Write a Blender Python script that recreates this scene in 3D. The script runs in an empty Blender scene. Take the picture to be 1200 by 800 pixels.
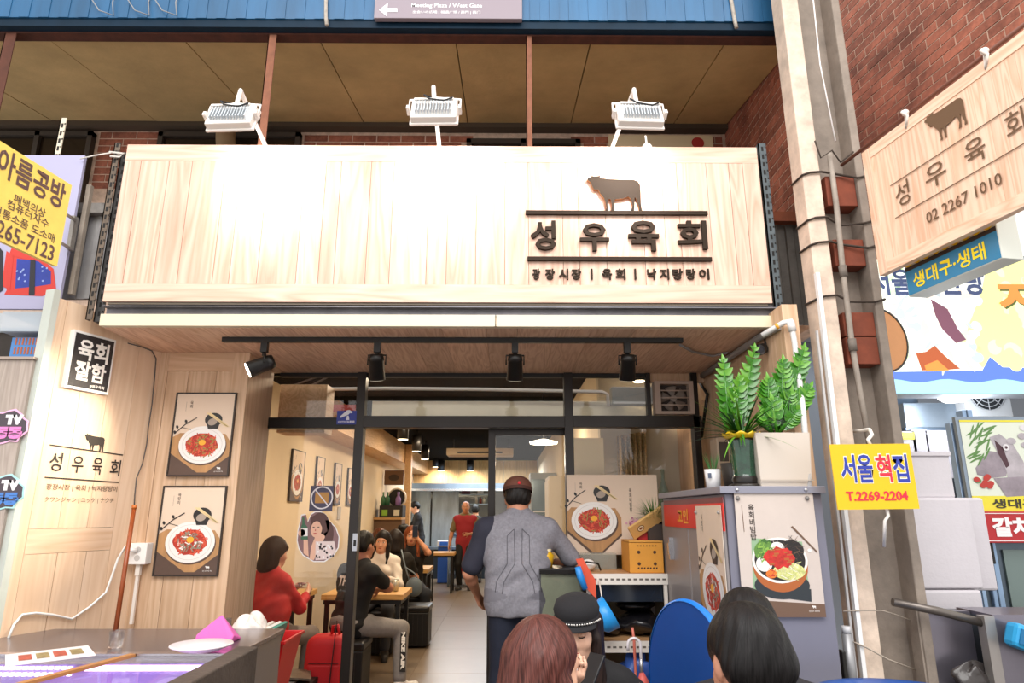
import bpy, math, random
import numpy as np
from mathutils import Vector, Matrix
R = math.radians
random.seed(7); np.random.seed(7)
SC = bpy.context.scene
COL = SC.collection
# ---------------------------------------------------------------- camera
CAM = Vector((0, 0, 1.5)); FPX = 775.0
PITCH = math.atan(200/775); YAW = R(-0.5)
cd = bpy.data.cameras.new('camera'); co = bpy.data.objects.new('camera', cd); COL.objects.link(co)
cd.lens = FPX/1200*36; cd.sensor_width = 36; cd.clip_end = 200
co.location = CAM; co.rotation_euler = (math.pi/2+PITCH, 0, YAW)
SC.camera = co
# ---------------------------------------------------------------- exposure
SC.view_settings.view_transform = 'Standard'; SC.view_settings.look = 'None'
SC.view_settings.exposure = 0.35; SC.view_settings.gamma = 1.0
SC.cycles.max_bounces = 7; SC.cycles.diffuse_bounces = 4; SC.cycles.glossy_bounces = 3
SC.cycles.transparent_max_bounces = 12; SC.cycles.transmission_bounces = 4
SC.cycles.caustics_reflective = False; SC.cycles.caustics_refractive = False
SC.cycles.sample_clamp_indirect = 4
# ---------------------------------------------------------------- daylight under the arcade
W = bpy.data.worlds.new('world'); SC.world = W; W.use_nodes = True
bg = W.node_tree.nodes['Background']; bg.inputs[0].default_value = (1.0, 0.975, 0.95, 1); bg.inputs[1].default_value = 1.12

def area(name, loc, rot, size, power, color=(1, 1, 1), sy=None, spread=None):
    l = bpy.data.lights.new(name, 'AREA'); l.energy = power; l.color = color; l.size = size
    if sy: l.shape = 'RECTANGLE'; l.size_y = sy
    if spread: l.spread = spread
    o = bpy.data.objects.new(name, l); COL.objects.link(o); o.location = loc; o.rotation_euler = rot
    return o
def spot(name, loc, target, power, color, angle=70, blend=.6, r=.04):
    l = bpy.data.lights.new(name, 'SPOT'); l.energy = power; l.color = color; l.spot_size = R(angle); l.spot_blend = blend
    l.shadow_soft_size = r
    o = bpy.data.objects.new(name, l); COL.objects.link(o); o.location = loc
    d = Vector(target)-Vector(loc); o.rotation_euler = d.to_track_quat('-Z', 'Y').to_euler()
    return o
def point(name, loc, power, color, r=.08):
    l = bpy.data.lights.new(name, 'POINT'); l.energy = power; l.color = color; l.shadow_soft_size = r
    o = bpy.data.objects.new(name, l); COL.objects.link(o); o.location = loc
    return o
# the arcade's skylight over the street
area('street_skylight', (0.3, -1.5, 6.2), (R(18), 0, 0), 7, 430, (1, .98, .96), 4)

# ---------------------------------------------------------------- pixel -> place helpers
_f = Vector((-math.sin(YAW)*math.cos(PITCH), math.cos(YAW)*math.cos(PITCH), math.sin(PITCH)))
_r = Vector((math.cos(YAW), math.sin(YAW), 0)); _u = _r.cross(_f)
def ray(px, py): return _f + _r*((px-600)/FPX) + _u*((400-py)/FPX)
def PY(px, py, Y): d = ray(px, py); return CAM + d*(Y/d.y)
def PZ(px, py, Z): d = ray(px, py); return CAM + d*((Z-1.5)/d.z)
def PX(px, py, X): d = ray(px, py); return CAM + d*(X/d.x)
def PPL(px, py, p0, n):
    d = ray(px, py); n = Vector(n); return CAM + d*((Vector(p0)-CAM).dot(n)/d.dot(n))

# ---------------------------------------------------------------- materials
_M = {}
def _new(name):
    m = bpy.data.materials.new(name); m.use_nodes = True
    return m, m.node_tree, m.node_tree.nodes['Principled BSDF']
def srgb(c):
    if isinstance(c, str):
        c = c.lstrip('#'); c = tuple(int(c[i:i+2], 16)/255 for i in (0, 2, 4))
    return tuple(((x+.055)/1.055)**2.4 if x > .04045 else x/12.92 for x in c[:3]) + (1,)
def mat(col, rough=.6, metal=0, noise=.0, nscale=8, bump=0, bscale=60, emit=0, alpha=1, trans=0, coat=0, spec=None, sc=(1, 1, 1), name=None, ecol=None):
    key = (str(col), rough, metal, noise, nscale, bump, bscale, emit, alpha, trans, coat, spec, sc, str(ecol))
    if key in _M: return _M[key]
    m, nt, b = _new(name or 'surface')
    c = srgb(col)
    b.inputs['Base Color'].default_value = c; b.inputs['Roughness'].default_value = rough; b.inputs['Metallic'].default_value = metal
    if spec is not None: b.inputs['Specular IOR Level'].default_value = spec
    if coat: b.inputs['Coat Weight'].default_value = coat; b.inputs['Coat Roughness'].default_value = .1
    if trans: b.inputs['Transmission Weight'].default_value = trans
    if alpha < 1: b.inputs['Alpha'].default_value = alpha
    if emit:
        b.inputs['Emission Color'].default_value = srgb(ecol) if ecol else c; b.inputs['Emission Strength'].default_value = emit
    if noise or bump:
        tc = nt.nodes.new('ShaderNodeTexCoord'); mp = nt.nodes.new('ShaderNodeMapping'); mp.inputs['Scale'].default_value = sc
        nt.links.new(tc.outputs['Object'], mp.inputs[0])
    if noise:
        n = nt.nodes.new('ShaderNodeTexNoise'); n.inputs['Scale'].default_value = nscale; n.inputs['Detail'].default_value = 6; n.inputs['Roughness'].default_value = .65
        nt.links.new(mp.outputs[0], n.inputs[0])
        cr = nt.nodes.new('ShaderNodeValToRGB'); cr.color_ramp.elements[0].position = .3; cr.color_ramp.elements[1].position = .7
        lo = tuple(x*(1-noise) for x in c[:3])+(1,); hi = tuple(min(1, x*(1+noise*.6)) for x in c[:3])+(1,)
        cr.color_ramp.elements[0].color = lo; cr.color_ramp.elements[1].color = hi
        nt.links.new(n.outputs[0], cr.inputs[0]); nt.links.new(cr.outputs[0], b.inputs['Base Color'])
    if bump:
        n2 = nt.nodes.new('ShaderNodeTexNoise'); n2.inputs['Scale'].default_value = bscale; n2.inputs['Detail'].default_value = 3
        nt.links.new(mp.outputs[0], n2.inputs[0])
        bp = nt.nodes.new('ShaderNodeBump'); bp.inputs['Strength'].default_value = bump; bp.inputs['Distance'].default_value = .01
        nt.links.new(n2.outputs[0], bp.inputs['Height']); nt.links.new(bp.outputs[0], b.inputs['Normal'])
    _M[key] = m
    return m
def wood(c1, c2, axis='z', scale=1.0, rough=.55, tint=.12, contrast=1.0, name='wood'):
    key = ('wood', c1, c2, axis, scale, rough, tint, contrast)
    if key in _M: return _M[key]
    m, nt, b = _new(name); N = nt.nodes.new; L = nt.links.new
    tc = N('ShaderNodeTexCoord'); oi = N('ShaderNodeObjectInfo')
    ad = N('ShaderNodeVectorMath'); ad.operation = 'ADD'
    ml = N('ShaderNodeMath'); ml.operation = 'MULTIPLY'; ml.inputs[1].default_value = 37.0
    L(oi.outputs['Random'], ml.inputs[0])
    L(tc.outputs['Object'], ad.inputs[0]); L(ml.outputs[0], ad.inputs[1])
    mp = N('ShaderNodeMapping'); s = {'x': (1.1, 14, 14), 'y': (14, 1.1, 14), 'z': (14, 14, 1.1)}[axis]
    mp.inputs['Scale'].default_value = tuple(k*scale for k in s)
    L(ad.outputs[0], mp.inputs[0])
    n1 = N('ShaderNodeTexNoise'); n1.inputs['Scale'].default_value = .9; n1.inputs['Detail'].default_value = 2; n1.inputs['Distortion'].default_value = .5
    L(mp.outputs[0], n1.inputs[0])
    m2 = N('ShaderNodeMath'); m2.operation = 'MULTIPLY'; m2.inputs[1].default_value = 9.0; L(n1.outputs[0], m2.inputs[0])
    fr = N('ShaderNodeMath'); fr.operation = 'PINGPONG'; fr.inputs[1].default_value = .5; L(m2.outputs[0], fr.inputs[0])
    n2 = N('ShaderNodeTexNoise'); n2.inputs['Scale'].default_value = 6; n2.inputs['Detail'].default_value = 5; L(mp.outputs[0], n2.inputs[0])
    mx = N('ShaderNodeMath'); mx.operation = 'MULTIPLY_ADD'; mx.inputs[1].default_value = .9*contrast; L(fr.outputs[0], mx.inputs[0])
    m3 = N('ShaderNodeMath'); m3.operation = 'MULTIPLY'; m3.inputs[1].default_value = .6; L(n2.outputs[0], m3.inputs[0]); L(m3.outputs[0], mx.inputs[2])
    cr = N('ShaderNodeValToRGB'); cr.color_ramp.elements[0].color = srgb(c2); cr.color_ramp.elements[1].color = srgb(c1)
    cr.color_ramp.elements[0].position = .12; cr.color_ramp.elements[1].position = .72
    L(mx.outputs[0], cr.inputs[0])
    hs = N('ShaderNodeHueSaturation'); L(cr.outputs[0], hs.inputs['Color'])
    mr = N('ShaderNodeMapRange'); mr.inputs['To Min'].default_value = 1-tint; mr.inputs['To Max'].default_value = 1+tint*.6
    L(oi.outputs['Random'], mr.inputs[0]); L(mr.outputs[0], hs.inputs['Value'])
    L(hs.outputs[0], b.inputs['Base Color']); b.inputs['Roughness'].default_value = rough
    bp = N('ShaderNodeBump'); bp.inputs['Strength'].default_value = .12; bp.inputs['Distance'].default_value = .004
    L(mx.outputs[0], bp.inputs['Height']); L(bp.outputs[0], b.inputs['Normal'])
    _M[key] = m
    return m
def tinted(col, var=.25, rough=.8, noise=.25, nscale=25, bump=.3):
    "a colour that differs a little from object to object (bricks)"
    key = ('tint', str(col), var, rough, noise)
    if key in _M: return _M[key]
    m = mat(col, rough, noise=noise, nscale=nscale, bump=bump, bscale=90, name='brickwork').copy()
    nt = m.node_tree; b = nt.nodes['Principled BSDF']; lk = b.inputs['Base Color'].links[0]; src = lk.from_socket
    oi = nt.nodes.new('ShaderNodeObjectInfo'); mr = nt.nodes.new('ShaderNodeMapRange'); hs = nt.nodes.new('ShaderNodeHueSaturation')
    mr.inputs['To Min'].default_value = 1-var; mr.inputs['To Max'].default_value = 1+var
    nt.links.new(oi.outputs['Random'], mr.inputs[0]); nt.links.new(mr.outputs[0], hs.inputs['Value'])
    nt.links.new(src, hs.inputs['Color'])
    if var > .1:                                              # soot and dust that lies across many bricks
        ge = nt.nodes.new('ShaderNodeNewGeometry'); nz = nt.nodes.new('ShaderNodeTexNoise'); nz.inputs['Scale'].default_value = 3.2; nz.inputs['Detail'].default_value = 9; nz.inputs['Roughness'].default_value = .75
        nt.links.new(ge.outputs['Position'], nz.inputs[0]); cr = nt.nodes.new('ShaderNodeValToRGB'); cr.color_ramp.elements[0].position = .40; cr.color_ramp.elements[1].position = .56
        cr.color_ramp.elements[0].color = (.42, .40, .40, 1); cr.color_ramp.elements[1].color = (1, 1, 1, 1); nt.links.new(nz.outputs[0], cr.inputs[0])
        mx = nt.nodes.new('ShaderNodeMix'); mx.data_type = 'RGBA'; mx.blend_type = 'MULTIPLY'; mx.inputs[0].default_value = .8
        nt.links.new(hs.outputs[0], mx.inputs[6]); nt.links.new(cr.outputs[0], mx.inputs[7]); nt.links.new(mx.outputs[2], b.inputs['Base Color'])
    else: nt.links.new(hs.outputs[0], b.inputs['Base Color'])
    _M[key] = m
    return m
def glass(tint='#ffffff', refl=.10, opac=.04):
    key = ('glass', tint, refl, opac)
    if key in _M: return _M[key]
    m, nt, b = _new('glass'); N = nt.nodes.new; L = nt.links.new
    out = nt.nodes['Material Output']
    tr = N('ShaderNodeBsdfTransparent'); tr.inputs[0].default_value = srgb(tint)
    gl = N('ShaderNodeBsdfGlossy'); gl.inputs['Roughness'].default_value = .02; gl.inputs[0].default_value = (1, 1, 1, 1)
    fz = N('ShaderNodeFresnel'); fz.inputs[0].default_value = 1.45
    ma = N('ShaderNodeMath'); ma.operation = 'MULTIPLY_ADD'; ma.inputs[1].default_value = min(1, refl*10); ma.inputs[2].default_value = 0.0
    L(fz.outputs[0], ma.inputs[0])
    mx = N('ShaderNodeMixShader'); L(ma.outputs[0], mx.inputs[0]); L(tr.outputs[0], mx.inputs[1]); L(gl.outputs[0], mx.inputs[2])
    L(mx.outputs[0], out.inputs[0])
    _M[key] = m
    return m

# ---------------------------------------------------------------- objects
WM = {}                                                        # world matrix of every empty
def setp(o, label=None, cat=None, group=None, kind=None):
    if label: o['label'] = label
    if cat: o['category'] = cat
    if group: o['group'] = group
    if kind: o['kind'] = kind
    return o
def thing(name, loc, label=None, cat=None, group=None, rz=0, kind=None, rot=None, parent=None):
    o = bpy.data.objects.new(name, None); COL.objects.link(o); o.empty_display_size = .1
    o.location = Vector(loc); o.rotation_euler = rot or (0, 0, rz)
    m = Matrix.Translation(Vector(loc)) @ o.rotation_euler.to_matrix().to_4x4()
    if parent: o.parent = parent; o.matrix_parent_inverse = WM[parent].inverted()
    WM[o] = m
    return setp(o, label, cat, group, kind)
class MB:
    def __init__(s): s.v = []; s.f = []; s.m = []; s.sm = []
    def add(s, vs, fs, mi=0, smooth=False, M=None):
        o = len(s.v)
        if M is not None: vs = [M @ Vector(v) for v in vs]
        s.v += [tuple(v) for v in vs]; s.f += [tuple(i+o for i in f) for f in fs]
        s.m += [mi]*len(fs); s.sm += [smooth]*len(fs); return s
    def box(s, x0, x1, y0, y1, z0, z1, mi=0, M=None):
        if x0 > x1: x0, x1 = x1, x0
        if y0 > y1: y0, y1 = y1, y0
        if z0 > z1: z0, z1 = z1, z0
        vs = [(x, y, z) for x in (x0, x1) for y in (y0, y1) for z in (z0, z1)]
        return s.add(vs, [(0, 1, 3, 2), (4, 6, 7, 5), (0, 4, 5, 1), (2, 3, 7, 6), (0, 2, 6, 4), (1, 5, 7, 3)], mi, False, M)
    def bar(s, p0, p1, w, h, mi=0, up=(0, 0, 1)):
        p0, p1 = Vector(p0), Vector(p1); d = (p1-p0).normalized(); a = d.cross(Vector(up))
        if a.length < 1e-4: a = d.cross(Vector((0, 1, 0)))
        a.normalize(); b = d.cross(a).normalized()
        vs = [p+a*(w/2*i)+b*(h/2*j) for p in (p0, p1) for i, j in ((-1, -1), (1, -1), (1, 1), (-1, 1))]
        return s.add(vs, [(0, 1, 2, 3), (7, 6, 5, 4), (0, 4, 5, 1), (1, 5, 6, 2), (2, 6, 7, 3), (3, 7, 4, 0)], mi)
    def tube(s, pts, r, n=10, mi=0, cap=True):
        pts = [Vector(p) for p in pts]; rs = r if isinstance(r, (list, tuple)) else [r]*len(pts)
        o = []; vs = []; fs = []; ref = None
        for i, p in enumerate(pts):
            t = (pts[min(i+1, len(pts)-1)]-pts[max(i-1, 0)]).normalized()
            if ref is None:
                ref = t.orthogonal().normalized()
            ref = (ref - t*ref.dot(t)); ref = ref.normalized() if ref.length > 1e-6 else t.orthogonal().normalized()
            b = t.cross(ref)
            for k in range(n):
                a = 2*math.pi*k/n; vs.append(p+(ref*math.cos(a)+b*math.sin(a))*rs[i])
        for i in range(len(pts)-1):
            for k in range(n): fs.append((i*n+k, i*n+(k+1) % n, (i+1)*n+(k+1) % n, (i+1)*n+k))
        s.add(vs, fs, mi, True)
        if cap:
            q = len(s.v)-len(vs)
            for base, rev in ((0, True), ((len(pts)-1)*n, False)):
                f = [q+base+k for k in range(n)]
                s.f.append(tuple(reversed(f)) if rev else tuple(f)); s.m.append(mi); s.sm.append(False)
        return s
    def cyl(s, p0, p1, r0, r1=None, n=20, mi=0): return s.tube([p0, p1], [r0, r0 if r1 is None else r1], n, mi)
    def lathe(s, prof, c=(0, 0, 0), n=28, mi=0, M=None, mis=None):
        c = Vector(c); vs = []; 
        for r, z in prof:
            for k in range(n):
                a = 2*math.pi*k/n; vs.append((c.x+r*math.cos(a), c.y+r*math.sin(a), c.z+z))
        for i in range(len(prof)-1):
            fs = [(i*n+k, i*n+(k+1) % n, (i+1)*n+(k+1) % n, (i+1)*n+k) for k in range(n)]
            if i == 0: s.add(vs, fs, (mis[i] if mis else mi), True, M); o = len(s.v)-len(vs)
            else:
                s.f += [tuple(j+o for j in f) for f in fs]; s.m += [(mis[i] if mis else mi)]*n; s.sm += [True]*n
        return s
    def prism(s, poly, y0, y1, mi=0, mi2=None, M=None):
        "poly in (x, z); extruded from y0 (front) to y1 (back)"
        n = len(poly); a = sum(poly[i][0]*poly[(i+1) % n][1]-poly[(i+1) % n][0]*poly[i][1] for i in range(n))
        if a < 0: poly = poly[::-1]
        vs = [(x, y0, z) for x, z in poly]+[(x, y1, z) for x, z in poly]
        s.add(vs, [tuple(range(n)), tuple(range(2*n-1, n-1, -1))], mi, False, M)
        o = len(s.v)-2*n
        for i in range(n):
            j = (i+1) % n; s.f.append((o+j, o+i, o+n+i, o+n+j)); s.m.append(mi if mi2 is None else mi2); s.sm.append(False)
        return s
    def flat(s, poly, y, mi=0, M=None):
        n = len(poly); a = sum(poly[i][0]*poly[(i+1) % n][1]-poly[(i+1) % n][0]*poly[i][1] for i in range(n))
        if a < 0: poly = poly[::-1]
        return s.add([(x, y, z) for x, z in poly], [tuple(range(n))], mi, False, M)
    def disc(s, cx, cz, rx, rz, y, mi=0, n=28, rot=0, M=None):
        c, q = math.cos(rot), math.sin(rot)
        return s.flat([(cx+c*rx*math.cos(2*math.pi*k/n)-q*rz*math.sin(2*math.pi*k/n), cz+q*rx*math.cos(2*math.pi*k/n)+c*rz*math.sin(2*math.pi*k/n)) for k in range(n)], y, mi, M)
    def ell(s, c, r, mi=0, n=16, m=10, M=None, Rm=None):
        c = Vector(c); vs = [];
        if not isinstance(r, (list, tuple)): r = (r, r, r)
        for i in range(m+1):
            th = math.pi*i/m
            for k in range(n):
                ph = 2*math.pi*k/n
                p = Vector((r[0]*math.sin(th)*math.cos(ph), r[1]*math.sin(th)*math.sin(ph), r[2]*math.cos(th)))
                if Rm is not None: p = Rm @ p
                vs.append(c+p)
        fs = [(i*n+k, (i+1)*n+k, (i+1)*n+(k+1) % n, i*n+(k+1) % n) for i in range(m) for k in range(n)]
        return s.add(vs, fs, mi, True, M)
    def grid(s, fn, nu, nv, mi=0, smooth=True, M=None):
        vs = [fn(i/nu, j/nv) for i in range(nu+1) for j in range(nv+1)]
        fs = [(i*(nv+1)+j, (i+1)*(nv+1)+j, (i+1)*(nv+1)+j+1, i*(nv+1)+j+1) for i in range(nu) for j in range(nv)]
        return s.add(vs, fs, mi, smooth, M)
    def text(s, body, cx, cz, w=None, h=None, y=-.001, mi=0, bold=0.0, ext=0, M=None, rot=0, space=1.0, leading=1.0):
        me = text_mesh(body, bold, ext, space, leading)
        xs = [v[0] for v in me[0]]; ys = [v[1] for v in me[0]]
        if not xs: return s
        x0, x1, y0, y1 = min(xs), max(xs), min(ys), max(ys)
        sx = w/(x1-x0) if w else None; sy = h/(y1-y0) if h else None
        sx = sx or sy; sy = sy or sx
        c, q = math.cos(rot), math.sin(rot); out = []
        for v in me[0]:
            a, b = (v[0]-(x0+x1)/2)*sx, (v[1]-(y0+y1)/2)*sy
            out.append((cx+c*a-q*b, y-v[2]*1.0, cz+q*a+c*b))
        return s.add(out, me[1], mi, False, M)
    def build(s, name, mats, parent=None, local=False, origin=None, bevel=0, solid=0, sub=0):
        me = bpy.data.meshes.new(name); me.from_pydata(s.v, [], s.f)
        if not isinstance(mats, (list, tuple)): mats = [mats]
        for m in mats: me.materials.append(m)
        me.polygons.foreach_set('material_index', [min(i, len(mats)-1) for i in s.m]); me.polygons.foreach_set('use_smooth', s.sm)
        o = bpy.data.objects.new(name, me); COL.objects.link(o)
        if parent is not None:
            o.parent = parent
            if parent not in WM and parent.type == 'MESH': WM[parent] = Matrix.Translation(parent.location) if parent.parent is None else WM.get(parent.parent, Matrix())
            if not local: me.transform(WM[parent].inverted())
            WM[o] = WM[parent]
        else:
            c = Vector(origin) if origin is not None else Vector((0, 0, 0))
            if origin is None and s.v:
                a = np.array(s.v); c = Vector(((a[:, 0].min()+a[:, 0].max())/2, (a[:, 1].min()+a[:, 1].max())/2, a[:, 2].min()))
            me.transform(Matrix.Translation(-c)); o.location = c; WM[o] = Matrix.Translation(c)
        me.update()
        if bevel:
            b = o.modifiers.new('b', 'BEVEL'); b.width = bevel; b.segments = 2; b.limit_method = 'ANGLE'
        if solid: q = o.modifiers.new('s', 'SOLIDIFY'); q.thickness = solid; q.offset = 0
        if sub: q = o.modifiers.new('s', 'SUBSURF'); q.levels = sub; q.render_levels = sub
        return o
_T = {}
def text_mesh(body, bold, ext, space, leading):
    k = (body, bold, ext, space, leading)
    if k not in _T:
        c = bpy.data.curves.new('t', 'FONT'); c.body = body; c.offset = bold; c.extrude = ext; c.resolution_u = 2
        c.space_character = space; c.space_line = leading; c.align_x = 'CENTER'
        o = bpy.data.objects.new('t', c); me = bpy.data.meshes.new_from_object(o)
        _T[k] = ([tuple(v.co) for v in me.vertices], [tuple(p.vertices) for p in me.polygons])
        bpy.data.objects.remove(o); bpy.data.meshes.remove(me); bpy.data.curves.remove(c)
    return _T[k]
def copy_thing(o, loc=None, label=None, rz=None, parent=None):
    c = o.copy(); COL.objects.link(c)
    if parent is not None: c.parent = parent
    if loc is not None: c.location = loc
    if rz is not None: c.rotation_euler.z = rz
    if label: c['label'] = label
    for ch in o.children: copy_thing(ch, parent=c)
    WM[c] = WM[o]
    return c
COW = [(428,130),(432,118),(450,115),(455,100),(462,108),(488,106),(503,103),(500,118),(520,120),(560,125),(640,128),(690,128),(712,138),(724,160),(724,230),(722,270),(727,322),(708,322),(712,300),(700,250),(690,232),(688,270),(686,300),(682,322),(664,322),(676,285),(668,245),(655,232),(620,245),(580,248),(575,270),(572,320),(556,320),(560,290),(556,250),(545,245),(538,280),(540,318),(524,318),(530,300),(525,265),(518,240),(500,215),(488,190),(465,188),(455,170),(448,145)]
def cow(cx, z0, w):
    s = w/299.0
    return [(cx+(x-577.5)*s, z0+(322-y)*s) for x, y in COW]
BLACK = mat('#15120f', .45); 
# ================================================================ SETTING
FRONT = wood('#e6c6b2', '#cd9c84', 'z', .55, .6, .12, .8)
FRONTX = wood('#e6c6b2', '#cd9c84', 'x', .55, .6, .08, .8)
PALE = wood('#e0bf9f', '#c49c78', 'z', .6, .6, .10, .8)
PALEY = wood('#dbb591', '#bf9168', 'y', 1.0, .6, .10, .9)
PALEX = wood('#e0bf9f', '#c49c78', 'x', .6, .6, .08, .8)
BRICK = tinted('#a8654f', .22); MORTAR = mat('#d0b4a0', .9, noise=.35, nscale=14, bump=.4)
def planks(parent, z0, z1, x0, x1, y, th, m, widths, M=None, name='plank', gap=.0026, axis='x', jit=.0008):
    "upright boards side by side, each an object"
    x = x0; i = 0
    while x < x1-.01:
        w = min(widths[i % len(widths)], x1-x)
        if x1-(x+w) < .03: w = x1-x
        mb = MB(); j = random.uniform(0, jit); mb.box(x+gap/2, x+w-gap/2, y-th-j, y, z0, z1, M=M)
        mb.build(name, m, parent, local=(M is None and False))
        x += w; i += 1
# --- street and shop floor
MB().box(-6, 8, -3.5, 4.55, -.1, 0).build('floor_street', mat('#6f6a66', .7, noise=.3, nscale=3, bump=.2)).__setitem__('kind', 'structure')
fl = thing('floor_shop', (-.5, 4.6, 0), kind='structure')
MB().box(-2.45, 1.4, 4.55, 17.6, -.1, -.004).build('tile_bed', mat('#6d5f52', .9), fl)
TILE = tinted('#84725f', .05, .28, .10, 2, .02)
tm = None
for i in range(4):
    for j in range(11):
        x0 = -2.35+i*.75 - .05; y0 = 4.6+j*1.18
        mb = MB(); mb.box(x0+.002, x0+.748, y0+.002, y0+1.178, -.02, 0); mb.build('floor_tile', TILE, fl)
# --- shop walls
CREAM = mat('#e6d2b4', .8, noise=.04, nscale=2)
MB().box(-2.5, -2.38, 4.6, 17.5, 0, 2.85).build('wall_left', CREAM)['kind'] = 'structure'
MB().box(.80, .92, 5.65, 17.5, 0, 2.85).build('wall_right', mat('#d8c7a8', .8, noise=.05, nscale=2))['kind'] = 'structure'
MB().box(-2.5, .92, 17.5, 17.6, 0, 2.85).build('wall_back', mat('#8b8f92', .5))['kind'] = 'structure'
bw = thing('wall_kitchen_cladding', (-.6, 17.3, 2.0), kind='structure')
KW = wood('#e3bd82', '#c99a60', 'z', .8, .5, .1)
for i in range(11): MB().box(-2.38+i*.29, -2.38+i*.29+.286, 17.36, 17.4, 2.07, 2.8).build('plank', KW, bw)
MB().box(-2.5, .92, 4.9, 17.6, 2.8, 2.9).build('ceiling_shop', mat('#0a0908', .95, spec=.05))['kind'] = 'structure'
MB().box(.78, 1.42, 5.5, 5.62, 0, 2.7).build('wall_partition', mat('#b3a893', .8, noise=.05, nscale=2))['kind'] = 'structure'
MB().box(1.42, 1.5, 3.25, 5.62, 0, 2.54).build('wall_entry_right', PALE)['kind'] = 'structure'
t = thing('trim_1', (-2.1, 9, 2.44), kind='structure')
SOF = wood('#dcb384', '#c29463', 'y', .8, .5, .05)
MB().box(-2.38, -2.0, 7.9, 17.3, 2.44, 2.8).build('beam_casing', SOF, t)
MB().box(-1.64, -1.30, 4.75, 4.95, 2.05, 2.4).build('lintel_casing', SOF, t)
# --- poster wall, its return, angled left wall
pw = thing('wall_poster', (-1.85, 4.0, 0), kind='structure')
MB().box(-2.3, -1.665, 4.02, 4.62, 0, 2.46).build('core', PALE, pw)
planks(pw, 0, 2.34, -2.08, -1.68, 4.02, .02, PALE, [.13, .17, .10])
MB().box(-2.2, -2.08, 3.995, 4.02, 0, 2.456).build('plank', PALE, pw)
MB().box(-1.68, -1.585, 3.995, 4.02, 0, 2.456).build('plank', PALE, pw)
MB().box(-2.079, -1.681, 3.996, 4.02, 2.342, 2.456).build('plank', PALEX, pw)
Mret = Matrix.Translation((-1.587, 4.0, 0)) @ Matrix.Rotation(math.atan2(.6, -.06), 4, 'Z')
for a, b in ((.022, .2), (.202, .4), (.402, .62)): MB().box(a, b, .0, .018, 0, 2.456, M=Mret).build('plank', PALE, pw)
A0 = Vector((-2.372, 3.36, 0)); A1 = Vector((-2.13, 4.0, 0)); AD = (A1-A0).normalized(); AL = (A1-A0).length
ANG = math.atan2(AD.y, AD.x)
PALE_ = PALE; PALE = wood('#efd2b6', '#dfbc9a', 'z', .5, .6, .05, .6); PALEX_ = PALEX; PALEX = wood('#efd2b6', '#d6ad88', 'x', .5, .6, .05, .8)
lw = thing('wall_side', A0, kind='structure', rz=ANG)                 # local x runs into the shop, -y faces the camera side
for w0, w1, z0, z1, m in ((0.0, .05, 0, 2.60, PALE), (.05, .20, 1.42, 2.60, PALE), (.20, .36, 1.42, 2.58, PALE), (.36, .52, 1.42, 2.56, PALE), (.05, .52, 1.30, 1.418, PALEX),
                       (.05, .22, 0, 1.298, PALE), (.222, .38, 0, 1.298, PALE), (.382, .52, 0, 1.298, PALE), (.52, AL, 0, 2.5, PALE)):
    MB().box(w0+.001, w1-.001, -.001*random.random(), .02, z0, z1).build('plank', m, lw, local=True)
MB().box(-.035, 0, -.006, .06, 0, 2.64).build('edge_trim', mat('#c9cfc6', .5, noise=.05), lw, local=True)
PALE = PALE_; PALEX = PALEX_
# --- soffit of boards over the entrance
so = thing('ceiling_soffit', (-.3, 3.45, 2.456), kind='structure')
x = -2.16; i = 0
SOFB = wood('#e8c6aa', '#c79c7c', 'y', 1.0, .6, .12, 1.0)
while x < 1.5:
    w = [.19, .24, .17, .21][i % 4]; MB().box(x+.001, min(x+w, 1.5)-.001, 3.43, 4.62, 2.456+.001*random.random(), 2.476).build('plank', SOFB, so); x += w; i += 1
# --- front strip and grey steel channel under the sign
t = thing('awning_edge', (-.3, 3.42, 2.455), 'long cream metal edge strip with grey steel channel under the wooden sign', 'awning edge')
MB().box(-2.16, -.06, 3.39, 3.43, 2.457, 2.522).build('strip', mat('#ddd2b6', .45), t, bevel=.002)
MB().box(-.055, 1.56, 3.39, 3.43, 2.457, 2.522).build('strip', mat('#ddd2b6', .45), t, bevel=.002)
STEEL = mat('#77757a', .45, .6, noise=.3, nscale=5)
MB().box(-2.15, 1.56, 3.42, 3.46, 2.524, 2.56).box(-2.15, 1.56, 3.38, 3.46, 2.56, 2.566).build('channel', STEEL, t)
MB().box(-2.1, 1.5, 3.45, 3.5, 2.566, 2.60).build('rail', mat('#4c4a4c', .5, .5), t)
# --- upper storey: brick, dark windows, plywood ceiling
ub = thing('wall_upper', (0, 5.02, 3.3), kind='structure')
MB().box(-4.6, 2.0, 5.03, 5.12, 2.9, 4.9).build('mortar', MORTAR, ub)
def brick_run(parent, M, u0, u1, z0, z1, skip=lambda u, z: False, bw_=.196, bh=.057, dp=.004):
    me = None; n = 0; z = z0; row = 0
    while z+bh < z1:
        u = u0-(.1 if row % 2 else 0)
        while u < u1:
            if not skip(u+bw_/2, z):
                a, b = max(u, u0), min(u+bw_, u1)
                if b-a > .03:
                    if b-a > bw_-.001 and me is not None:
                        o = bpy.data.objects.new('brick', me); COL.objects.link(o)
                    else:
                        mb = MB(); mb.box(0, b-a, -dp, .02, 0, bh); me2 = mb.build('brick', BRICK, parent, local=True); o = me2
                        if b-a > bw_-.001: me = o.data
                    o.parent = parent; o.matrix_basis = M @ Matrix.Translation((a, random.uniform(-.0015, .0015), z))
                    n += 1
            u += bw_+.010
        z += bh+.010; row += 1
    return n
PI_ = WM[ub].inverted()
n1 = brick_run(ub, PI_ @ Matrix.Translation((0, 5.03, 0)), -1.72, 1.84, 4.28, 4.66, skip=lambda u, z: (-.36 < u < .62 and z > 4.2))
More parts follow.
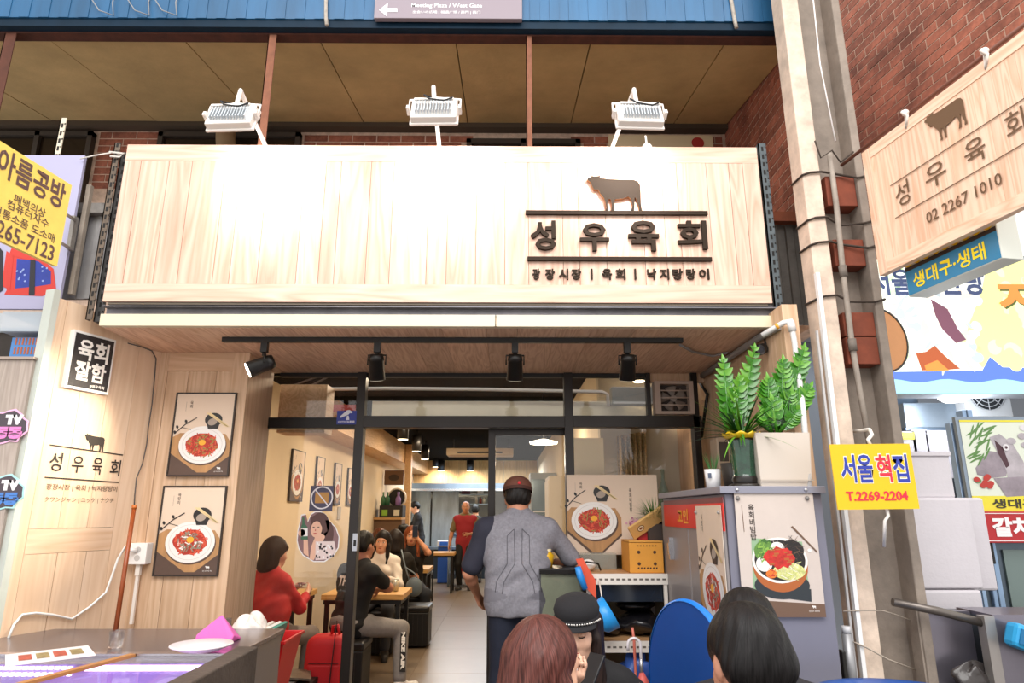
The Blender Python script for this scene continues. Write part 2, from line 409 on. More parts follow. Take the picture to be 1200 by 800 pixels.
n1 += brick_run(ub, PI_ @ Matrix.Translation((0, 5.03, 0)), -3.45, -2.95, 4.1, 4.66)
def upper_window(n, x0, x1, z0, z1):
    t = thing('window_%d' % n, ((x0+x1)/2, 5.0, z0), kind='structure')
    F = mat('#3b332c', .6)
    mb = MB(); mb.box(x0, x1, 4.97, 5.03, z1-.04, z1).box(x0, x1, 4.97, 5.03, z0, z0+.04).box(x0, x0+.04, 4.97, 5.03, z0, z1).box(x1-.04, x1, 4.97, 5.03, z0, z1).box((x0+x1)/2-.02, (x0+x1)/2+.02, 4.97, 5.03, z0, z1)
    mb.build('window_frame', F, t)
    for a, b in ((x0+.04, (x0+x1)/2-.02), ((x0+x1)/2+.02, x1-.04)): MB().box(a, b, 5.0, 5.012, z0+.04, z1-.04).build('pane', mat('#241b14', .2, spec=.6), t)
upper_window(1, -2.93, -1.74, 3.55, 4.60); upper_window(2, -.34, .62, 3.9, 4.55); upper_window(3, -4.4, -3.48, 3.55, 4.6)
uc = thing('ceiling_upper', (0, 3.57, 4.43), kind='structure')
SH = Matrix(); sl = math.atan((4.685-4.42)/(5.0-3.57))
CE = mat('#c6aa78', .85, noise=.22, nscale=2.2, bump=.15, bscale=40, name='plywood')
Mc = Matrix.Translation((0, 3.57, 4.42)) @ Matrix.Rotation(sl, 4, 'X')
xs = [-4.6, -3.81, -2.94, -2.075, -1.205, -.33, .54, 1.41, 1.86]
for a, b in zip(xs[:-1], xs[1:]): MB().box(a+.004, b-.004, 0, 1.48, random.uniform(0, .004), .03, M=Mc).build('plywood_sheet', CE, uc)
MB().box(-4.6, 1.86, 0, 1.48, .03, .05, M=Mc).build('backing', mat('#2c2118', .9), uc)
MB().box(-4.6, 2.0, 4.93, 5.02, 4.63, 4.70).build('edge_batten', mat('#4a3d30', .8), uc)
# side brick wall behind the sign, and the big leaning-away brick wall on the right
sb = thing('wall_alcove_side', (1.86, 4.2, 3.2), kind='structure')
MB().box(1.87, 1.97, 3.5, 5.1, 2.6, 4.9).build('mortar', MORTAR, sb)
Mb = Matrix.Translation((1.87, 5.02, 0)) @ Matrix.Rotation(R(-90), 4, 'Z')
brick_run(sb, WM[sb].inverted() @ Mb, 0, 1.5, 3.05, 4.72)
rw = thing('wall_brick_right', (2.55, 3.6, 3.0), kind='structure')
B0 = PY(1075, 58, 3.75); bd = Vector((-math.sin(R(9.6)), math.cos(R(9.6)), 0))
P0 = B0+bd*1.6; ang = math.atan2(-bd.y, -bd.x)
Mw = Matrix.Translation((P0.x, P0.y, 0)) @ Matrix.Rotation(ang, 4, 'Z')
mb = MB(); mb.box(0, 3.6, .0, .1, 3.14, 5.9, M=Mw); mb.build('mortar', MORTAR, rw)
brick_run(rw, WM[rw].inverted() @ Mw, 0.75, 2.75, 3.16, 5.75)
# dark back of the neighbouring stalls so nothing is open to the sky
MB().box(-7, -2.5, 5.1, 5.2, 0, 4.9).build('wall_behind_left', mat('#3a3430', .8, noise=.3, nscale=2))['kind'] = 'structure'
# --- blue fascia beam across the top
t = thing('fascia_beam', (0, 3.5, 4.38), 'blue painted metal fascia beam with rusty lower edge across the top', 'beam')
BLUE = mat('#225c86', .4, noise=.35, nscale=3, sc=(1, 1, .15))
mb = MB()
for k in range(0, 110): 
    x0 = -4.6+k*.06; mb.box(x0, x0+.0595, 3.44-(.004 if k % 2 else 0), 3.47, 4.425, 5.0)
mb.build('cladding', BLUE, t)
MB().box(-4.6, 2.02, 3.45, 3.56, 4.372, 4.424).build('lower_flange', mat('#0d2638', .6, noise=.2, spec=.2), t)
MB().box(-4.6, 2.02, 3.5, 3.575, 4.361, 4.371).build('rusty_edge', mat('#4f281b', .9, noise=.4, nscale=12), t)
for a in (380, 858):
    p = PY(a, 20, 3.43); MB().tube([(p.x-.01, 3.425, 4.9), (p.x, 3.425, 4.6), (p.x+.012, 3.425, 4.42), (p.x+.02, 3.43, 4.37)], .012, 6).build('sealed_joint', mat('#b7aea3', .9, noise=.4, nscale=20), t)
mb = MB()
for px, dx in ((108, 0), (150, .0), (182, .0)):
    p = PY(px, 0, 3.42); q = PY(px+25, 18, 3.42)
    mb.tube([p, PY(px+8, 12, 3.41), q, PY(px+24, 3, 3.42), PY(px+30, -20, 3.42)], .004, 5)
setp(mb.build('loose_cable', mat('#8e8f92', .7)), 'thin grey cable loops dangling in front of the blue fascia, left end', 'cable')
# direction sign on the fascia
a, b = PY(438, 21, 3.40), PY(612, 21, 3.40)
t = thing('direction_sign', ((a.x+b.x)/2, 3.40, a.z), 'grey direction sign with white arrow reading Meeting Plaza / West Gate', 'sign')
hw = (b.x-a.x)/2
MB().box(-hw, hw, 0, .035, 0, .42).build('sign_panel', mat('#8c8089', .5), t, local=True, bevel=.003)
mb = MB()
x0 = -hw+.03
mb.prism([(x0+.0, .055), (x0+.05, .105), (x0+.05, .068), (x0+.11, .068), (x0+.11, .042), (x0+.05, .042), (x0+.05, .01)], -.003, 0)
mb.text('Meeting Plaza / West Gate', -.01, .088, w=.43, y=-.002, bold=.01)
mb.text('出会いの広場 | 相遇广场 / 西門 | 西门', -.01, .042, w=.41, h=.024, y=-.002)
mb.build('lettering', mat('#f4f2f2', .5), t, local=True)
# rust coloured angle posts and the grey ones beside the sign
RUST = mat('#875640', .85, noise=.35, nscale=9)
def post(px0, py0, px1, py1, Y, w, m, label, name='angle_post', holes=False, ztop=None, zbot=None):
    a, b = PY(px0, py0, Y), PY(px1, py1, Y); xx = (a.x+b.x)/2
    z1 = ztop or a.z; z0 = zbot or b.z
    t = thing(name, (xx, Y, z0), label, 'post')
    mb = MB(); mb.box(xx-w/2, xx+w/2, Y, Y+.006, z0, z1).box(xx-w/2, xx-w/2+.006, Y, Y+w, z0, z1); mb.build('angle_iron', m, t)
    if holes:
        mb = MB(); z = z0+.03
        while z < z1-.02:
            mb.box(xx-.006, xx+.006, Y-.001, Y, z, z+.028); mb.box(xx+w*.3, xx+w*.3+.008, Y-.001, Y, z+.02, z+.03); z += .05
        mb.build('slot', mat('#1d1a18', .8), t)['kind'] = 'stuff'
    return t
post(317, 36, 309, 168, 3.5, .05, RUST, 'rust coloured angle post rising from sign top, left of middle', ztop=4.36, zbot=3.5)
post(620, 50, 620, 170, 3.5, .035, RUST, 'thin rust coloured post rising behind the sign, right of centre floodlight', ztop=4.36, zbot=3.5)
post(12, 36, 0, 100, 3.5, .07, mat('#5a3325', .85, noise=.3), 'dark rusty post at the far left under the blue beam', ztop=4.36, zbot=3.3)
GALV = mat('#8c8782', .6, .4, noise=.35, nscale=14)
post(133, 175, 108, 372, 3.42, .035, mat('#6e6053', .7, .2, noise=.4, nscale=20), 'brown weathered slotted angle post left of wooden sign', holes=True, ztop=3.56, zbot=2.5)
post(143, 175, 120, 372, 3.46, .05, mat('#5d5b5a', .6, .4, noise=.3, nscale=20), 'dark grey slotted angle post tight against the left end of sign', holes=True, ztop=3.52, zbot=2.5)
post(893, 165, 912, 360, 3.43, .045, mat('#5f686c', .6, .3, noise=.4, nscale=16), 'blue grey slotted angle post at the right end of sign', holes=True, ztop=3.58, zbot=2.5)
post(73, 138, 68, 182, 3.46, .035, mat('#d8cdb8', .7, noise=.1), 'cream slotted angle sticking up behind the lavender board', holes=True, zbot=2.8)
setp(MB().cyl(PY(272, 170, 4.8)+Vector((0, 0, -.4)), PY(264, 108, 4.8)-Vector((0, 0, .03)), .075, n=16).build('drain_pipe', mat('#8d7558', .7, noise=.1)), 'fat brown vertical pipe below plywood ceiling behind left floodlight', 'pipe')
# grey metal shutter boxes either side behind the sign
t = thing('steel_shutter', (-2.3, 3.6, 2.4), 'grey ribbed metal sheet behind the slotted posts at left', 'shutter')
mb = MB()
for k in range(9): mb.box(-2.62+k*.05, -2.62+k*.05+.046, 3.56-(.008 if k % 2 else 0), 3.58, 2.66, 3.2)
mb.build('sheet', mat('#a5a3a3', .5, .3, noise=.15), t)
MB().box(-2.62, -2.1, 3.5, 3.56, 3.16, 3.22).build('top_rail', GALV, t)
MB().box(-2.41, -2.385, 3.47, 3.5, 2.66, 3.32).build('bracket', mat('#9b8f82', .7, noise=.3), t)
t = thing('steel_shutter', (1.6, 3.7, 2.4), 'weathered grey metal panel between sign end and concrete column', 'panel')
mb = MB()
for k in range(10): mb.box(1.42+k*.05, 1.42+k*.05+.044, 3.66-(.01 if k % 2 else 0), 3.68, 2.55, 3.2)
mb.build('sheet', mat('#75706a', .6, .3, noise=.4, nscale=6), t)
MB().box(1.40, 1.92, 3.6, 3.66, 3.17, 3.23).build('top_rail', mat('#8a4a30', .8, noise=.3), t)
# ================================================================ THE SHOP SIGN
SX0, SX1, SZ0, SZ1 = -2.165, 1.437, 2.594, 3.533
sg = thing('shop_sign', ((SX0+SX1)/2, 3.4, SZ0), 'wide pale wooden shop sign board with black bull emblem and lettering', 'sign')
MB().box(SX0+.01, SX1-.01, 3.41, 3.47, SZ0+.01, SZ1-.01).build('backing', mat('#c9a27c', .7), sg)
planks(sg, SZ0+.101, SZ1-.101, SX0+.091, SX1-.091, 3.41, .012, FRONT, [.16, .13, .19, .09, .15, .21, .12, .085, .17, .13, .2, .11, .16], name='board')
MB().box(SX0, SX1, 3.396, 3.41, SZ1-.1, SZ1).build('border_board', FRONTX, sg)
MB().box(SX0, SX1, 3.396, 3.41, SZ0, SZ0+.1).build('border_board', FRONTX, sg)
MB().box(SX0, SX0+.09, 3.396, 3.41, SZ0+.101, SZ1-.101).build('border_board', FRONT, sg)
MB().box(SX1-.09, SX1, 3.396, 3.41, SZ0+.101, SZ1-.101).build('border_board', FRONT, sg)
MB().box(SX0+.02, SX1-.02, 3.41, 3.47, SZ0-.012, SZ0-.001).build('underside_strip', mat('#8d8274', .6), sg)
INK = mat('#33281f', .7, 0, spec=.15)
def ctr(px, py, Y=3.385): p = PY(px, py, Y); return p.x, p.z
# bull
a = PY(689, 248, 3.385); b = PY(752, 248, 3.385)
mb = MB(); mb.prism(cow((a.x+b.x)/2, a.z-.002, b.x-a.x), 3.376, 3.400, 0, 1); mb.build('bull_emblem', [INK, mat('#c38b5e', .5)], sg)
for (x0, y0, x1) in ((616, 249, 829), (618, 303, 834)):
    a, b = PY(x0, y0, 3.385), PY(x1, y0, 3.385)
    MB().box(a.x, b.x, 3.378, 3.400, a.z-.011, a.z+.011).build('rule', INK, sg)
for ch, x0, x1, y0, y1 in (('성', 622, 651, 259, 293), ('우', 680, 713, 262, 294), ('육', 737, 771, 259, 294), ('회', 795, 827, 259, 292)):
    a, b = PY(x0, y1, 3.385), PY(x1, y0, 3.385)
    MB().text(ch, (a.x+b.x)/2, (a.z+b.z)/2, w=b.x-a.x, h=b.z-a.z, y=3.388, bold=.022, ext=.012).build('letter', INK, sg)
small = [('광', 624, 633), ('장', 639, 650), ('시', 655, 666), ('장', 670, 681), ('|', 693, 694.5), ('육', 706, 717), ('회', 722, 733), ('|', 744, 745.5), ('낙', 759, 769), ('지', 774, 784), ('탕', 789, 800), ('탕', 805, 815), ('이', 820, 831)]
for ch, x0, x1 in small:
    a, b = PY(x0, 327, 3.385), PY(x1, 314.5, 3.385)
    MB().text(ch, (a.x+b.x)/2, (a.z+b.z)/2, w=b.x-a.x, h=b.z-a.z, y=3.392, bold=.025, ext=.006).build('letter', INK, sg)
# ---------------------------------------------------------------- floodlights over the sign
WHITE = mat('#ece6e0', .4); CABLE = mat('#1a1a1c', .5)
def flood(hx, hy, tilt_px, basepx, apex, label, tgt, yaw=0):
    h = PY(hx, hy, 3.0); base = PY(basepx[0], basepx[1], 3.43); ap = PY(apex[0], apex[1], 3.08)
    t = thing('floodlight', base, label, 'lamp', 'floodlights over the wooden sign')
    mid = base.lerp(ap, .93)
    pts = [base+Vector((0, .02, -.05)), base, mid, ap+Vector((0, -.0, .005)), ap.lerp(h, .25)+Vector((0, 0, .0)), h+Vector((0, .02, .05))]
    mb = MB(); mb.tube(pts, .012, 10); mb.build('arm', WHITE, t)
    mb = MB(); mb.box(base.x-.03, base.x+.03, 3.41, 3.45, base.z-.02, base.z-.005); mb.build('base_plate', WHITE, t)
    # housing: seen from behind, its face looks down and back at the sign
    q = (Vector((tgt[0]*.25+h.x*.75, 3.42, h.z-.17))-h).to_track_quat('Y', 'Z').to_matrix().to_4x4()
    Mh = Matrix.Translation(h) @ q
    mb = MB(); Mh = Mh @ Matrix.Scale(1.12, 4); mb.box(-.105, .105, -.02, .02, -.065, .065, M=Mh)
    mb.box(-.112, .112, .012, .026, -.072, .072, M=Mh); hs_ = mb.build('housing', WHITE, t, bevel=.006)
    mb = MB()
    for k in range(13): mb.box(-.082+k*.0135, -.082+k*.0135+.004, -.042, -.02, -.045, .03, M=Mh)
    mb.build('fins', mat('#cfd6dc', .35, .4), hs_)
    mb = MB(); mb.box(-.09, .09, -.046, -.036, .030, .042, M=Mh).box(-.125, -.112, -.03, .01, -.012, .012, M=Mh).box(.112, .125, -.03, .01, -.012, .012, M=Mh); 
    mb.tube([Mh @ Vector(p) for p in ((-.118, 0, 0), (-.118, -.01, .075), (0, -.015, .085), (.118, -.01, .075), (.118, 0, 0))], .007, 6); mb.build('bracket', WHITE, t)
    MB().box(-.095, .095, .0265, .029, -.055, .055, M=Mh).build('lens', mat('#fff6e8', .3, emit=6), hs_)
    mb = MB(); mb.tube([Mh @ Vector(p) for p in ((0, -.02, .07), (-.045, -.055, .05), (-.02, -.06, .015), (.05, -.058, .0), (.085, -.05, .035))], .0045, 6); mb.build('cable', CABLE, t)
    spot('flood_beam', Mh @ Vector((0, .05, 0)), tgt, FL, (1, .96, .92), 125, .9, .05)
    return t
FL = 27
flood(272, 138, 0, (312, 172), (282, 107), 'left floodlight on bent white arm above the wooden sign', (-1.3, 3.42, 3.3))
flood(509, 131, 0, (515, 174), (508, 103), 'middle floodlight on white arm above the wooden sign', (-.32, 3.42, 3.3))
flood(749, 136, 0, (716, 176), (743, 106), 'right floodlight on bent white arm above the bull emblem', (.62, 3.42, 3.3))
b = PY(758, 170, 3.44)
mb = MB(); mb.tube([b, b+Vector((-.005, 0, .06))], .006, 6).ell(b+Vector((0, 0, -.02)), (.03, .03, .03)); setp(mb.build('cable_gland', WHITE), 'small white knob with thin rod on sign top under right floodlight', 'fixture')
a, b = PY(713, 158, 4.7), PY(836, 172, 4.7)
t = thing('wall_placard', ((a.x+b.x)/2, 4.7, b.z-.1), 'cream placard with red disc peeping over the sign right of right floodlight', 'sign')
MB().box(a.x, b.x, 4.7, 4.72, b.z-.3, a.z).build('board', mat('#cfbf9d', .6), t)
MB().disc(PY(818, 172, 4.7).x, a.z-.07, .05, .05, 4.696).build('print', mat('#a52c28', .6), t)
# wires tying the sign
mb = MB(); mb.tube([PY(94, 186, 3.38), PY(112, 182, 3.38), PY(130, 179, 3.40)], .004, 5).tube([PY(128, 178, 3.40), PY(146, 180, 3.40), PY(140, 184, 3.41), PY(129, 183, 3.40)], .006, 5)
setp(mb.build('tie_cord', mat('#d9d4cc', .8)), 'white cord tying lavender board to the slotted post', 'cord')
# ---------------------------------------------------------------- track with four spotlights
t = thing('track_rail', (-.3, 3.63, 2.43), 'long black lighting track under the wooden soffit', 'rail')
MB().box(-1.60, 1.0, 3.61, 3.645, 2.43, 2.455).build('rail', BLACK, t)
def track_spot(px, py, label, aim, lit=False):
    p = PZ(px, py, 2.36); p = Vector((p.x, 3.63, 2.30))
    t = thing('track_spotlight', (p.x, 3.63, 2.43), label, 'spotlight', 'black spotlights on the entrance track')
    MB().box(p.x-.018, p.x+.018, 3.612, 3.645, 2.37, 2.43).build('adapter', BLACK, t)
    d = (Vector(aim)-p).normalized(); side = d.cross(Vector((0, 0, 1))).normalized()
    mb = MB(); mb.tube([p+side*.05, p+side*.05+Vector((0, 0, .055)), p-side*.05+Vector((0, 0, .055)), p-side*.05], .005, 6); mb.cyl(p+Vector((0, 0, .05)), (p.x, 3.63, 2.37), .012); mb.build('yoke', BLACK, t)
    mb = MB(); a = p-d*.06; b = p+d*.085
    mb.tube([a-d*.001, a, a+d*.035, a+d*.036, b], [.02, .036, .044, .040, .047], 20); lb = mb.build('lamp_body', BLACK, t)
    MB().cyl(b-d*.002, b+d*.002, .041, n=20).build('lens', mat('#fff0d4', .3, emit=12 if lit else .6), lb)
    if lit: spot('track_beam', b+d*.01, aim, lit, (1, .86, .66), 75, .7, .04)
track_spot(325, 425, 'track spotlight tilted towards the left wood wall, leftmost', (-2.35, 3.2, 1.75), 80)
track_spot(450, 425, 'black track spotlight pointing down, second from left, beside the post', (-.72, 3.95, 1.4))
track_spot(603, 425, 'black track spotlight pointing down, third from left', (.03, 3.95, 1.4))
track_spot(728, 425, 'black track spotlight at the right, in front of grey box', (.66, 3.95, 1.4))
# ---------------------------------------------------------------- storefront frame and glass
FR = mat('#2b2522', .32, .35); sf = thing('storefront_frame', (-.1, 4.6, 0), 'dark metal shopfront frame with header beam, posts and glass panes', 'shopfront')
def bx(name, x0, x1, y0, y1, z0, z1, m, p, bev=.002): return MB().box(x0, x1, y0, y1, z0, z1).build(name, m, p, bevel=bev)
bx('post', -1.045, -.985, 4.57, 4.66, 0, 2.455, FR, sf); bx('post', .405, .465, 4.57, 4.66, 0, 2.455, FR, sf); bx('post', 1.30, 1.345, 4.57, 4.66, 0, 2.455, FR, sf)
bx('post', .985, 1.015, 4.58, 4.63, 2.15, 2.455, FR, sf)
bx('header_beam', -.985, .405, 4.56, 4.67, 2.065, 2.145, FR, sf); bx('header_beam', -1.69, -1.045, 4.575, 4.66, 2.06, 2.135, mat('#17120f', .4, .2), sf); bx('header_beam', .465, 1.36, 4.57, 4.66, 2.07, 2.15, FR, sf)
bx('top_rail', -1.6, 1.42, 4.6, 4.66, 2.43, 2.456, mat('#181412', .6), sf)
G = glass()
for a, b, c, d in ((-1.68, -1.045, 2.135, 2.43), (-.985, .405, 2.145, 2.43), (.465, .985, 2.15, 2.43), (-1.68, -1.045, .02, 2.06), (.465, 1.30, 1.10, 2.07)):
    MB().box(a, b, 4.61, 4.616, c, d).build('pane', G, sf)
sd = thing('sliding_door', (.15, 4.72, 0), 'dark framed glass sliding door panel pushed to the right behind the man', 'door')
bx('stile', -.125, -.075, 4.70, 4.74, 0, 2.10, FR, sd); bx('stile', .42, .46, 4.70, 4.74, 0, 2.10, FR, sd); bx('top_rail', -.075, .42, 4.70, 4.74, 2.03, 2.10, FR, sd); bx('bottom_rail', -.075, .42, 4.70, 4.74, 0, .12, FR, sd)
MB().box(-.075, .42, 4.717, 4.723, .12, 2.03).build('pane', G, sd)
t = thing('door_handle_plate', (-1.0, 4.55, 1.28), 'small grey lock plate on the left storefront post', 'lock')
p = PY(416, 636, 4.56); MB().box(p.x-.015, p.x+.015, 4.552, 4.57, p.z-.05, p.z+.06).build('plate', mat('#b9bcc4', .4, .6), t)
MB().box(p.x-.008, p.x+.008, 4.549, 4.552, p.z-.02, p.z+.02).build('keyhole', BLACK, t)
# blue camera sticker
a, b = PY(394, 497, 4.565), PY(418, 481, 4.565)
t = thing('camera_sticker', ((a.x+b.x)/2, 4.57, a.z), 'blue square security camera sticker on the dark header beam', 'sticker')
w, h = (b.x-a.x)/2, b.z-a.z
MB().box(-w, w, -.002, .003, 0, h).build('sticker_base', mat('#2a3a9c', .4), t, local=True)
mb = MB(); mb.prism([(-.045, .055), (-.04, .045), (.012, .068), (.03, .09), (.02, .1), (-.0, .098)], -.004, -.002).prism([(-.002, .03), (.02, .03), (.014, .06), (.002, .06)], -.004, -.002).disc(.03, .085, .010, .008, -.0041)
mb.text('CCTV 녹화중', 0, .018, w=w*1.7, h=.016, y=-.003, bold=.03); mb.build('print', mat('#eef0fa', .5), t, local=True)
# exhaust fan in its box, top right of the front
t = thing('exhaust_fan', (1.16, 4.55, 2.15), 'square white exhaust fan behind bars at the top right of shopfront', 'fan')
WF = mat('#b9a597', .6)
mb = MB(); mb.box(1.03, 1.30, 4.52, 4.6, 2.365, 2.385).box(1.03, 1.30, 4.52, 4.6, 2.155, 2.175).box(1.03, 1.07, 4.52, 4.6, 2.175, 2.365).box(1.27, 1.30, 4.52, 4.6, 2.175, 2.365); mb.build('housing', WF, t)
MB().box(1.07, 1.27, 4.59, 4.6, 2.175, 2.365).build('back_plate', mat('#463c36', .7), t)
hub = MB().cyl((1.17, 4.56, 2.27), (1.17, 4.59, 2.27), .022).build('hub', mat('#a79a90', .5), t)
for k in range(5):
    a = 2*math.pi*k/5+.5; mb = MB(); c = Vector((1.17, 4.575, 2.27))
    mb.grid(lambda u, v: c+Vector((math.cos(a+v*.9-.45)*(.015+u*.075), .012*(v-.5), math.sin(a+v*.9-.45)*(.015+u*.075))), 4, 4); mb.build('blade', mat('#8d8178', .5), hub, solid=.002)
for z in (2.22, 2.27, 2.32): MB().cyl((1.06, 4.535, z), (1.28, 4.535, z), .005, n=8).build('guard_bar', WF, t)
bx('surround_board', 1.02, 1.40, 4.595, 4.62, 2.388, 2.455, PALE, t)
# ---------------------------------------------------------------- behind the transom: pipes, duct, box
def thing1(mb, name, m, label, cat, group=None, **k): return setp(mb.build(name, m, **k), label, cat, group)
mb = MB(); mb.tube([PY(352, 452, 5.05), PY(356, 478, 5.05)], .014, 8).tube([PY(354, 456, 5.05), PY(452, 455, 5.05), PY(560, 456, 5.05), PY(706, 459, 5.05), PY(712, 462, 5.05), PY(713, 476, 5.05)], .014, 8)
thing1(mb, 'ceiling_pipe', mat('#d8d3ca', .5), 'white pipe running along the ceiling behind the transom glass', 'pipe')
z0, z1 = PY(600, 488, 5.15).z, PY(600, 470, 5.15).z
thing1(MB().box(-1.05, 1.2, 5.15, 5.4, z0, z1), 'ceiling_duct', mat('#ddd3b4', .6, noise=.08), 'cream duct casing behind the transom glass', 'duct')
a, b = PY(717, 474, 5.05), PY(765, 453, 5.05)
t = thing('wall_air_conditioner', ((a.x+b.x)/2, 5.05, a.z), 'grey wall air conditioner behind transom at right', 'air conditioner')
MB().box(a.x, b.x, 5.05, 5.14, a.z, b.z).build('casing', mat('#8f928e', .5), t, bevel=.008); MB().box(a.x+.01, b.x-.01, 5.03, 5.05, a.z+.005, a.z+.02).build('louver', mat('#bcbdb8', .5), t)
mb = MB(); mb.bar(PY(345, 462, 4.8), PY(385, 441, 4.8), .02, .01).bar(PY(335, 455, 4.8), PY(375, 440, 4.8), .02, .01)
thing1(mb, 'loose_cable_bundle', mat('#5a4a3e', .7), 'brown strap cables under the ceiling at top left behind glass', 'cable')
thing1(MB().box(PY(347, 480, 5.1).x, PY(420, 480, 5.1).x, 5.1, 5.13, PY(400, 482, 5.1).z, PY(400, 474, 5.1).z), 'red_notice_strip', mat('#a03a32', .6), 'dull red strip behind transom, left of the post', 'sign')

# ---------------------------------------------------------------- posters of raw beef plates
C_PLATE = mat('#ece7e2', .35); C_BG = mat('#e3cbb4', .55, noise=.03, nscale=2); C_BRD = mat('#b98a5a', .55, noise=.2, nscale=6, sc=(6, 1, 1)); C_DK = mat('#5b453a', .5, noise=.15, nscale=4)
C_RED = mat('#b8321f', .5, noise=.45, nscale=60); C_RED2 = mat('#d8563a', .5); C_YOLK = mat('#f0a92a', .35); C_BOWL = mat('#221c1a', .35); C_STICK = mat('#ead09c', .5); C_TXT = mat('#4a3c33', .6)
C_GREEN = mat('#8a8a42', .5); C_GREY = mat('#8f8a76', .5, noise=.5, nscale=80); C_RIM = mat('#cfc6c0', .4); C_MUT = mat('#a8988a', .6)
PM = [C_BG, C_BRD, C_DK, C_PLATE, C_RED, C_RED2, C_YOLK, C_BOWL, C_STICK, C_TXT, C_GREEN, C_GREY, C_RIM, C_MUT]
def dish_art(mb, w, h, y, variant=0, M=None, text='육회', k=1.0, cx=None, land=False, seed=1):
    "flat printed picture; origin bottom centre, width w, height h"
    rnd = random.Random(seed); e = .0004*k; Y = lambda n: y-e*n
    mb.flat([(-w/2, 0), (w/2, 0), (w/2, h), (-w/2, h)], Y(0), 0, M)
    s = h if not land else h*1.15; pw_ = w if not land else w*.62; ox = 0 if cx is None else cx
    # dark foot and wooden board
    if not land: mb.flat([(-w/2, 0), (w/2, 0), (w/2, h*.25), (w*.1, h*.34), (-w/2, h*.36)], Y(1), 2, M)
    B = [(-.5, .46), (-.38, .51), (.40, .50), (.5, .40), (.5, .23), (.14, .03), (-.02, .03), (-.5, .26)]
    mb.flat([(max(-w/2, min(w/2, ox+a*pw_)), b*s) for a, b in B], Y(2), 1, M)
    mb.flat([(max(-w/2, min(w/2, ox+a*pw_)), b*s) for a, b in ((-.5, .26), (-.02, .03), (.14, .03), (.5, .23), (.5, .20), (.14, .005), (-.04, .005), (-.5, .23))], Y(3), 2, M)
    px, pz, pr = ox+.02*pw_, .365*s, .40*pw_; pz2 = pr*.80
    mb.disc(px+.01*w, pz-.02*s, pr*1.02, pz2*1.0, Y(3.5), 2, 36, 0, M)
    mb.disc(px, pz, pr, pz2, Y(4), 3, 40, 0, M); mb.disc(px, pz, pr*.86, pz2*.86, Y(5), 12, 36, 0, M); mb.disc(px, pz, pr*.84, pz2*.84, Y(5.5), 3, 36, 0, M)
    mb.flat([(px+pr*(.68+.05*math.sin(i*5.3))*math.cos(i*.2618), pz+pz2*(.62+.04*math.sin(i*3.1))*math.sin(i*.2618)) for i in range(24)], Y(6), 4, M)
    for i in range(120):
        a = rnd.uniform(0, 6.28); r = pr*.66*math.sqrt(rnd.random()); c = (px+r*math.cos(a), pz+r*.76*math.sin(a)); q = rnd.uniform(0, 3.14); L = pr*.09; T = pr*.02
        col = rnd.choice([5, 5, 4, 10] if variant == 0 else [5, 11, 11, 11, 3])
        if variant and r > pr*.5: col = 5
        mb.flat([(c[0]+L*math.cos(q)-T*math.sin(q), c[1]+L*math.sin(q)+T*math.cos(q)), (c[0]-L*math.cos(q)-T*math.sin(q), c[1]-L*math.sin(q)+T*math.cos(q)), (c[0]-L*math.cos(q)+T*math.sin(q), c[1]-L*math.sin(q)-T*math.cos(q)), (c[0]+L*math.cos(q)+T*math.sin(q), c[1]+L*math.sin(q)-T*math.cos(q))], Y(7+i*.02), col, M)
    mb.disc(px, pz+pz2*.12, pr*.15, pz2*.15, Y(10), 6, 20, 0, M)
    bx_, bz = ox+.17*pw_, .675*s; br = .15*pw_
    mb.flat([(bx_-br*.9, bz), (bx_+br*.9, bz), (bx_+br*.55, bz-br*1.05), (bx_-br*.55, bz-br*1.05)], Y(5), 7, M); mb.disc(bx_, bz, br, br*.8, Y(6), 7, 24, 0, M); mb.disc(bx_-br*.1, bz-br*.25, br*.55, br*.4, Y(6.5), 13, 20, .3, M)
    for d in (0, br*.28):
        mb.flat([(bx_-br*.9+d, bz+br*.75), (bx_-br*.75+d, bz+br*.85), (bx_+br*1.7+d*.6, bz-br*.75), (bx_+br*1.55+d*.6, bz-br*.85)], Y(8), 8, M)
    for (a, b, c, d) in ((-.48, .50, -.3, .62), (-.3, .62, -.12, .70), (-.36, .58, -.2, .55)):
        x0, z0, x1, z1 = ox+a*pw_, b*s, ox+c*pw_, d*s; n = pw_*.006
        mb.flat([(x0-n, z0+n), (x0+n, z0-n), (x1+n, z1-n), (x1-n, z1+n)], Y(6), 7, M)
    for a, b in ((-.44, .585), (-.3, .655), (-.47, .52)): mb.disc(ox+a*pw_, b*s, pw_*.022, s*.022, Y(7), 7, 10, .5, M)
    mb.text('\n'.join(text), -w*.24 if not land else ox-.2*pw_, h*.865, w=w*.05 if not land else w*.03, h=h*.045*len(text), y=Y(2), mi=9, bold=.01, M=M)
    xq = -w*.33 if not land else ox-.3*pw_; mb.flat([(xq-.001, h*.78), (xq+.001, h*.78), (xq+.001, h*.90), (xq-.001, h*.90)], Y(2), 13, M)
    if not land:
        mb.flat(cow(w*.34, h*.06, w*.07), Y(4), 3, M); mb.text('성우육회', w*.34, h*.042, w=w*.15, h=h*.014, y=Y(4), mi=3, M=M)
FRM = mat('#2a1f19', .45)
def framed_poster(name, M, w, h, label, variant, text, seed, th=.018, frame=FRM, cat='poster', group=None, loc=None):
    t = thing(name, M.translation, label, cat, group, rot=M.to_euler())
    mb = MB(); f = .008
    for a in ((-w/2, w/2, 0, f), (-w/2, w/2, h-f, h), (-w/2, -w/2+f, f, h-f), (w/2-f, w/2, f, h-f)): mb.box(a[0], a[1], -th, 0, a[2], a[3])
    mb.build('frame', frame, t, local=True)
    mb = MB(); dish_art(mb, w-2*f, h-2*f, 0, variant, Matrix.Translation((0, -th+.006, f)), text, seed=seed); mb.build('print', PM, t, local=True)
    return t
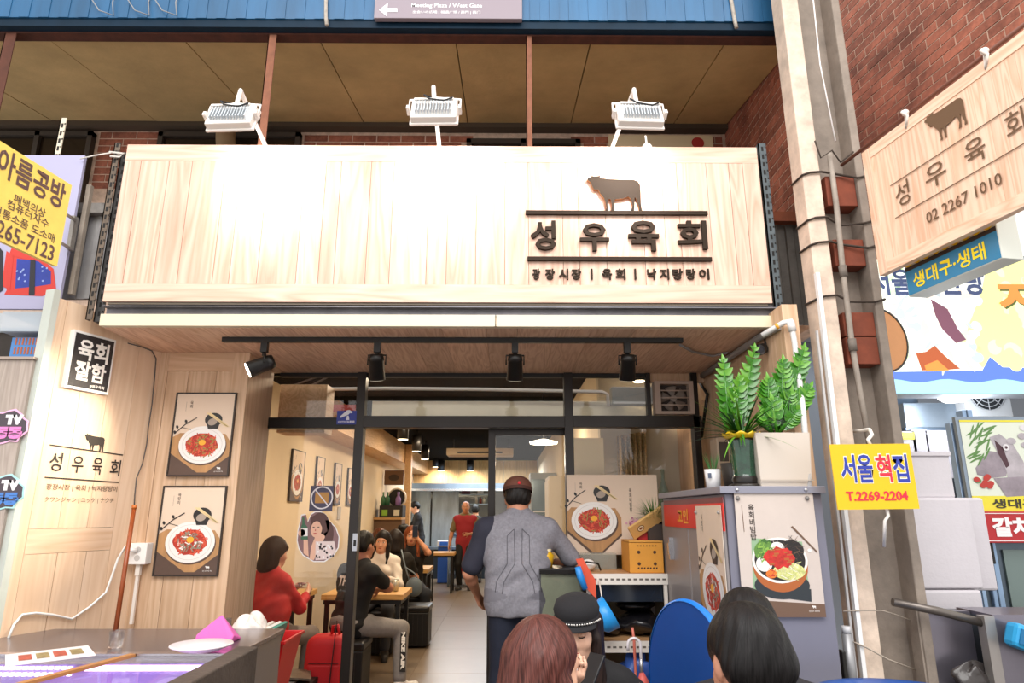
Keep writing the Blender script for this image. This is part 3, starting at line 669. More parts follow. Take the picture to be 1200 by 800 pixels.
for (x0, y0, x1, y1, lab, v, tx, sd_) in ((195, 558, 269, 458, 'framed poster of raw beef plate with egg yolk, upper one on wood wall', 0, '육회', 3), (181, 675, 257, 567, 'framed poster of beef and octopus plate, lower one on wood wall', 1, '육탕이', 5)):
    a = PY(x0, y0, 3.985); b = PY(x1, y1+2, 3.985)
    xl = (PY(x0, y0, 3.985).x+PY({195: 208, 181: 190}[x0], y1, 3.985).x)/2; xr = (PY({269: 269, 257: 257}[x1], y0, 3.985).x+PY({269: 277, 257: 265}[x1], y1, 3.985).x)/2
    framed_poster('framed_poster', Matrix.Translation(((xl+xr)/2, 3.995, a.z)), xr-xl, b.z-a.z, lab, v, tx, sd_)
# ---------------------------------------------------------------- things on the angled left wall  (local x along wall, z up, -y out)
MLW = WM[lw]; nrm = Vector((math.sin(ANG), -math.cos(ANG), 0))
def LW(px, py, off=0): p = PPL(px, py, A0+nrm*off, nrm); q = MLW.inverted() @ p; return q
def lwm(off=0): return MLW @ Matrix.Translation((0, -off, 0))
def ltext(mb, body, corners, y, bold, mi=0):
    "fit text to the quad given by left,right,top,bottom pixels"
    (lx, ly), (rx, ry), (hh) = corners
    a, b = LW(lx, ly), LW(rx, ry); mb.text(body, (a.x+b.x)/2, (a.z+b.z)/2, w=abs(b.x-a.x), h=hh, y=y, bold=bold, mi=mi)
q0, q1, q2, q3 = LW(84, 382), LW(131, 403), LW(122, 466), LW(71, 451)
x0, x1, z0, z1 = (q0.x+q3.x)/2-.0, (q1.x+q2.x)/2, (q2.z+q3.z)/2, (q0.z+q1.z)/2
t = thing('slogan_board', MLW @ Vector(((x0+x1)/2, -.03, z0)), 'black lettered board in white frame on the left wood wall', 'sign', rz=ANG)
w, h = (x1-x0), z1-z0
mb = MB(); mb.box(-w/2, w/2, 0, .03, 0, h); mb.build('board_core', mat('#f2eeea', .5), t, local=True, bevel=.002)
mb = MB(); mb.box(-w/2+.012, w/2-.012, -.002, 0, .014, h-.014); mb.build('black_face', mat('#2b2526', .6, noise=.5, nscale=60), t, local=True)
mb = MB(); mb.text('육회', 0, h*.70, w=w*.72, h=h*.36, y=-.003, bold=.03).text('잘함', 0, h*.335, w=w*.72, h=h*.34, y=-.003, bold=.03).text('#성우육회', w*.2, h*.10, w=w*.34, h=h*.055, y=-.003, bold=.02)
mb.build('lettering', mat('#f6f0e8', .5), t, local=True)
t = thing('wall_lettering', MLW @ Vector((.2, -.002, 1.4)), 'black bull silhouette and shop name printed on left wood wall', 'lettering', rz=ANG)
T0 = Vector((.2, -.002, 1.4))
def LL(px, py): q = LW(px, py, .003); return (q.x-.2, q.z-1.4)
ink = mat('#2a211c', .6); inkb = mat('#6b5340', .7)
a, b = LL(97, 527), LL(121, 527)
mb = MB(); mb.prism(cow((a[0]+b[0])/2, LL(108, 528)[1], (b[0]-a[0])), -.003, 0); mb.build('bull_silhouette', ink, t, local=True)
for (xa, ya, xb, yb) in ((58, 521, 144, 533), (52, 559, 139, 565)):
    a, b = LL(xa, ya), LL(xb, yb); n = .003
    MB().flat([(a[0], a[1]-n), (b[0], b[1]-n), (b[0], b[1]+n), (a[0], a[1]+n)], -.002).build('rule', ink, t, local=True)
for ch, xa, xb, yc, hh in (('성', 58, 73, 541, 22), ('우', 84, 98, 544, 20), ('육', 108, 120, 546, 20), ('회', 129, 141, 548, 19)):
    a, b = LL(xa, yc), LL(xb, yc); zt, zb = LL((xa+xb)/2, yc-hh/2)[1], LL((xa+xb)/2, yc+hh/2)[1]
    MB().text(ch, (a[0]+b[0])/2, (zt+zb)/2, w=b[0]-a[0], h=zt-zb, y=-.002, bold=.012).build('letter', ink, t, local=True)
for body, xa, xb, ya, yb, hh in (('광장시장 | 육회 | 낙지탕탕이', 54, 137, 570, 574, 8), ('クワンジャン | ユッケ | ナクチ', 52, 133, 584, 588, 7)):
    a, b = LL(xa, ya), LL(xb, yb); dz = LL(90, 572)[1]-LL(90, 572+hh)[1]
    MB().text(body, (a[0]+b[0])/2, (a[1]+b[1])/2, w=b[0]-a[0], h=dz, y=-.002, bold=.008).build('letter_row', inkb, t, local=True)
# thin dark cable, white cable, stick, socket
def lwp(px, py, off): p = PPL(px, py, A0+nrm*off, nrm); return p
mb = MB(); mb.tube([lwp(*q, .008) for q in ((150, 402), (165, 406), (178, 411), (183, 420), (181, 445), (178, 475), (174, 500), (172, 520), (167, 543), (160, 560), (158, 580), (157, 598))], .0035, 6)
thing1(mb, 'thin_cable', mat('#5a5350', .6), 'thin grey cable hanging down the left wood wall', 'cable')
mb = MB(); a, b = PY(157, 596, 3.62), PY(134, 748, 3.52); mb.tube([a, b], [.011, .012], 10); t = thing('wooden_stick', b, 'reddish brown wooden stick leaning in the wall corner', 'stick'); mb.build('shaft', mat('#9a4a20', .35, noise=.25, nscale=8), t)
thing1_off = MB().cyl(a+(b-a)*-.03, a, .0125).build('tip', mat('#c46a28', .4), t)
a = PY(151, 660, 3.78)
t = thing('power_socket', a, 'white double power socket box with a plug on the wood wall', 'socket')
p0, p1 = PY(152, 661, 3.95), PY(175, 636, 3.95)
MB().box(p0.x, p1.x, 3.93, 4.0, p0.z, p1.z).build('socket_box', mat('#f0ece8', .4), t, bevel=.004)
MB().disc((p0.x+p1.x)/2, p0.z+.08, .016, .016, 3.928).disc((p0.x+p1.x)/2, p0.z+.035, .016, .016, 3.928).build('socket_face', mat('#bdb8b4', .5), t)
m_ = (p0.x+p1.x)/2; MB().cyl((m_-.01, 3.925, p0.z+.075), (m_-.03, 3.88, p0.z+.085), .014, .01).build('plug', mat('#f3f1ef', .4), t)
MB().box(m_-.012, m_+.012, 3.95, 3.975, p0.z-.06, p0.z).box(m_-.008, m_+.008, 3.955, 3.97, .9, p0.z-.06).build('conduit', mat('#e6dcd2', .5), t)
P3 = lambda x, y, Y: PY(x, y, Y)
mb = MB(); mb.tube([(m_-.03, 3.88, p0.z+.085), lwp(147, 640, .05), lwp(138, 655, .04), lwp(131, 675, .02), lwp(124, 694, .02), lwp(105, 711, .02), lwp(84, 725, .015), lwp(62, 720, .015), lwp(42, 718, .015), lwp(26, 720, .015), lwp(16, 732, .02), lwp(8, 752, .03)], .006, 8)
thing1(mb, 'white_cable', mat('#f2efec', .4), 'white cable drooping across the left wood wall from the socket', 'cable')
# ================================================================ LEFT: neighbouring stall, its signs, the display counter
def place_plane(p0, rz):  # plane through p0 facing the camera side, local x along its width
    return Matrix.Translation(p0) @ Matrix.Rotation(rz, 4, 'Z')
# yellow sign, runs towards the viewer
BR = PY(67, 312, 3.1); TR_ = PY(78, 217, 3.1)
ry = math.atan2(1, (703-593)/800.0)                       # direction of its width, away from the viewer
M = place_plane(BR, ry); H = TR_.z-BR.z; Wd = .95
n = Vector((math.sin(ry), -math.cos(ry), 0))
t = thing('yellow_sign', BR+Vector((-math.cos(ry)*.4, -math.sin(ry)*.4, 0)), 'weathered yellow sign with brown Korean letters hanging at far left', 'sign', rz=ry)
def YL(px, py): p = PPL(px, py, BR, n); q = WM[t].inverted() @ p; return q.x, q.z
xr = .4
MB().box(-Wd+xr, xr, 0, .02, 0, H).build('sign_panel', mat('#f0d468', .5, noise=.12, nscale=5), t, local=True)
brn = mat('#5a4340', .6)
mb = MB()
def yt(body, l, r, hh, bold):
    a, b = YL(*l), YL(*r); mb.text(body, (a[0]+b[0])/2, (a[1]+b[1])/2, w=abs(b[0]-a[0]), h=hh, y=-.002, bold=bold)
yt('아름공방', (-2, 183), (75, 235), .14, .022)
yt('폐백의상', (16, 232), (53, 250), .045, .008)
yt('컴퓨터자수', (8, 240), (57, 261), .045, .008)
yt('전통소품 도소매', (-9, 246), (64, 278), .045, .008)
yt('2265-7123', (-14, 262), (63, 297), .08, .015)
mb.build('lettering', brn, t, local=True)
t = thing('sign_bracket', PY(85, 275, 3.3), 'grey steel bracket holding the yellow sign', 'bracket')
mb = MB(); a, b = PY(88, 254, 3.38), PY(82, 293, 3.38); mb.bar(a, b, .035, .02); mb.build('plate', GALV, t)
for p, q in (((76, 250), (88, 258)), ((72, 285), (84, 292))): MB().bar(PY(*p, 3.12), PY(*q, 3.38), .012, .012).build('arm', GALV, t)
# lavender board with wrapped bundles
a, b = PY(0, 182, 3.4), PY(95, 182, 3.4); c = PY(72, 362, 3.4)
t = thing('lavender_board', (-2.75, 3.4, c.z), 'lavender board with photo of blue and red wrapped bundles behind yellow sign', 'sign')
MB().box(-3.3, (b.x+c.x)/2, 3.40, 3.42, c.z, b.z).build('board', mat('#aaa8c6', .5), t)
m1 = mat('#23389a', .5, noise=.2); m2 = mat('#c8352c', .5); m3 = mat('#1d1b26', .5); m4 = mat('#8ea0d8', .5)
def fl_(pts, y, mi): mb.flat([(PY(x, yy, 3.4).x, PY(x, yy, 3.4).z) for x, yy in pts], y, mi)
mb = MB(); fl_([(8, 340), (5, 345), (50, 347), (66, 338), (63, 315), (45, 300), (14, 290), (10, 300)], 3.3985, 1)
fl_([(18, 338), (40, 336), (60, 333), (60, 318), (45, 306), (20, 303)], 3.398, 0); fl_([(8, 294), (2, 335), (12, 340), (16, 300)], 3.3975, 1); fl_([(15, 300), (40, 306), (42, 300), (18, 293)], 3.3975, 1)
fl_([(36, 304), (42, 305), (41, 346), (34, 346)], 3.397, 2); fl_([(0, 290), (4, 295), (4, 340), (-4, 345), (-5, 290)], 3.397, 2)
for i in range(12):
    x, yy = random.choice([(random.uniform(20, 33), random.uniform(308, 332)), (random.uniform(44, 58), random.uniform(312, 330))]); p = PY(x, yy, 3.4); mb.disc(p.x, p.z, .006, .006, 3.3965, 3, 6)
mb.build('print', [m1, m2, m3, m4], t)
# grey neighbouring cabinet with stickers, edge of tray
a = PY(57, 420, 3.3)
t = thing('stall_cabinet', (-2.75, 3.3, 0), 'grey wood-grain cabinet side at far left with round stickers', 'cabinet')
MB().box(-3.4, -2.42, 3.32, 3.8, 0, a.z).build('body', wood('#b5a79c', '#9c8e84', 'z', 1, .6, .05), t, bevel=.004)
MB().box(-3.4, -2.41, 3.305, 3.8, a.z, a.z+.012).build('top', mat('#a9998e', .5), t)
def blob_sticker(cx, cy, body, c2, rim, label):
    p = PY(cx, cy, 3.318); t = thing('sticker', p, label, 'sticker')
    mb = MB(); pts = [(.105*math.cos(i*math.pi/10)*(1+.10*math.sin(i*2.7)), .085*math.sin(i*math.pi/10)*(1+.12*math.sin(i*1.9))) for i in range(20)]
    mb.prism(pts, -.003, 0, 0); mb.prism([(x*.92, z*.9) for x, z in pts], -.0045, -.003, 1)
    mb.text('TV', .035, .035, w=.09, h=.05, y=-.006, mi=2, bold=.1); mb.text(body, .015, -.03, w=.14, h=.06, y=-.006, mi=3, bold=.1)
    mb.build('print', [mat(rim, .4), mat('#4a4048', .4), mat('#f4f2f2', .4), mat(c2, .4)], t, local=True)
blob_sticker(8, 500, '동동', '#e884c4', '#f3b9dc', 'round pink lettered sticker on the grey cabinet, upper one')
blob_sticker(3, 577, '동동', '#4a7fc8', '#aee0e0', 'blue lettered sticker on the grey cabinet, lower one')
# baskets on top
t = thing('tray_stack', PY(38, 395, 3.5), 'clear plastic tray resting on top of blue basket at far left', 'tray')
a, b = PY(2, 395, 3.45), PY(62, 370, 3.45)
mb = MB(); mb.box(a.x, b.x, 3.40, 3.43, a.z+.02, b.z); mb.box(a.x+.02, b.x+.0, 3.40, 3.7, b.z, b.z+.01); mb.box(a.x+.02, b.x, 3.43, 3.7, a.z+.02, a.z+.03)
mb.build('tray', mat('#cfdce8', .2, alpha=.55), t)
t = thing('blue_basket', PY(35, 418, 3.5), 'light blue slotted plastic basket on the grey cabinet', 'basket')
a, b = PY(12, 418, 3.45), PY(57, 396, 3.45)
mb = MB(); mb.box(a.x, b.x, 3.44, 3.47, a.z, b.z).box(a.x, a.x+.012, 3.47, 3.7, a.z, b.z).box(b.x-.012, b.x, 3.47, 3.7, a.z, b.z).box(a.x, b.x, 3.47, 3.7, a.z, a.z+.012); mb.build('body', mat('#4f86c6', .4), t)
mb = MB()
for r_ in range(2):
    for k in range(10): x = a.x+.02+k*.018; mb.box(x, x+.008, 3.438, 3.4402, a.z+.012+r_*.052, a.z+.05+r_*.052)
mb.build('slots', mat('#b8663c', .7), t)
# ---------------------------------------------------------------- display counter
STL = mat('#a7a3a6', .28, .85, noise=.15, nscale=3); DKM = mat('#3a3836', .4, .6)
t = thing('display_counter', (-1.75, 2.9, 0), 'glass topped display counter with purple light strips at bottom left', 'counter')
ct = .93
MB().box(-2.36, -1.13, 3.02, 3.60, .0, ct-.02).build('rear_cabinet', mat('#8f8b8c', .35, .6), t)
MB().box(-2.37, -1.12, 3.0, 3.62, ct-.02, ct).build('rear_ledge', mat('#8a8387', .25, .7), t, bevel=.003)
MB().box(-2.6, -1.13, 2.96, 3.0, ct-.03, ct+.008).build('steel_rail', mat('#c9c6cf', .2, .9), t)
MB().box(-2.6, -1.13, 2.1, 2.96, .0, .62).build('lower_body', mat('#a9a6ac', .3, .7), t)
MB().box(-2.6, -1.13, 2.1, 2.96, .62, .64).build('case_floor', mat('#cfc8dc', .35, noise=.15, nscale=6), t)
for a, b in ((PY(60, 716, 2.9), 0),): pass
pa, pb = PZ(138, 775, ct), PZ(75, 800, ct)
MB().bar(Vector((pa.x, 2.96, ct+.003)), Vector((pa.x-.22, 2.1, ct+.003)), .03, .012).build('wooden_divider', mat('#b9814a', .5), t)
MB().box(-2.6, -1.13, 2.1, 2.96, ct-.006, ct).build('glass_top', glass('#ffffff', .02), t)
MB().box(-2.6, -1.13, 2.1, 2.106, .64, ct-.006).build('front_pane', glass('#ffffff', .02), t)
MB().box(-2.6, -2.594, 2.106, 2.96, .64, ct-.006).build('side_pane', glass('#ffffff', .02), t)
MB().box(-2.36, -1.14, 2.985, 2.99, .65, ct-.01).build('inner_back', mat('#8f7cba', .3, .3), t)
MB().box(-1.72, -1.17, 2.965, 2.98, ct-.058, ct-.038).build('light_strip', mat('#ffffff', .3, emit=3, ecol='#d9b8ff'), t)
for yy in (.018, .042, .066):
    mb = MB(); 
    for k in range(22): mb.box(-2.34+k*.026, -2.34+k*.026+.015, 2.97, 2.983, ct-yy-.012, ct-yy)
    mb.build('light_strip', mat('#ffffff', .3, emit=2, ecol='#e0ccff'), t)
area('case_light', (-1.6, 2.8, ct-.05), (0, 0, 0), .5, 1.2, (.72, .45, 1), .3)
for i, (x, c) in enumerate(((-1.62, '#b04a6a'), (-1.38, '#a84458'))):
    mb = MB(); mb.ell((x, 2.6, .67), (.13, .16, .04)); setp(mb.build('meat_tray', mat(c, .4, noise=.4, nscale=30)), ['reddish meat mound inside lit case, left one', 'reddish meat mound inside lit case, right one'][i], 'food')
# dark end panel, running towards viewer at right
t2 = MB(); e0, e1 = PZ(300, 762, .95), PZ(236, 802, .95)
x_e = -1.09
mb = MB(); mb.add([(e1.x-.02, e1.y-.3, .0), (e1.x+.03, e1.y-.3, 0), (e1.x-.02, e1.y-.3, .95), (e1.x+.03, e1.y-.3, .95), (x_e-.0, e0.y, 0), (x_e+.05, e0.y, 0), (x_e, e0.y, .95), (x_e+.05, e0.y, .95)], [(0, 2, 3, 1), (4, 5, 7, 6), (0, 4, 6, 2), (1, 3, 7, 5), (2, 6, 7, 3), (0, 1, 5, 4)])
mb = MB(); mb.box(-1.125, -1.04, 2.0, 3.02, 0, .955); thing1(mb, 'counter_end_panel', mat('#5a5049', .6, .2, noise=.3, nscale=10, bump=.3), 'dark scuffed end panel at the right of display counter', 'panel', bevel=.006)
# menu sheet, plate, glass, napkin bag
c = PZ(55, 772, ct+.006)
def lying(name, pts, z, th, m, label, cat):
    mb = MB(); P = [PZ(x, y, z) for x, y in pts]; k = len(P)
    mb.add([(p.x, p.y, z) for p in P]+[(p.x, p.y, z+th) for p in P], [tuple(range(k))[::-1], tuple(range(k, 2*k))]+[(i, (i+1) % k, k+(i+1) % k, k+i) for i in range(k)])
    return mb, P
mb, P = lying('m', [(6, 781), (6, 768), (103, 757), (112, 768)][::-1], ct+.03, .004, None, '', '')
t = thing('menu_board', P[0], 'white menu sheet with food pictures lying on the glass counter', 'menu')
mb.build('sheet', mat('#f0ecee', .3), t)
mb = MB()
for i in range(4):
    u0 = .14+.2*i; f = lambda u, v: P[3].lerp(P[0], u).lerp(P[2].lerp(P[1], u), v)
    q = [f(u0, .25), f(u0+.15, .25), f(u0+.15, .75), f(u0, .75)]; mb.add([(p.x, p.y, ct+.035) for p in q], [(0, 1, 2, 3)], i % 2)
mb.build('print', [mat('#c05040', .4, noise=.5, nscale=60), mat('#9a8a5a', .4, noise=.5, nscale=60)], t)
c = PZ(243, 763, ct); cz = .935
mb = MB(); mb.lathe([(.0, .006), (.065, .006), (.08, .010), (.115, .024), (.124, .029), (.122, .033), (.075, .018), (0, .014)], (c.x, 2.985, ct+.009), 36)
thing1(mb, 'white_plate', mat('#f5e9ec', .25), 'empty white oval plate on the counter ledge', 'plate')
c = PY(131, 765, 3.1)
mb = MB(); mb.lathe([(0, .003), (.028, .003), (.033, .07), (.031, .07), (.026, .008), (0, .008)], (c.x, 3.12, ct), 20)
thing1(mb, 'water_glass', glass('#ffffff', .05), 'small clear drinking glass on the counter below stick', 'glass')
c = PY(254, 752, 3.25)
mb = MB(); mb.add([(c.x-.09, 3.22, ct), (c.x+.07, 3.22, ct), (c.x+.08, 3.34, ct), (c.x-.08, 3.34, ct), (c.x+.01, 3.26, ct+.115), (c.x-.09, 3.23, ct+.035), (c.x+.08, 3.24, ct+.03), (c.x-.01, 3.30, ct+.11)], [(0, 1, 6, 4, 5), (1, 2, 6), (2, 7, 4, 6), (2, 3, 7), (3, 0, 5, 7), (5, 4, 7), (0, 3, 2, 1)])
thing1(mb, 'pink_cloth', mat('#e86ab8', .7, bump=.3, bscale=14), 'bright pink folded cloth standing behind the white plate', 'cloth', bevel=.006)
mb = MB(); p = PY(268, 735, 3.45); mb.box(p.x-.03, p.x+.03, 3.4, 3.402, p.z-.02, p.z+.05).box(p.x-.035, p.x-.025, 3.39, 3.40, p.z-.04, p.z-.0)
thing1(mb, 'plastic_clip_holder', mat('#6a6058', .2, alpha=.6), 'small clear card holder with clip on the wood wall end', 'holder')
# plastic bag, red basket with books, red rucksack
def crumple(c, r, m, name, label, cat, seed, n=34, amp=.26):
    rnd = random.Random(seed); ph = [(rnd.uniform(0, 6), rnd.uniform(1, 5), rnd.uniform(1, 5)) for _ in range(8)]
    def fn(u, v):
        th, a = math.pi*v, 2*math.pi*u; k = 1+amp*sum(math.sin(p0+p1*a+0*p2)*math.sin(p2*th+p0) for p0, p1, p2 in [(x, round(y), z) for x, y, z in ph])/3
        return Vector(c)+Vector((r[0]*k*math.sin(th)*math.cos(a), r[1]*k*math.sin(th)*math.sin(a), r[2]*k*math.cos(th)))
    mb = MB(); mb.grid(fn, n*2, n); return thing1(mb, name, m, label, cat)
p = PY(293, 741, 3.7); crumple(p, (.085, .08, .075), mat('#f1e6de', .35, bump=.6, bscale=30, name='bag'), 'plastic_bag', 'white knotted plastic bag standing behind the counter end', 'bag', 3)
p = PY(308, 751, 3.75); crumple(p, (.08, .09, .055), mat('#e9d9cf', .35, bump=.6, bscale=30), 'plastic_bag', 'white plastic bag slumped over the red basket', 'bag', 8)
RED = mat('#c81f22', .35)
t = thing('red_basket', (-1.33, 3.75, .35), 'red plastic basket full of books and papers behind counter', 'basket')
a = PY(334, 751, 3.68); bz = a.z; X0, X1 = -1.52, a.x
def shell(x0, x1, y0, y1, z0, z1, tp, th):
    mb = MB()
    o = [(x0+tp, y0+tp, z0), (x1-tp, y0+tp, z0), (x1-tp, y1-tp, z0), (x0+tp, y1-tp, z0)]; u = [(x0, y0, z1), (x1, y0, z1), (x1, y1, z1), (x0, y1, z1)]
    ui = [(x0+th, y0+th, z1), (x1-th, y0+th, z1), (x1-th, y1-th, z1), (x0+th, y1-th, z1)]; oi = [(x0+tp+th, y0+tp+th, z0+th), (x1-tp-th, y0+tp+th, z0+th), (x1-tp-th, y1-tp-th, z0+th), (x0+tp+th, y1-tp-th, z0+th)]
    fs = [(3, 2, 1, 0), (12, 13, 14, 15)]
    for i in range(4):
        j = (i+1) % 4; fs += [(i, j, 4+j, 4+i), (4+i, 4+j, 8+j, 8+i), (8+i, 8+j, 12+j, 12+i)]
    return mb.add(o+u+ui+oi, fs)
shell(X0, X1, 3.66, 3.98, bz-.30, bz, .05, .008).build('tub', RED, t)
mb = MB(); mb.box(X0-.01, X1+.01, 3.648, 3.66, bz-.012, bz+.004).box(X0-.01, X1+.01, 3.98, 3.99, bz-.012, bz+.004).box(X0-.01, X0, 3.66, 3.98, bz-.012, bz+.004).box(X1, X1+.01, 3.66, 3.98, bz-.012, bz+.004); mb.build('rim', RED, t, bevel=.003)
MB().box(-1.42, -1.40, 3.7, 3.76, 0, bz-.3).box(-1.52, -1.2, 3.68, 3.95, 0, bz-.305).build('stand', mat('#2a2624', .6), t)
for i, (x, c, lab) in enumerate(((-1.255, '#3c8f7c', 'thin teal book upright at right side of red basket'), (-1.285, '#efe9e2', 'white paperback leaning in the red basket'), (-1.325, '#e6ddd2', 'cream notebook leaning in the red basket, left of white one'))):
    M = Matrix.Translation((x, 3.70, bz-.13)) @ Matrix.Rotation(R(16), 4, 'Y'); t = thing('book', M.translation, lab, 'book', rot=M.to_euler())
    MB().box(-.009, .009, 0, .20, 0, .2).build('cover', mat(c, .5), t, local=True); MB().box(-.006, .006, -.001, .0, .004, .196).build('pages', mat('#f5f2ea', .7), t, local=True)
# rucksack
c = PY(381, 800, 5.15); t = thing('red_rucksack', (c.x, 5.2, c.z-.0), 'bright red rucksack with black strap behind the glass', 'rucksack')
zt = PY(381, 742, 5.15).z; hw_ = .17; z0 = c.z-.06
bag = MB()
def bagfn(u, v):
    a = 2*math.pi*u; k = lambda q: math.copysign(abs(q)**.45, q); zz = z0+(zt-z0)*v; e = (1-(2*v-1)**8)**.5 if 0 < v < 1 else 0
    return Vector((c.x+hw_*(1-.14*v)*k(math.cos(a))*e, 5.2+.10*k(math.sin(a))*e, zz))
bag.grid(bagfn, 40, 22); RB = mat('#cf1c22', .6, bump=.35, bscale=12); bag.build('body', RB, t)
MB().box(c.x-.12, c.x+.11, 5.085, 5.11, z0+.05, z0+.19).build('front_pocket', RB, t, bevel=.012)
mb = MB(); mb.tube([(c.x+.02, 5.18, zt-.01), (c.x+.025, 5.17, zt+.045), (c.x+.06, 5.17, zt+.055), (c.x+.075, 5.18, zt-.01)], .011, 8); mb.build('handle', RB, t)
MB().bar((c.x+.075, 5.07, zt+.10), (c.x+.045, 5.06, z0-.03), .028, .005).build('strap', BLACK, t)
mb = MB(); mb.box(c.x-.11, c.x+.1, 5.08, 5.084, z0+.196, z0+.200).box(c.x-.135, c.x-.115, 5.09, 5.1, z0+.02, z0+.05); mb.build('zip', mat('#2a0a0c', .5), t)
p = PY(378, 790, 5.0)
thing1(MB().box(c.x-.2, c.x+.2, 5.0, 5.4, z0-.04, z0-.005), 'teal_box_lid', mat('#2f8a80', .5), 'teal box lid below the red rucksack', 'lid')
thing1(MB().box(c.x-.19, c.x+.19, 5.02, 5.38, 0, z0-.045), 'storage_box', mat('#1f2224', .5), 'dark storage box carrying the red rucksack', 'box')
p = PY(330, 790, 4.9)
for i, (dx, dz, col, lab) in enumerate(((-.05, 0, '#3d4f86', 'blue magazine on the pile left of the red rucksack'), (.0, .02, '#d9cfc4', 'pale magazine on the pile left of the red rucksack'), (.07, .035, '#7a6a5a', 'brown paper bag lying beside red rucksack'))):
    M = Matrix.Translation((p.x+dx, 4.95, p.z-.05+dz)) @ Matrix.Rotation(.3*i-.3, 4, 'Z') @ Matrix.Rotation(.12, 4, 'Y')
    thing1(MB().box(-.11, .11, -.14, .14, 0, .012, M=M), ['magazine', 'magazine', 'paper_bag'][i], mat(col, .5, noise=.3, nscale=20), lab, ['magazine', 'magazine', 'bag'][i])
thing1(MB().box(p.x-.2, p.x+.2, 4.8, 5.12, 0, p.z-.055), 'low_shelf', mat('#2a2320', .6), 'low dark shelf under the magazines', 'shelf')
# girl-with-bottle sticker hung on the glass; blue picture above it
gc = PY(373, 628, 4.56)
t = thing('round_standee', gc-Vector((0, 0, .16)), 'round cut-out advert of a woman holding a green bottle on the glass', 'poster')
SK = mat('#e8b9a0', .5); HR = mat('#5a3c3a', .5); 
mb = MB()
def pf(pts, k, mi): mb.flat([(PY(x, y, 4.56).x, PY(x, y, 4.56).z) for x, y in pts], 4.556-.0006*k, mi)
def pd(x, y, rx, rz, k, mi, rot=0): p = PY(x, y, 4.56); s_ = 4.6/800; mb.disc(p.x, p.z, rx*s_, rz*s_, 4.556-.0006*k, mi, 28, rot)
out = [(349, 633), (350, 622), (353, 610), (354, 604), (359, 603), (361, 612), (365, 603), (370, 600), (376, 600), (382, 604), (386, 611), (393, 618), (397, 629), (396, 641), (390, 651), (380, 657), (368, 657), (356, 650), (351, 642)]
cx_, cy_ = 373, 629
pf([(cx_+(x-cx_)*1.05, cy_+(y-cy_)*1.05) for x, y in out], 0, 0); pf(out, 1, 1)
pd(375, 616, 11, 15, 2, 2); pd(382, 626, 9, 16, 2, 2); pd(371, 620, 6.5, 9, 3, 3); pf([(364, 612), (374, 610), (378, 618), (378, 626), (384, 622), (381, 606), (370, 603), (364, 606)], 4, 2)
pf([(370, 628), (378, 626), (380, 632), (368, 656), (363, 655), (365, 640)], 3, 3); pf([(356, 632), (361, 632), (362, 652), (356, 648)], 3, 3); pd(375, 629, 6, 3.5, 5, 3); pd(354, 624, 4, 4, 5, 3)
pf([(370, 634), (392, 634), (394, 645), (386, 655), (370, 656)], 4, 4)
for i in range(26): pd(random.uniform(371, 391), random.uniform(636, 653), 1.0, 1.3, 5, random.choice([5, 0]))
pf([(354.5, 606), (357, 606), (357.5, 613), (361, 618), (361, 632), (353, 632), (353, 618), (354.5, 613)], 4.5, 6); pf([(353, 619), (361, 619), (361, 628), (353, 628)], 5, 0)
pd(368, 617.5, 1.3, .5, 6, 5); pd(373.5, 617.5, 1.3, .5, 6, 5); pd(369.5, 625, 2, .8, 6, 7); pd(370, 621, .6, 1, 6, 7)
mb.build('print', [mat('#f2eeee', .4), mat('#8a6a6c', .5), HR, SK, mat('#e6d3d0', .5), mat('#3c3236', .5), mat('#3c6a4e', .3), mat('#c04848', .4)], t)
a, b = PY(362, 599, 4.575), PY(391, 569, 4.575)
t = thing('glass_sticker_picture', ((a.x+b.x)/2, 4.575, a.z), 'square dark blue picture sticker with ringed wooden board on the glass', 'sticker')
MB().box(a.x, b.x, 4.575, 4.58, a.z, b.z).build('sticker_base', mat('#4a4460', .35, noise=.4, nscale=9), t)
mb = MB(); p = PY(377, 583, 4.57); r0 = .075
for k in range(32):
    a0, a1 = k*math.pi/16, (k+1)*math.pi/16; mb.flat([(p.x+r0*math.cos(a0), p.z+r0*math.sin(a0)), (p.x+r0*math.cos(a1), p.z+r0*math.sin(a1)), (p.x+r0*.88*math.cos(a1), p.z+r0*.88*math.sin(a1)), (p.x+r0*.88*math.cos(a0), p.z+r0*.88*math.sin(a0))], 4.573, 0)
mb.flat([(p.x-.045, p.z-.035), (p.x+.045, p.z-.035), (p.x+.045, p.z+.035), (p.x-.045, p.z+.035)], 4.5735, 1); mb.flat([(p.x-.05, p.z+.05), (p.x-.044, p.z+.055), (p.x+.05, p.z-.05), (p.x+.044, p.z-.055)], 4.572, 0)
mb.build('print', [mat('#e8e2e8', .4), mat('#c08c4a', .5)], t)
# ================================================================ RIGHT: fridge, plants, rack
FG = mat('#7d7c8a', .42, .25, noise=.06, nscale=2); FG2 = mat('#97908f', .4, .3, noise=.06, nscale=2)
t = thing('grey_fridge', (1.2, 3.6, 0), 'tall grey steel fridge with food posters right of the entrance', 'fridge')
X0, X1, Y0, Y1, ZT = .96, 1.405, 3.0, 4.2, 1.59
MB().box(X0+.012, X1, Y0+.012, Y1, 0.08, ZT-.01).build('body', FG, t, bevel=.004)
MB().box(X0-.015, X1+.01, Y0-.015, Y1+.01, ZT-.01, ZT+.022).build('top_cover', mat('#8b8b98', .35, .3), t, bevel=.004)
MB().box(X0-.004, X0+.012, Y0+.02, 3.60, .1, ZT-.03).build('door', FG2, t, bevel=.004); dr = MB().box(X0-.004, X0+.012, 3.61, Y1-.01, .1, ZT-.03).build('door', FG2, t, bevel=.004)
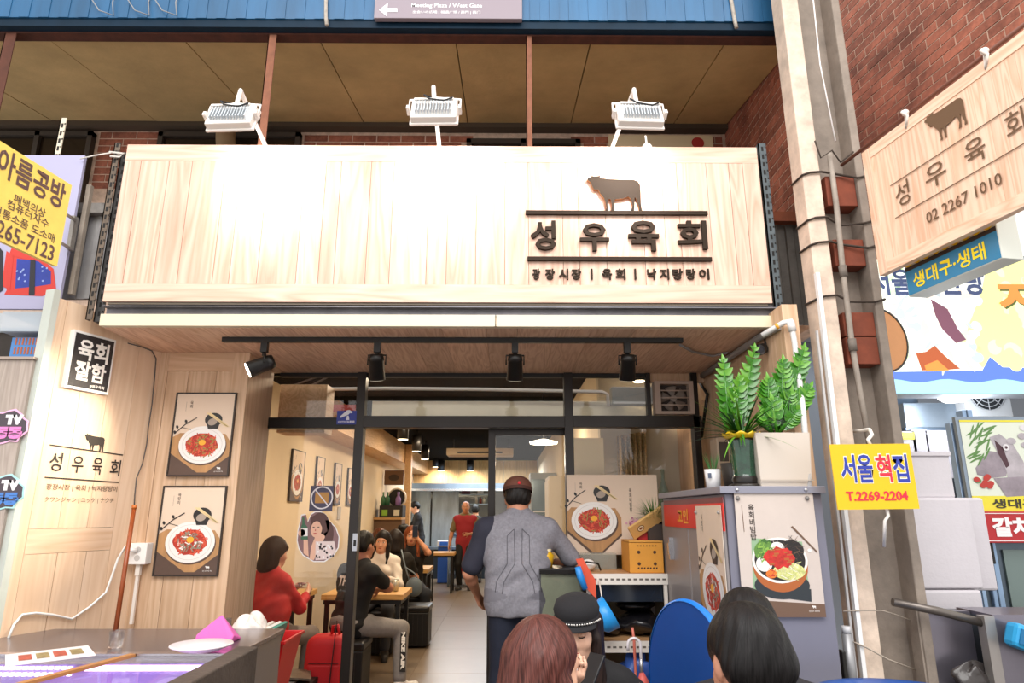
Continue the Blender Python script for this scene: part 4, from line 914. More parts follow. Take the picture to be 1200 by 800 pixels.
MB().box(X0-.03, X0-.004, 3.93, 3.95, 1.24, 1.36).box(X0-.035, X0-.025, 3.925, 3.955, 1.27, 1.33).build('handle', mat('#c5c4c8', .25, .8), dr)
for (yy, zz) in ((3.0, .0), (4.1, .0)): MB().box(X0+.02, X1-.02, yy+.02, yy+.06, 0, .08).build('foot', BLACK, t)
for x in (X0+.06, X1-.08): MB().ell((x, Y0-.016, ZT+.006), .008, n=10, m=6).build('screw', mat('#c9c9cc', .3, .8), t)
# red strip sign on the left face
Mx = Matrix.Translation((X0-.006, 0, 0)) @ Matrix.Rotation(R(-90), 4, 'Z')      # local x -> -y, faces -x
t = thing('red_strip_sign', (X0-.006, 3.5, 1.45), 'red strip sign with orange Korean letters on the fridge side', 'sign', rz=R(-90))
MB().box(-.60, .52, -.004, .0, -.03, .09).build('panel', mat('#d8261e', .4), t, local=True)
MB().box(-.60, .52, -.003, .0, .09, .115).build('upper_band', mat('#6d2430', .35), t, local=True)
MB().text('고인', -.17, .03, w=.22, h=.075, y=-.006, bold=.03).build('lettering', mat('#f0a020', .4), t, local=True)
# long poster on the left face (bent round the edge), near corner
t = thing('laminated_poster', (X0-.012, 3.2, .93), 'narrow laminated poster of octopus beef plate hung on fridge left side', 'poster', rz=R(-90))
mb = MB(); dish_art(mb, .40, .60, -.003, 1, None, '육탕이', seed=11); mb.build('print', PM, t, local=True); MB().box(-.20, .20, -.0029, 0, 0, .60).build('backing', mat('#d8cabc', .5), t, local=True)
for x in (-.18, .18): MB().ell((x, -.006, .57), .009, n=10, m=6).build('magnet', mat('#9a938c', .4), t, local=True)
# rice bowl poster on the front
q = [PY(860, 578, Y0-.004), PY(952, 577, Y0-.004), PY(968, 720, Y0-.004), PY(870, 723, Y0-.004)]
t = thing('laminated_poster', ((q[0].x+q[1].x)/2, Y0-.004, q[3].z), 'large laminated poster of mixed rice bowl on green cloth, front of fridge', 'poster')
mb = MB(); yb = Y0-.005
w_, h_ = q[1].x-q[0].x, q[0].z-q[3].z; cx = (q[0].x+q[1].x)/2; zb = q[3].z
U = lambda u, v: (cx+(u-.5)*w_, zb+v*h_)
P_ = [mat('#c9bbb1', .3, noise=.05, coat=.5), mat('#8fae8a', .5), mat('#2a3034', .5), mat('#b5673a', .3, .5), mat('#1f1a18', .5), mat('#5e8a3a', .5, noise=.4, nscale=50), mat('#c62c24', .5, noise=.4, nscale=60), mat('#d9d98e', .5, noise=.4, nscale=60), mat('#efe9e0', .4), mat('#e07a2c', .5), mat('#6d5240', .5), mat('#3f3530', .6), mat('#efe6dc', .3), mat('#86b048', .5), mat('#3c6a2a', .5), mat('#3a2c2c', .5), mat('#b8bf6a', .5)]
def pol(pts, k, mi): mb.flat([U(*p) for p in pts], yb-.0005*k, mi)
def pdc(u, v, ru, rv, k, mi): c = U(u, v); mb.disc(c[0], c[1], ru*w_, rv*w_, yb-.0005*k, mi)
pol([(0, 0), (1, 0), (1, 1), (0, 1)], 0, 0); pol([(0, 0), (1, 0), (1, .10), (0, .14)], 1, 10)
pol([(.14, .18), (.84, .13), (.80, .60), (.17, .63)], 2, 1); pol([(.16, .18), (.84, .12), (.85, .22), (.2, .24)], 3, 2); pdc(.5, .25, .34, .16, 3.5, 2)
pdc(.5, .40, .34, .30, 4, 3); pdc(.5, .45, .345, .27, 5, 12); pdc(.5, .45, .315, .24, 6, 4)
pdc(.33, .52, .14, .13, 7, 5); pdc(.48, .55, .09, .07, 7.3, 8); pdc(.66, .53, .15, .12, 7.2, 4); pdc(.30, .42, .10, .09, 7.4, 8); pdc(.60, .36, .20, .10, 7.6, 7); pdc(.38, .34, .07, .05, 7.8, 9)
pol([(.5+.19*math.cos(i*.349)*(1+.12*math.sin(i*5)), .47+.085*math.sin(i*.349)*(1+.2*math.sin(i*3))) for i in range(18)], 9, 6)
def scat(u0, v0, ru, rv, n, mis, k0, L=.03, T=.006):
    for i in range(n):
        a = random.uniform(0, 6.28); r = math.sqrt(random.random()); u, v = u0+ru*r*math.cos(a), v0+rv*r*math.sin(a); q = random.uniform(0, 3.1); du, dv = L*math.cos(q), L*.7*math.sin(q)
        pol([(u-du, v-dv), (u+du, v+dv), (u+du*.8, v+dv*.8+T), (u-du*.8, v-dv*.8+T)], k0+i*.01, random.choice(mis))
scat(.33, .52, .11, .10, 50, [5, 13, 14], 8, .035, .014); scat(.66, .53, .13, .10, 60, [15, 4, 10], 8, .05, .004); scat(.60, .37, .17, .08, 70, [7, 16, 8], 8.2, .05, .005); scat(.48, .56, .07, .05, 24, [8, 12], 8.1, .03, .006); scat(.38, .34, .05, .035, 20, [9, 6], 8.6, .03, .006)
for i in range(40):
    a = random.uniform(0, 6.28); r = math.sqrt(random.random()); u, v = .5+.17*r*math.cos(a), .47+.075*r*math.sin(a); d = random.uniform(-.03, .03)
    pol([(u-.03, v-.003+d*.3), (u+.03, v+.0+d*.3), (u+.03, v+.008), (u-.03, v+.006)], 9.5+i*.02, 6 if i % 2 else 3)
pol([(.68, .72), (.70, .73), (.98, .52), (.97, .51)], 5, 10); pdc(.74, .58, .03, .03, 6, 12); pdc(.88, .53, .025, .02, 6, 12)
c = U(.20, .76); mb.text('\n'.join('육회비빔밥'), c[0], c[1], w=w_*.075, h=h_*.30, y=yb-.002, mi=11, bold=.015); pol([(.085, .68), (.093, .68), (.088, .9), (.08, .9)], 2, 10)
c = U(.86, .055); mb.flat(cow(c[0], c[1]+.006, w_*.05), yb-.002, 12); mb.text('성우육회', c[0], c[1]-.004, w=w_*.13, h=h_*.014, y=yb-.002, mi=12)
mb.build('print', P_, t); MB().box(cx-w_/2, cx+w_/2, Y0-.0045, Y0-.0005, zb, zb+h_).build('backing', P_[0], t)
for u in (.04, .92): c = U(u, .96); MB().ell((c[0], yb-.004, c[1]), .010, n=10, m=6).build('magnet', mat('#7b7672', .4), t)
# ---- on the fridge top
FT = ZT+.022
def leaf(mb, p, d, L, w, up=(0, 0, 1), bend=.3, mi=0, n=5, fold=.15):
    d = Vector(d).normalized(); s = d.cross(Vector(up)); s = s.normalized() if s.length > .01 else Vector((1, 0, 0)); u = s.cross(d)
    def fn(a, b):
        ww = w*math.sin(math.pi*min(1, (a*.97+.03)**.7)); q = (b-.5)*2
        return Vector(p)+d*(L*a)-u*(bend*L*a*a)+s*(q*ww/2)+u*(fold*abs(q)*ww)
    mb.grid(fn, n, 2, mi, True)
LEAFS = [mat('#3a7d1a', .28, noise=.35, nscale=30, spec=.6), mat('#153a13', .35, noise=.3, nscale=30), mat('#5f9a2c', .35)]
# small white pot
p = PY(836, 566, 3.35); t = thing('small_pot_plant', (p.x, 3.35, FT), 'small white pot with short green sprig on the fridge top', 'plant')
MB().lathe([(0, 0), (.034, 0), (.040, .095), (.036, .095), (.034, .085), (0, .085)], (p.x, 3.35, FT), 24).build('pot', mat('#f1efee', .4), t)
mb = MB()
for i in range(26): a = random.uniform(0, 6.28); leaf(mb, (p.x+.012*math.cos(a), 3.35+.012*math.sin(a), FT+.085), (.35*math.cos(a), .35*math.sin(a), 1), random.uniform(.05, .11), .007, up=(1, .2, 0), bend=.05, n=3)
mb.build('foliage', mat('#4a8a4a', .5, noise=.3), t)
MB().box(p.x-.036, p.x-.02, 3.308, 3.312, FT+.05, FT+.075).build('tag', mat('#5a6478', .5), t)
# green glazed vase with yellow rim and grassy plant
p = PY(873, 560, 3.2); vx = p.x; t = thing('vase_plant', (vx, 3.2, FT), 'green glazed vase with yellow frilled rim and grassy plant', 'plant')
MB().lathe([(0, 0), (.075, 0), (.078, .012), (.06, .02)], (vx, 3.2, FT), 28).build('saucer', mat('#2b2622', .35), t)
MB().lathe([(.055, .018), (.062, .04), (.055, .055), (.052, .07), (.058, .15), (.066, .22), (.064, .23), (.05, .23)], (vx, 3.2, FT), 32, mis=[1, 1, 0, 0, 0, 1, 1]).build('vase', [mat('#1d4a34', .15, noise=.7, nscale=14, coat=.6), mat('#1c1815', .3)], t)
mb = MB(); n = 48
for k, (r, z) in enumerate(((.066, .232), (.086, .245), (.084, .252), (.06, .24))): pass
def rimf(u, v):
    a = 2*math.pi*u; r = .058+.03*math.sin(v*math.pi*.5); return Vector((vx+r*math.cos(a), 3.2+r*math.sin(a), FT+.23+.025*v+.006*v*math.sin(a*9)))
mb.grid(rimf, 54, 4); mb.build('rim', mat('#e8c01c', .3), t, solid=.005)
mb = MB()
for i in range(80):
    a = random.uniform(0, 6.28); el = random.uniform(.15, 1.3); L = random.uniform(.14, .28); leaf(mb, (vx+.02*math.cos(a), 3.2+.02*math.sin(a), FT+.235), (math.cos(a)*math.cos(el), math.sin(a)*math.cos(el), math.sin(el)) , L, .013, bend=random.uniform(.2, .7), mi=random.choice([0, 1, 1, 2]), n=6)
for a_, b_ in (((815, 470), (900, 545)),):
    for q in range(5):
        tip = PY(812+q*9, 462+q*12, 3.2); d = tip-Vector((vx, 3.2, FT+.24)); leaf(mb, (vx, 3.2, FT+.24), d, d.length, .008, bend=.08, mi=2, n=6)
mb.build('foliage', LEAFS, t)
def zz(mb, base, tip, L2, n=9):
    base, tip = Vector(base), Vector(tip); d = tip-base; s = d.cross(Vector((0, 1, 0))).normalized()
    mb.tube([base, base+d*.5+Vector((0, .0, .0)), tip], [.009, .007, .003], 6, 0)
    for k in range(n):
        f = .30+.7*k/(n-1); w = L2*math.sin(math.pi*(.12+.80*(k/(n-1))))**.6
        for sg_ in (-1, 1):
            dd = s*sg_*.8+d.normalized()*.7+Vector((0, random.uniform(-.35, .15), 0)); leaf(mb, base+d*f, dd, w, w*.64, up=(0, -1, .2), bend=.12, mi=random.choice([0, 0, 2]) if f > .55 else random.choice([0, 1]), n=5)
    leaf(mb, tip-d*.02, d, L2*.8, L2*.3, up=(0, -1, 0), mi=2)
# zz plant behind the vase and in the cream pot
t = thing('zamia_plant', (vx+.02, 3.42, FT), 'tall glossy dark green leaf stems behind the green vase', 'plant')
MB().lathe([(0, 0), (.045, 0), (.06, .13), (.055, .13), (0, .12)], (vx+.02, 3.42, FT), 20).build('pot', mat('#4a4440', .5), t)
mb = MB()
for tp in ((848, 424), (884, 410), (866, 446)): zz(mb, (vx+.02, 3.42, FT+.12), PY(*tp, 3.38), .075, 12)
mb.build('foliage', LEAFS, t)
a, b = PY(889, 562, 3.12), PY(948, 507, 3.12)
t = thing('zamia_plant', ((a.x+b.x)/2, 3.2, FT), 'glossy broad-leaved plant in large square cream pot on the fridge', 'plant')
px_ = (a.x+b.x)/2; hw_ = (b.x-a.x)/2
mb = MB(); o = [(px_-hw_*.92, 3.12, FT), (px_+hw_*.92, 3.12, FT), (px_+hw_*.92, 3.33, FT), (px_-hw_*.92, 3.33, FT), (px_-hw_, 3.11, b.z), (px_+hw_, 3.11, b.z), (px_+hw_, 3.34, b.z), (px_-hw_, 3.34, b.z)]
mb.add(o, [(0, 3, 2, 1), (0, 1, 5, 4), (1, 2, 6, 5), (2, 3, 7, 6), (3, 0, 4, 7)]); mb.add([(x*.88+px_*.12, (y-3.22)*.88+3.22, b.z-.0) for x, y, z in o[4:]], [(0, 1, 2, 3)], 1)
mb.build('pot', [mat('#cfc4b8', .35), mat('#3a2c20', .9)], t, bevel=.006); MB().box(px_-hw_*.96, px_+hw_*.96, 3.107, 3.112, FT+.03, FT+.034).build('pot_ridge', mat('#b8ada0', .4), t)
mb = MB()
for tp in ((942, 410), (918, 425), (900, 447), (948, 455), (926, 462), (905, 470), (935, 480), (895, 485)): zz(mb, (px_+random.uniform(-.03, .03), 3.2+random.uniform(-.03, .03), b.z-.01), PY(*tp, 3.15), .07, 12)
mb.build('foliage', LEAFS, t)
# intercom-like beige unit & wood batten on the right wall
a, b = PY(812, 551, 4.3), PY(828, 514, 4.3)
t = thing('meter_box', (1.40, 4.3, a.z), 'beige electricity meter box with small window on the right wood wall', 'box')
MB().box(1.33, 1.415, 4.2, 4.34, a.z, b.z).build('casing', mat('#b09c86', .5), t, bevel=.008); MB().box(1.345, 1.40, 4.197, 4.2, a.z+.05, b.z-.03).build('window', mat('#4a443e', .2), t)
a, b = PY(824, 440, 4.5), PY(820, 520, 4.45)
mb = MB(); mb.tube([PX(817, 443, 1.40), PX(829, 462, 1.40), PX(822, 512, 1.40)], .012, 6); thing1(mb, 'black_conduit', BLACK, 'black conduit on the wood wall beside exhaust fan', 'pipe')
# bullet camera with conduit along the soffit edge
t = thing('security_camera', PZ(905, 385, 2.45), 'black bullet security camera under the right end of soffit', 'camera')
c = PZ(886, 407, 2.34); m_ = PZ(897, 391, 2.45)
MB().cyl((m_.x, m_.y, 2.456), (m_.x, m_.y, 2.445), .03).build('mount', mat('#2c2a2a', .4), t)
MB().tube([(m_.x, m_.y, 2.445), (m_.x, m_.y, 2.40), (m_.x-.02, m_.y-.01, 2.375)], .011, 8).build('arm', mat('#4b484a', .35, .3), t)
d = Vector((-.75, -.6, -.32)).normalized(); q0 = Vector((m_.x-.02, m_.y-.01, 2.365))
MB().tube([q0-d*.05, q0+d*.03, q0+d*.032], [.022, .022, .028], 16).build('body', mat('#6d6a6c', .35, .3), t); MB().tube([q0+d*.01, q0+d*.05], [.03, .031], 16, cap=False).build('hood', mat('#1b1a1b', .4), t)
MB().cyl(q0+d*.034, q0+d*.036, .018).build('lens', mat('#3c3a40', .15), t)
PVC = mat('#dcdad8', .4)
mb = MB(); e = PX(928, 378, 1.47); 
mb.tube([(1.38, 4.55, 2.43), (1.385, 4.0, 2.43), (1.39, 3.5, 2.43), (1.41, 3.28, 2.43)], .02, 10); thing1(mb, 'corner_conduit', mat('#8d8a88', .5), 'grey conduit along the soffit corner on the right', 'pipe')
mb = MB(); a = PY(900, 390, 3.25); mb.tube([PY(893, 393, 3.27), PY(918, 378, 3.22), PY(927, 376, 3.2), PY(928, 384, 3.2), PY(931, 400, 3.2), PY(941, 480, 3.15), PY(951, 600, 3.12)], .014, 10); 
t = thing('downpipe', PY(951, 600, 3.12), 'white plastic pipe with elbow and yellow band running down the right wood wall', 'pipe'); mb.build('pipe', PVC, t)
MB().cyl(PY(926, 376, 3.2), PY(929, 388, 3.2), .019).build('elbow', PVC, t); MB().cyl(PY(909, 383, 3.235), PY(912, 381.5, 3.23), .0155).build('band', mat('#e0a030', .4), t)
a = PY(946, 545, 3.14); MB().cyl((a.x, a.y-.002, a.z-.012), (a.x, a.y-.002, a.z+.012), .0155).build('band', mat('#e0a030', .4), t)
mb = MB(); mb.tube([PZ(797, 404, 2.445), PZ(812, 412, 2.445), PZ(835, 417, 2.445), PZ(853, 413, 2.44)], .008, 6); thing1(mb, 'grey_cable', mat('#8f8b8a', .6), 'grey flex looping from the track end to the corner conduit', 'cable')
# ---- wire rack with shelves
t = thing('storage_rack', (.74, 4.3, 0), 'cream slotted steel rack with wooden shelf boards beside fridge', 'rack')
CRM = mat('#e8e0d6', .5); z1 = PY(735, 672, 4.12).z; z2 = PY(735, 751, 4.12).z
for zz_ in (z1, z2, .12):
    MB().box(.47, .955, 4.13, 4.52, zz_-.012, zz_).build('shelf_board', wood('#c8996a', '#a87a4c', 'x', 1, .5, .05), t)
    mb = MB(); mb.box(.47, .955, 4.115, 4.13, zz_-.06, zz_-.0); mb.build('edge_rail', CRM, t); mb = MB()
    for k in range(14): mb.box(.48+k*.034, .50+k*.034, 4.113, 4.1149, zz_-.036, zz_-.026)
    mb.build('slots', mat('#6b625a', .7), t)['kind'] = 'stuff'
for x in (.475, .93): 
    for y in (4.12, 4.5): MB().box(x, x+.02, y, y+.02, 0, z1).build('leg', CRM, t)
# orange carton
a, b, c = PY(752, 669, 4.16), PY(731, 628, 4.25), PY(778, 634, 4.16)
t = thing('orange_carton', (.84, 4.25, z1), 'yellow orange cardboard carton with air holes on the rack', 'box')
OR = mat('#d99638', .7, noise=.08, nscale=5); X0c, X1c, Yc0, Yc1, Zc = a.x, .945, 4.16, 4.44, z1+.175
MB().box(X0c-.07, X1c, Yc0, Yc1, z1+.001, Zc).build('carton', OR, t, bevel=.002)
MB().box(X0c-.07, X1c, Yc0-.005, Yc1, Zc, Zc+.006, M=Matrix.Translation((0, 0, .003))).build('flap', mat('#e0a24a', .7), t)
mb = MB()
for (u, v) in ((.28, .68), (.28, .3), (.75, .68), (.75, .3)): mb.disc(X0c-.07+u*(X1c-X0c+.07), z1+v*.175, .010, .010, Yc0-.001, 0, 16)
for k in range(7):
    for zq, hq in ((z1+.022, .012), (z1+.152, .008)): xq = (X0c+X1c)/2-.09+k*.018; mb.flat([(xq, zq), (xq+.011, zq+.001), (xq+.010, zq+hq), (xq+.001, zq+hq*.8)], Yc0-.001)
mb.build('print', mat('#4a2c1a', .7), t)
# white cable coil and small white device
a = PY(688, 655, 4.35); mb = MB(); mb.ell((a.x, 4.3, z1+.035), (.045, .06, .035)); t = thing('white_kettle_lid', (a.x, 4.3, z1), 'small white rounded device with black cable on the rack, left of carton', 'device'); mb.build('body', mat('#efece8', .3), t)
MB().tube([(a.x-.05, 4.25, z1+.01), (a.x-.02, 4.22, z1+.06), (a.x+.05, 4.22, z1+.05), (a.x+.07, 4.25, z1+.01)], .006, 6).build('cable', BLACK, t)
# poster leaning on glass above rack
a, b = PY(666, 650, 4.50), PY(770, 556, 4.50)
t = thing('leaning_poster', ((a.x+b.x)/2, 4.52, z1), 'wide poster of raw beef with egg yolk leaning against the window', 'poster')
w_, h_ = b.x-a.x, b.z-a.z; MB().box(-w_/2, w_/2, -.0, .012, a.z-z1, b.z-z1).build('board', mat('#e3cbb4', .5), t, local=True)
mb = MB(); dish_art(mb, w_, h_, -.001, 0, Matrix.Translation((0, 0, a.z-z1)), '육회', cx=-w_*.22, land=True, seed=21)
mb.text('\n'.join('육회비빔밥'), w_*.20, a.z-z1+h_*.68, w=.018, h=.15, y=-.003, mi=9, bold=.01)
for i in range(40): mb.disc(w_*.24+random.gauss(0, .025), a.z-z1+h_*.40+random.gauss(0, .018), .008, .007, -.004-.0001*i, 14+(i % 2), 8)
mb.build('print', PM+[mat('#b06a86', .5), mat('#dca0b4', .5)], t, local=True)
t = thing('glass_stand', ((a.x+b.x)/2, 4.45, z1), 'clear acrylic ledge in front of the leaning poster', 'stand')
MB().box(a.x, .70, 4.40, 4.49, z1, z1+.10).build('block', mat('#a9a79a', .15, alpha=.45), t)
# things on glass side: grass plant, open orange box, red box
p = PY(770, 575, 4.3); t = thing('grass_plant', (.955+.0, 4.34, z1), 'bushy bright green grass plant beside leaning poster', 'plant')
gx = PY(766, 590, 4.3).x
MB().lathe([(0, .28), (.05, .28), (.06, .33), (0, .33)], (gx, 4.32, z1), 16).build('pot', mat('#3b2c24', .6), t); MB().box(gx-.05, gx+.05, 4.27, 4.37, z1+.18, z1+.28).build('stand_block', mat('#3a2f2a', .7), t)
mb = MB()
for i in range(260):
    a_ = random.uniform(0, 6.28); el = random.uniform(.1, 1.4); leaf(mb, (gx+.03*math.cos(a_), 4.32+.03*math.sin(a_), z1+.32), (math.cos(a_)*math.cos(el), math.sin(a_)*math.cos(el), math.sin(el)), random.uniform(.07, .15), .004, bend=.3, mi=random.choice([0, 1]), n=3)
mb.build('foliage', [mat('#5c8a1e', .5, noise=.3), mat('#2f5e16', .5)], t)
M = Matrix.Translation(PY(757, 612, 4.27)) @ Matrix.Rotation(R(-32), 4, 'Y') @ Matrix.Rotation(R(28), 4, 'X')
t = thing('gift_box', M.translation, 'tilted tan gift box lid with round emblem above the orange carton', 'box', rot=M.to_euler())
MB().box(-.12, .13, -.02, .0, -.045, .045).build('lid', mat('#cfa566', .6, noise=.06), t, local=True, bevel=.002)
mb = MB(); mb.disc(-.05, 0, .024, .02, -.0215, 0).disc(-.05, 0, .019, .015, -.022, 1).disc(-.05, 0, .012, .008, -.0225, 2); mb.build('emblem', [mat('#7a5a34', .5), mat('#e8dcc0', .5), mat('#8a4a24', .5)], t, local=True)
M = Matrix.Translation(PY(768, 622, 4.30)) @ Matrix.Rotation(R(-32), 4, 'Y')
t = thing('gift_box', M.translation, 'deep red gift box with pale leaf print half under the tan lid', 'box', rot=M.to_euler())
MB().box(-.12, .09, 0, .05, -.07, .035).build('box_body', mat('#a81c22', .4), t, local=True, bevel=.002)
mb = MB(); 
for k in range(5): mb.disc(-.01+.012*k, -.02+.006*k, .012, .004, -.002-.0003*k, 0, 10, .5+k*.5)
mb.build('print', mat('#a9b58a', .5), t, local=True)
# black bags and stuff on the middle shelf
def bagshape(name, x, y, z, r, m, label, seed): return crumple((x, y, z), r, m, name, label, 'bag', seed, 22, .12)
BB = mat('#17161a', .25, bump=.4, bscale=14, coat=.3)
bagshape('black_bag', .82, 4.33, z2+.07, (.13, .13, .068), BB, 'glossy black bag lying on the middle rack shelf at right', 4)
bagshape('black_bag', .62, 4.34, z2+.06, (.09, .13, .06), BB, 'glossy black bag on the middle rack shelf behind blue helmet', 9)
thing1(MB().box(.50, .94, 4.16, 4.45, z1-.16, z1-.06), 'dark_panel_box', mat('#1c2430', .15, coat=.4), 'shiny dark navy box under the top rack shelf', 'box')
bagshape('black_bag', .80, 4.36, z2+.17, (.12, .12, .04), BB, 'flat black bag topmost of the pile on the middle shelf', 12)
crumple((.76, 4.2, z2-.20), (.11, .08, .11), mat('#3c5fae', .3, bump=.6, bscale=22), 'blue_plastic_bag', 'crumpled blue plastic bag under the rack behind the pink umbrella', 'bag', 14)
crumple((.60, 4.25, z2-.27), (.12, .08, .10), mat('#3d5488', .3, bump=.6, bscale=22), 'blue_plastic_bag', 'darker blue plastic bag under the rack, left one', 'bag', 15)
# umbrellas
def umbrella(px, py, Y, hc, cc, label, L=.75, open_=0.03):
    p = PY(px, py, Y); t = thing('umbrella', (p.x, Y, max(0, p.z-L)), label, 'umbrella', 'umbrellas hooked at the rack')
    mb = MB(); r = .035; mb.tube([(p.x-2*r, Y, p.z-.08)]+[(p.x-r+r*math.cos(a), Y, p.z-.05+r*math.sin(a)) for a in [math.pi-k*math.pi/8 for k in range(9)]]+[(p.x+.0, Y, p.z-.2)], .008, 10); mb.build('hooked_handle', mat(hc, .35), t)
    mb = MB(); mb.tube([(p.x, Y, p.z-.19), (p.x+.005, Y, p.z-.23), (p.x+.01, Y, p.z-.33), (p.x+.02, Y, p.z-.5), (p.x+.02, Y, p.z-L)], [.012, open_, open_*1.2, open_*.8, .008], 12); mb.build('folded_canopy', mat(cc, .5, bump=.4, bscale=40), t)
    MB().cyl((p.x, Y, p.z-.12), (p.x, Y, p.z-.2), .0095).build('shaft', mat('#b9b9bd', .3, .8), t)
umbrella(750, 744, 3.95, '#e8e0e4', '#d8625a', 'pink folded umbrella with white hooked handle beside rack')
umbrella(776, 738, 4.0, '#1a1a1c', '#d0d2cc', 'pale folded umbrella with black hooked handle beside rack', open_=.025)
mb = MB(); p = PY(741, 735, 4.05); mb.tube([p, PY(743, 750, 4.05), PY(745, 790, 4.05), (PY(745, 790, 4.05).x, 4.05, .0)], .008, 8); thing1(mb, 'pink_umbrella_handle', mat('#e07a68', .4), 'thin coral umbrella handle poking above the rack shelf', 'umbrella')
# blue round table folded up, blue table bottom right
BT = mat('#1a4f9e', .3, noise=.05, coat=.3); BT2 = mat('#1f7ad8', .35)
c = PY(806, 800, 2.85); nn = Vector((-.945, -.30, .03)).normalized(); zq = nn.to_track_quat('Z', 'Y').to_matrix().to_4x4()
Mt = Matrix.Translation((c.x, c.y, c.z)) @ zq
t = thing('folded_round_table', (c.x, c.y, 0), 'blue round table top standing folded on edge beside fridge', 'table')
mb = MB(); mb.lathe([(0, 0), (.30, 0)], n=56, M=Mt); mb.build('top', BT, t)
mb = MB(); mb.lathe([(.30, .004), (.308, 0), (.31, -.012), (.308, -.024), (0, -.024)], n=56, M=Mt); mb.build('rim', BT2, t)
mb = MB(); mb.tube([Mt @ Vector(p) for p in ((-.15, -.15, -.03), (-.15, .3-.62, -.05), (.15, .3-.62, -.05), (.15, -.15, -.03))], .012, 8); mb.build('leg', mat('#a9a9ad', .3, .8), t)
MB().cyl((c.x+.03, c.y, 0), (c.x+.02, c.y, c.z-.29), .012).build('leg', mat('#a9a9ad', .3, .8), t)
bt = thing('blue_table', (1.40, 2.52, 0), 'blue round table top at the bottom right corner of the view', 'table')
mb = MB(); mb.lathe([(0, .865), (.30, .865), (.315, .87), (.32, .86), (.31, .835), (0, .835)], (1.40, 2.52, 0), 48); mb.build('top', BT, bt)
MB().cyl((1.40, 2.52, 0), (1.40, 2.52, .835), .03).build('pedestal', mat('#a9a9ad', .3, .8), bt); MB().lathe([(0, .03), (.2, .03), (.22, 0)], (1.40, 2.52, 0), 24).build('foot', mat('#a9a9ad', .3, .8), bt)
# orange and blue things hanging above the cap; helmet
mb = MB(); p = [PY(675, 655, 4.09), PY(683, 654, 4.09), PY(698, 680, 4.09), PY(699, 702, 4.09), PY(688, 690, 4.09)]; mb.add([tuple(q) for q in p]+[(q.x, q.y+.02, q.z) for q in p], [(0, 1, 2, 3, 4), (9, 8, 7, 6, 5)]+[(i, (i+1) % 5, 5+(i+1) % 5, 5+i) for i in range(5)])
thing1(mb, 'orange_flag', mat('#e2573a', .5), 'orange red cloth flap hanging beside the rack above black cap', 'cloth')
mb = MB(); mb.tube([PY(677, 664, 4.05), PY(680, 675, 4.05), PY(686, 690, 4.05)], [.018, .022, .016], 10); thing1(mb, 'blue_tube', mat('#2f8fe0', .35), 'small bright blue tube beside the orange cloth flap', 'tube')
p = PY(707, 722, 3.98); t = thing('blue_bowl', (p.x, 3.98, p.z-.1), 'bright light blue plastic bowl hanging behind the woman in the cap', 'bowl')
Mb_ = Matrix.Translation(p) @ Matrix.Rotation(R(60), 4, 'Y')
MB().lathe([(0, -.06), (.05, -.055), (.085, -.02), (.095, .05), (.088, .05), (.08, -.01), (0, -.045)], n=28, M=Mb_).build('shell', mat('#2d9ae6', .35), t); MB().tube([p+Vector((0, .0, .06)), p+Vector((0, .06, .12)), (p.x, 4.12, z1-.03)], .004, 6).build('hook', CRM, t)
# prep counter and glass tank in front of the man
t = thing('prep_counter', (.35, 4.9, 0), 'dark steel prep counter with glass tank right of the man', 'counter')
zc = PY(660, 664, 4.3).z
MB().box(.20, .46, 4.15, 4.52, zc-.03, zc).build('worktop', mat('#1d1b1a', .3, .3), t, bevel=.003); MB().box(.20, .46, 4.16, 4.52, .0, .75).build('base', mat('#3c3f3c', .4, .4), t)
MB().box(.21, .45, 4.18, 4.5, .76, zc-.031).build('water', mat('#a3a890', .3, noise=.2, nscale=5), t); MB().box(.2, .46, 4.16, 4.168, .75, zc-.03).build('pane', glass(), t)
mb = MB(); p = PY(640, 648, 4.25); mb.lathe([(0, 0), (.04, 0), (.05, .07), (.02, .10), (0, .10)], (p.x, 4.28, zc), 16); t = thing('yellow_jar', (p.x, 4.28, zc), 'yellow jar on the dark counter by the man', 'jar'); mb.build('body', mat('#d8a81c', .3), t); MB().lathe([(.03, .085), (.035, .105), (0, .12)], (p.x, 4.28, zc), 16).build('lid', mat('#e8d9b0', .4), t)
# ================================================================ CONCRETE COLUMN AND RIGHT STALL
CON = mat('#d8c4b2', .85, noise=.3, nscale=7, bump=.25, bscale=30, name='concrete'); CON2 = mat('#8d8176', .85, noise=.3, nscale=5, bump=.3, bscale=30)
col = thing('concrete_column', (1.72, 3.3, 0), 'tall weathered concrete column with hollow side holding bricks and pipe', 'column')
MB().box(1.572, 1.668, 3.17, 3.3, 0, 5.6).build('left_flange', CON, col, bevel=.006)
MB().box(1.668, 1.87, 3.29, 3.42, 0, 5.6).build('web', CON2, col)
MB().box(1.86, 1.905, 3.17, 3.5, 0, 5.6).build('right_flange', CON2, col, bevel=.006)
WB = mat('#7a3a24', .8, noise=.3, nscale=10)
for y0_, y1_, z_ in ((218, 252, 3.3), (290, 320, 3.3), (373, 400, 3.25), (401, 432, 3.25)):
    a, b = PY(1000, y1_, 3.3), PY(1000, y0_, 3.3); MB().box(1.70, 1.858, 3.19, 3.29, a.z, b.z).build('wooden_block', WB, col, bevel=.004)
t = thing('column_pipe', PY(1018, 480, 3.28), 'old grey pipe running down inside the hollow of the column', 'pipe')
mb = MB(); mb.tube([PY(972, 180, 3.18), PY(980, 240, 3.165), PY(988, 320, 3.165), PY(998, 400, 3.165), PY(1008, 460, 3.2), PY(1019, 520, 3.2)], .014, 10); mb.build('pipe', mat('#9a8f84', .7, noise=.3), t)
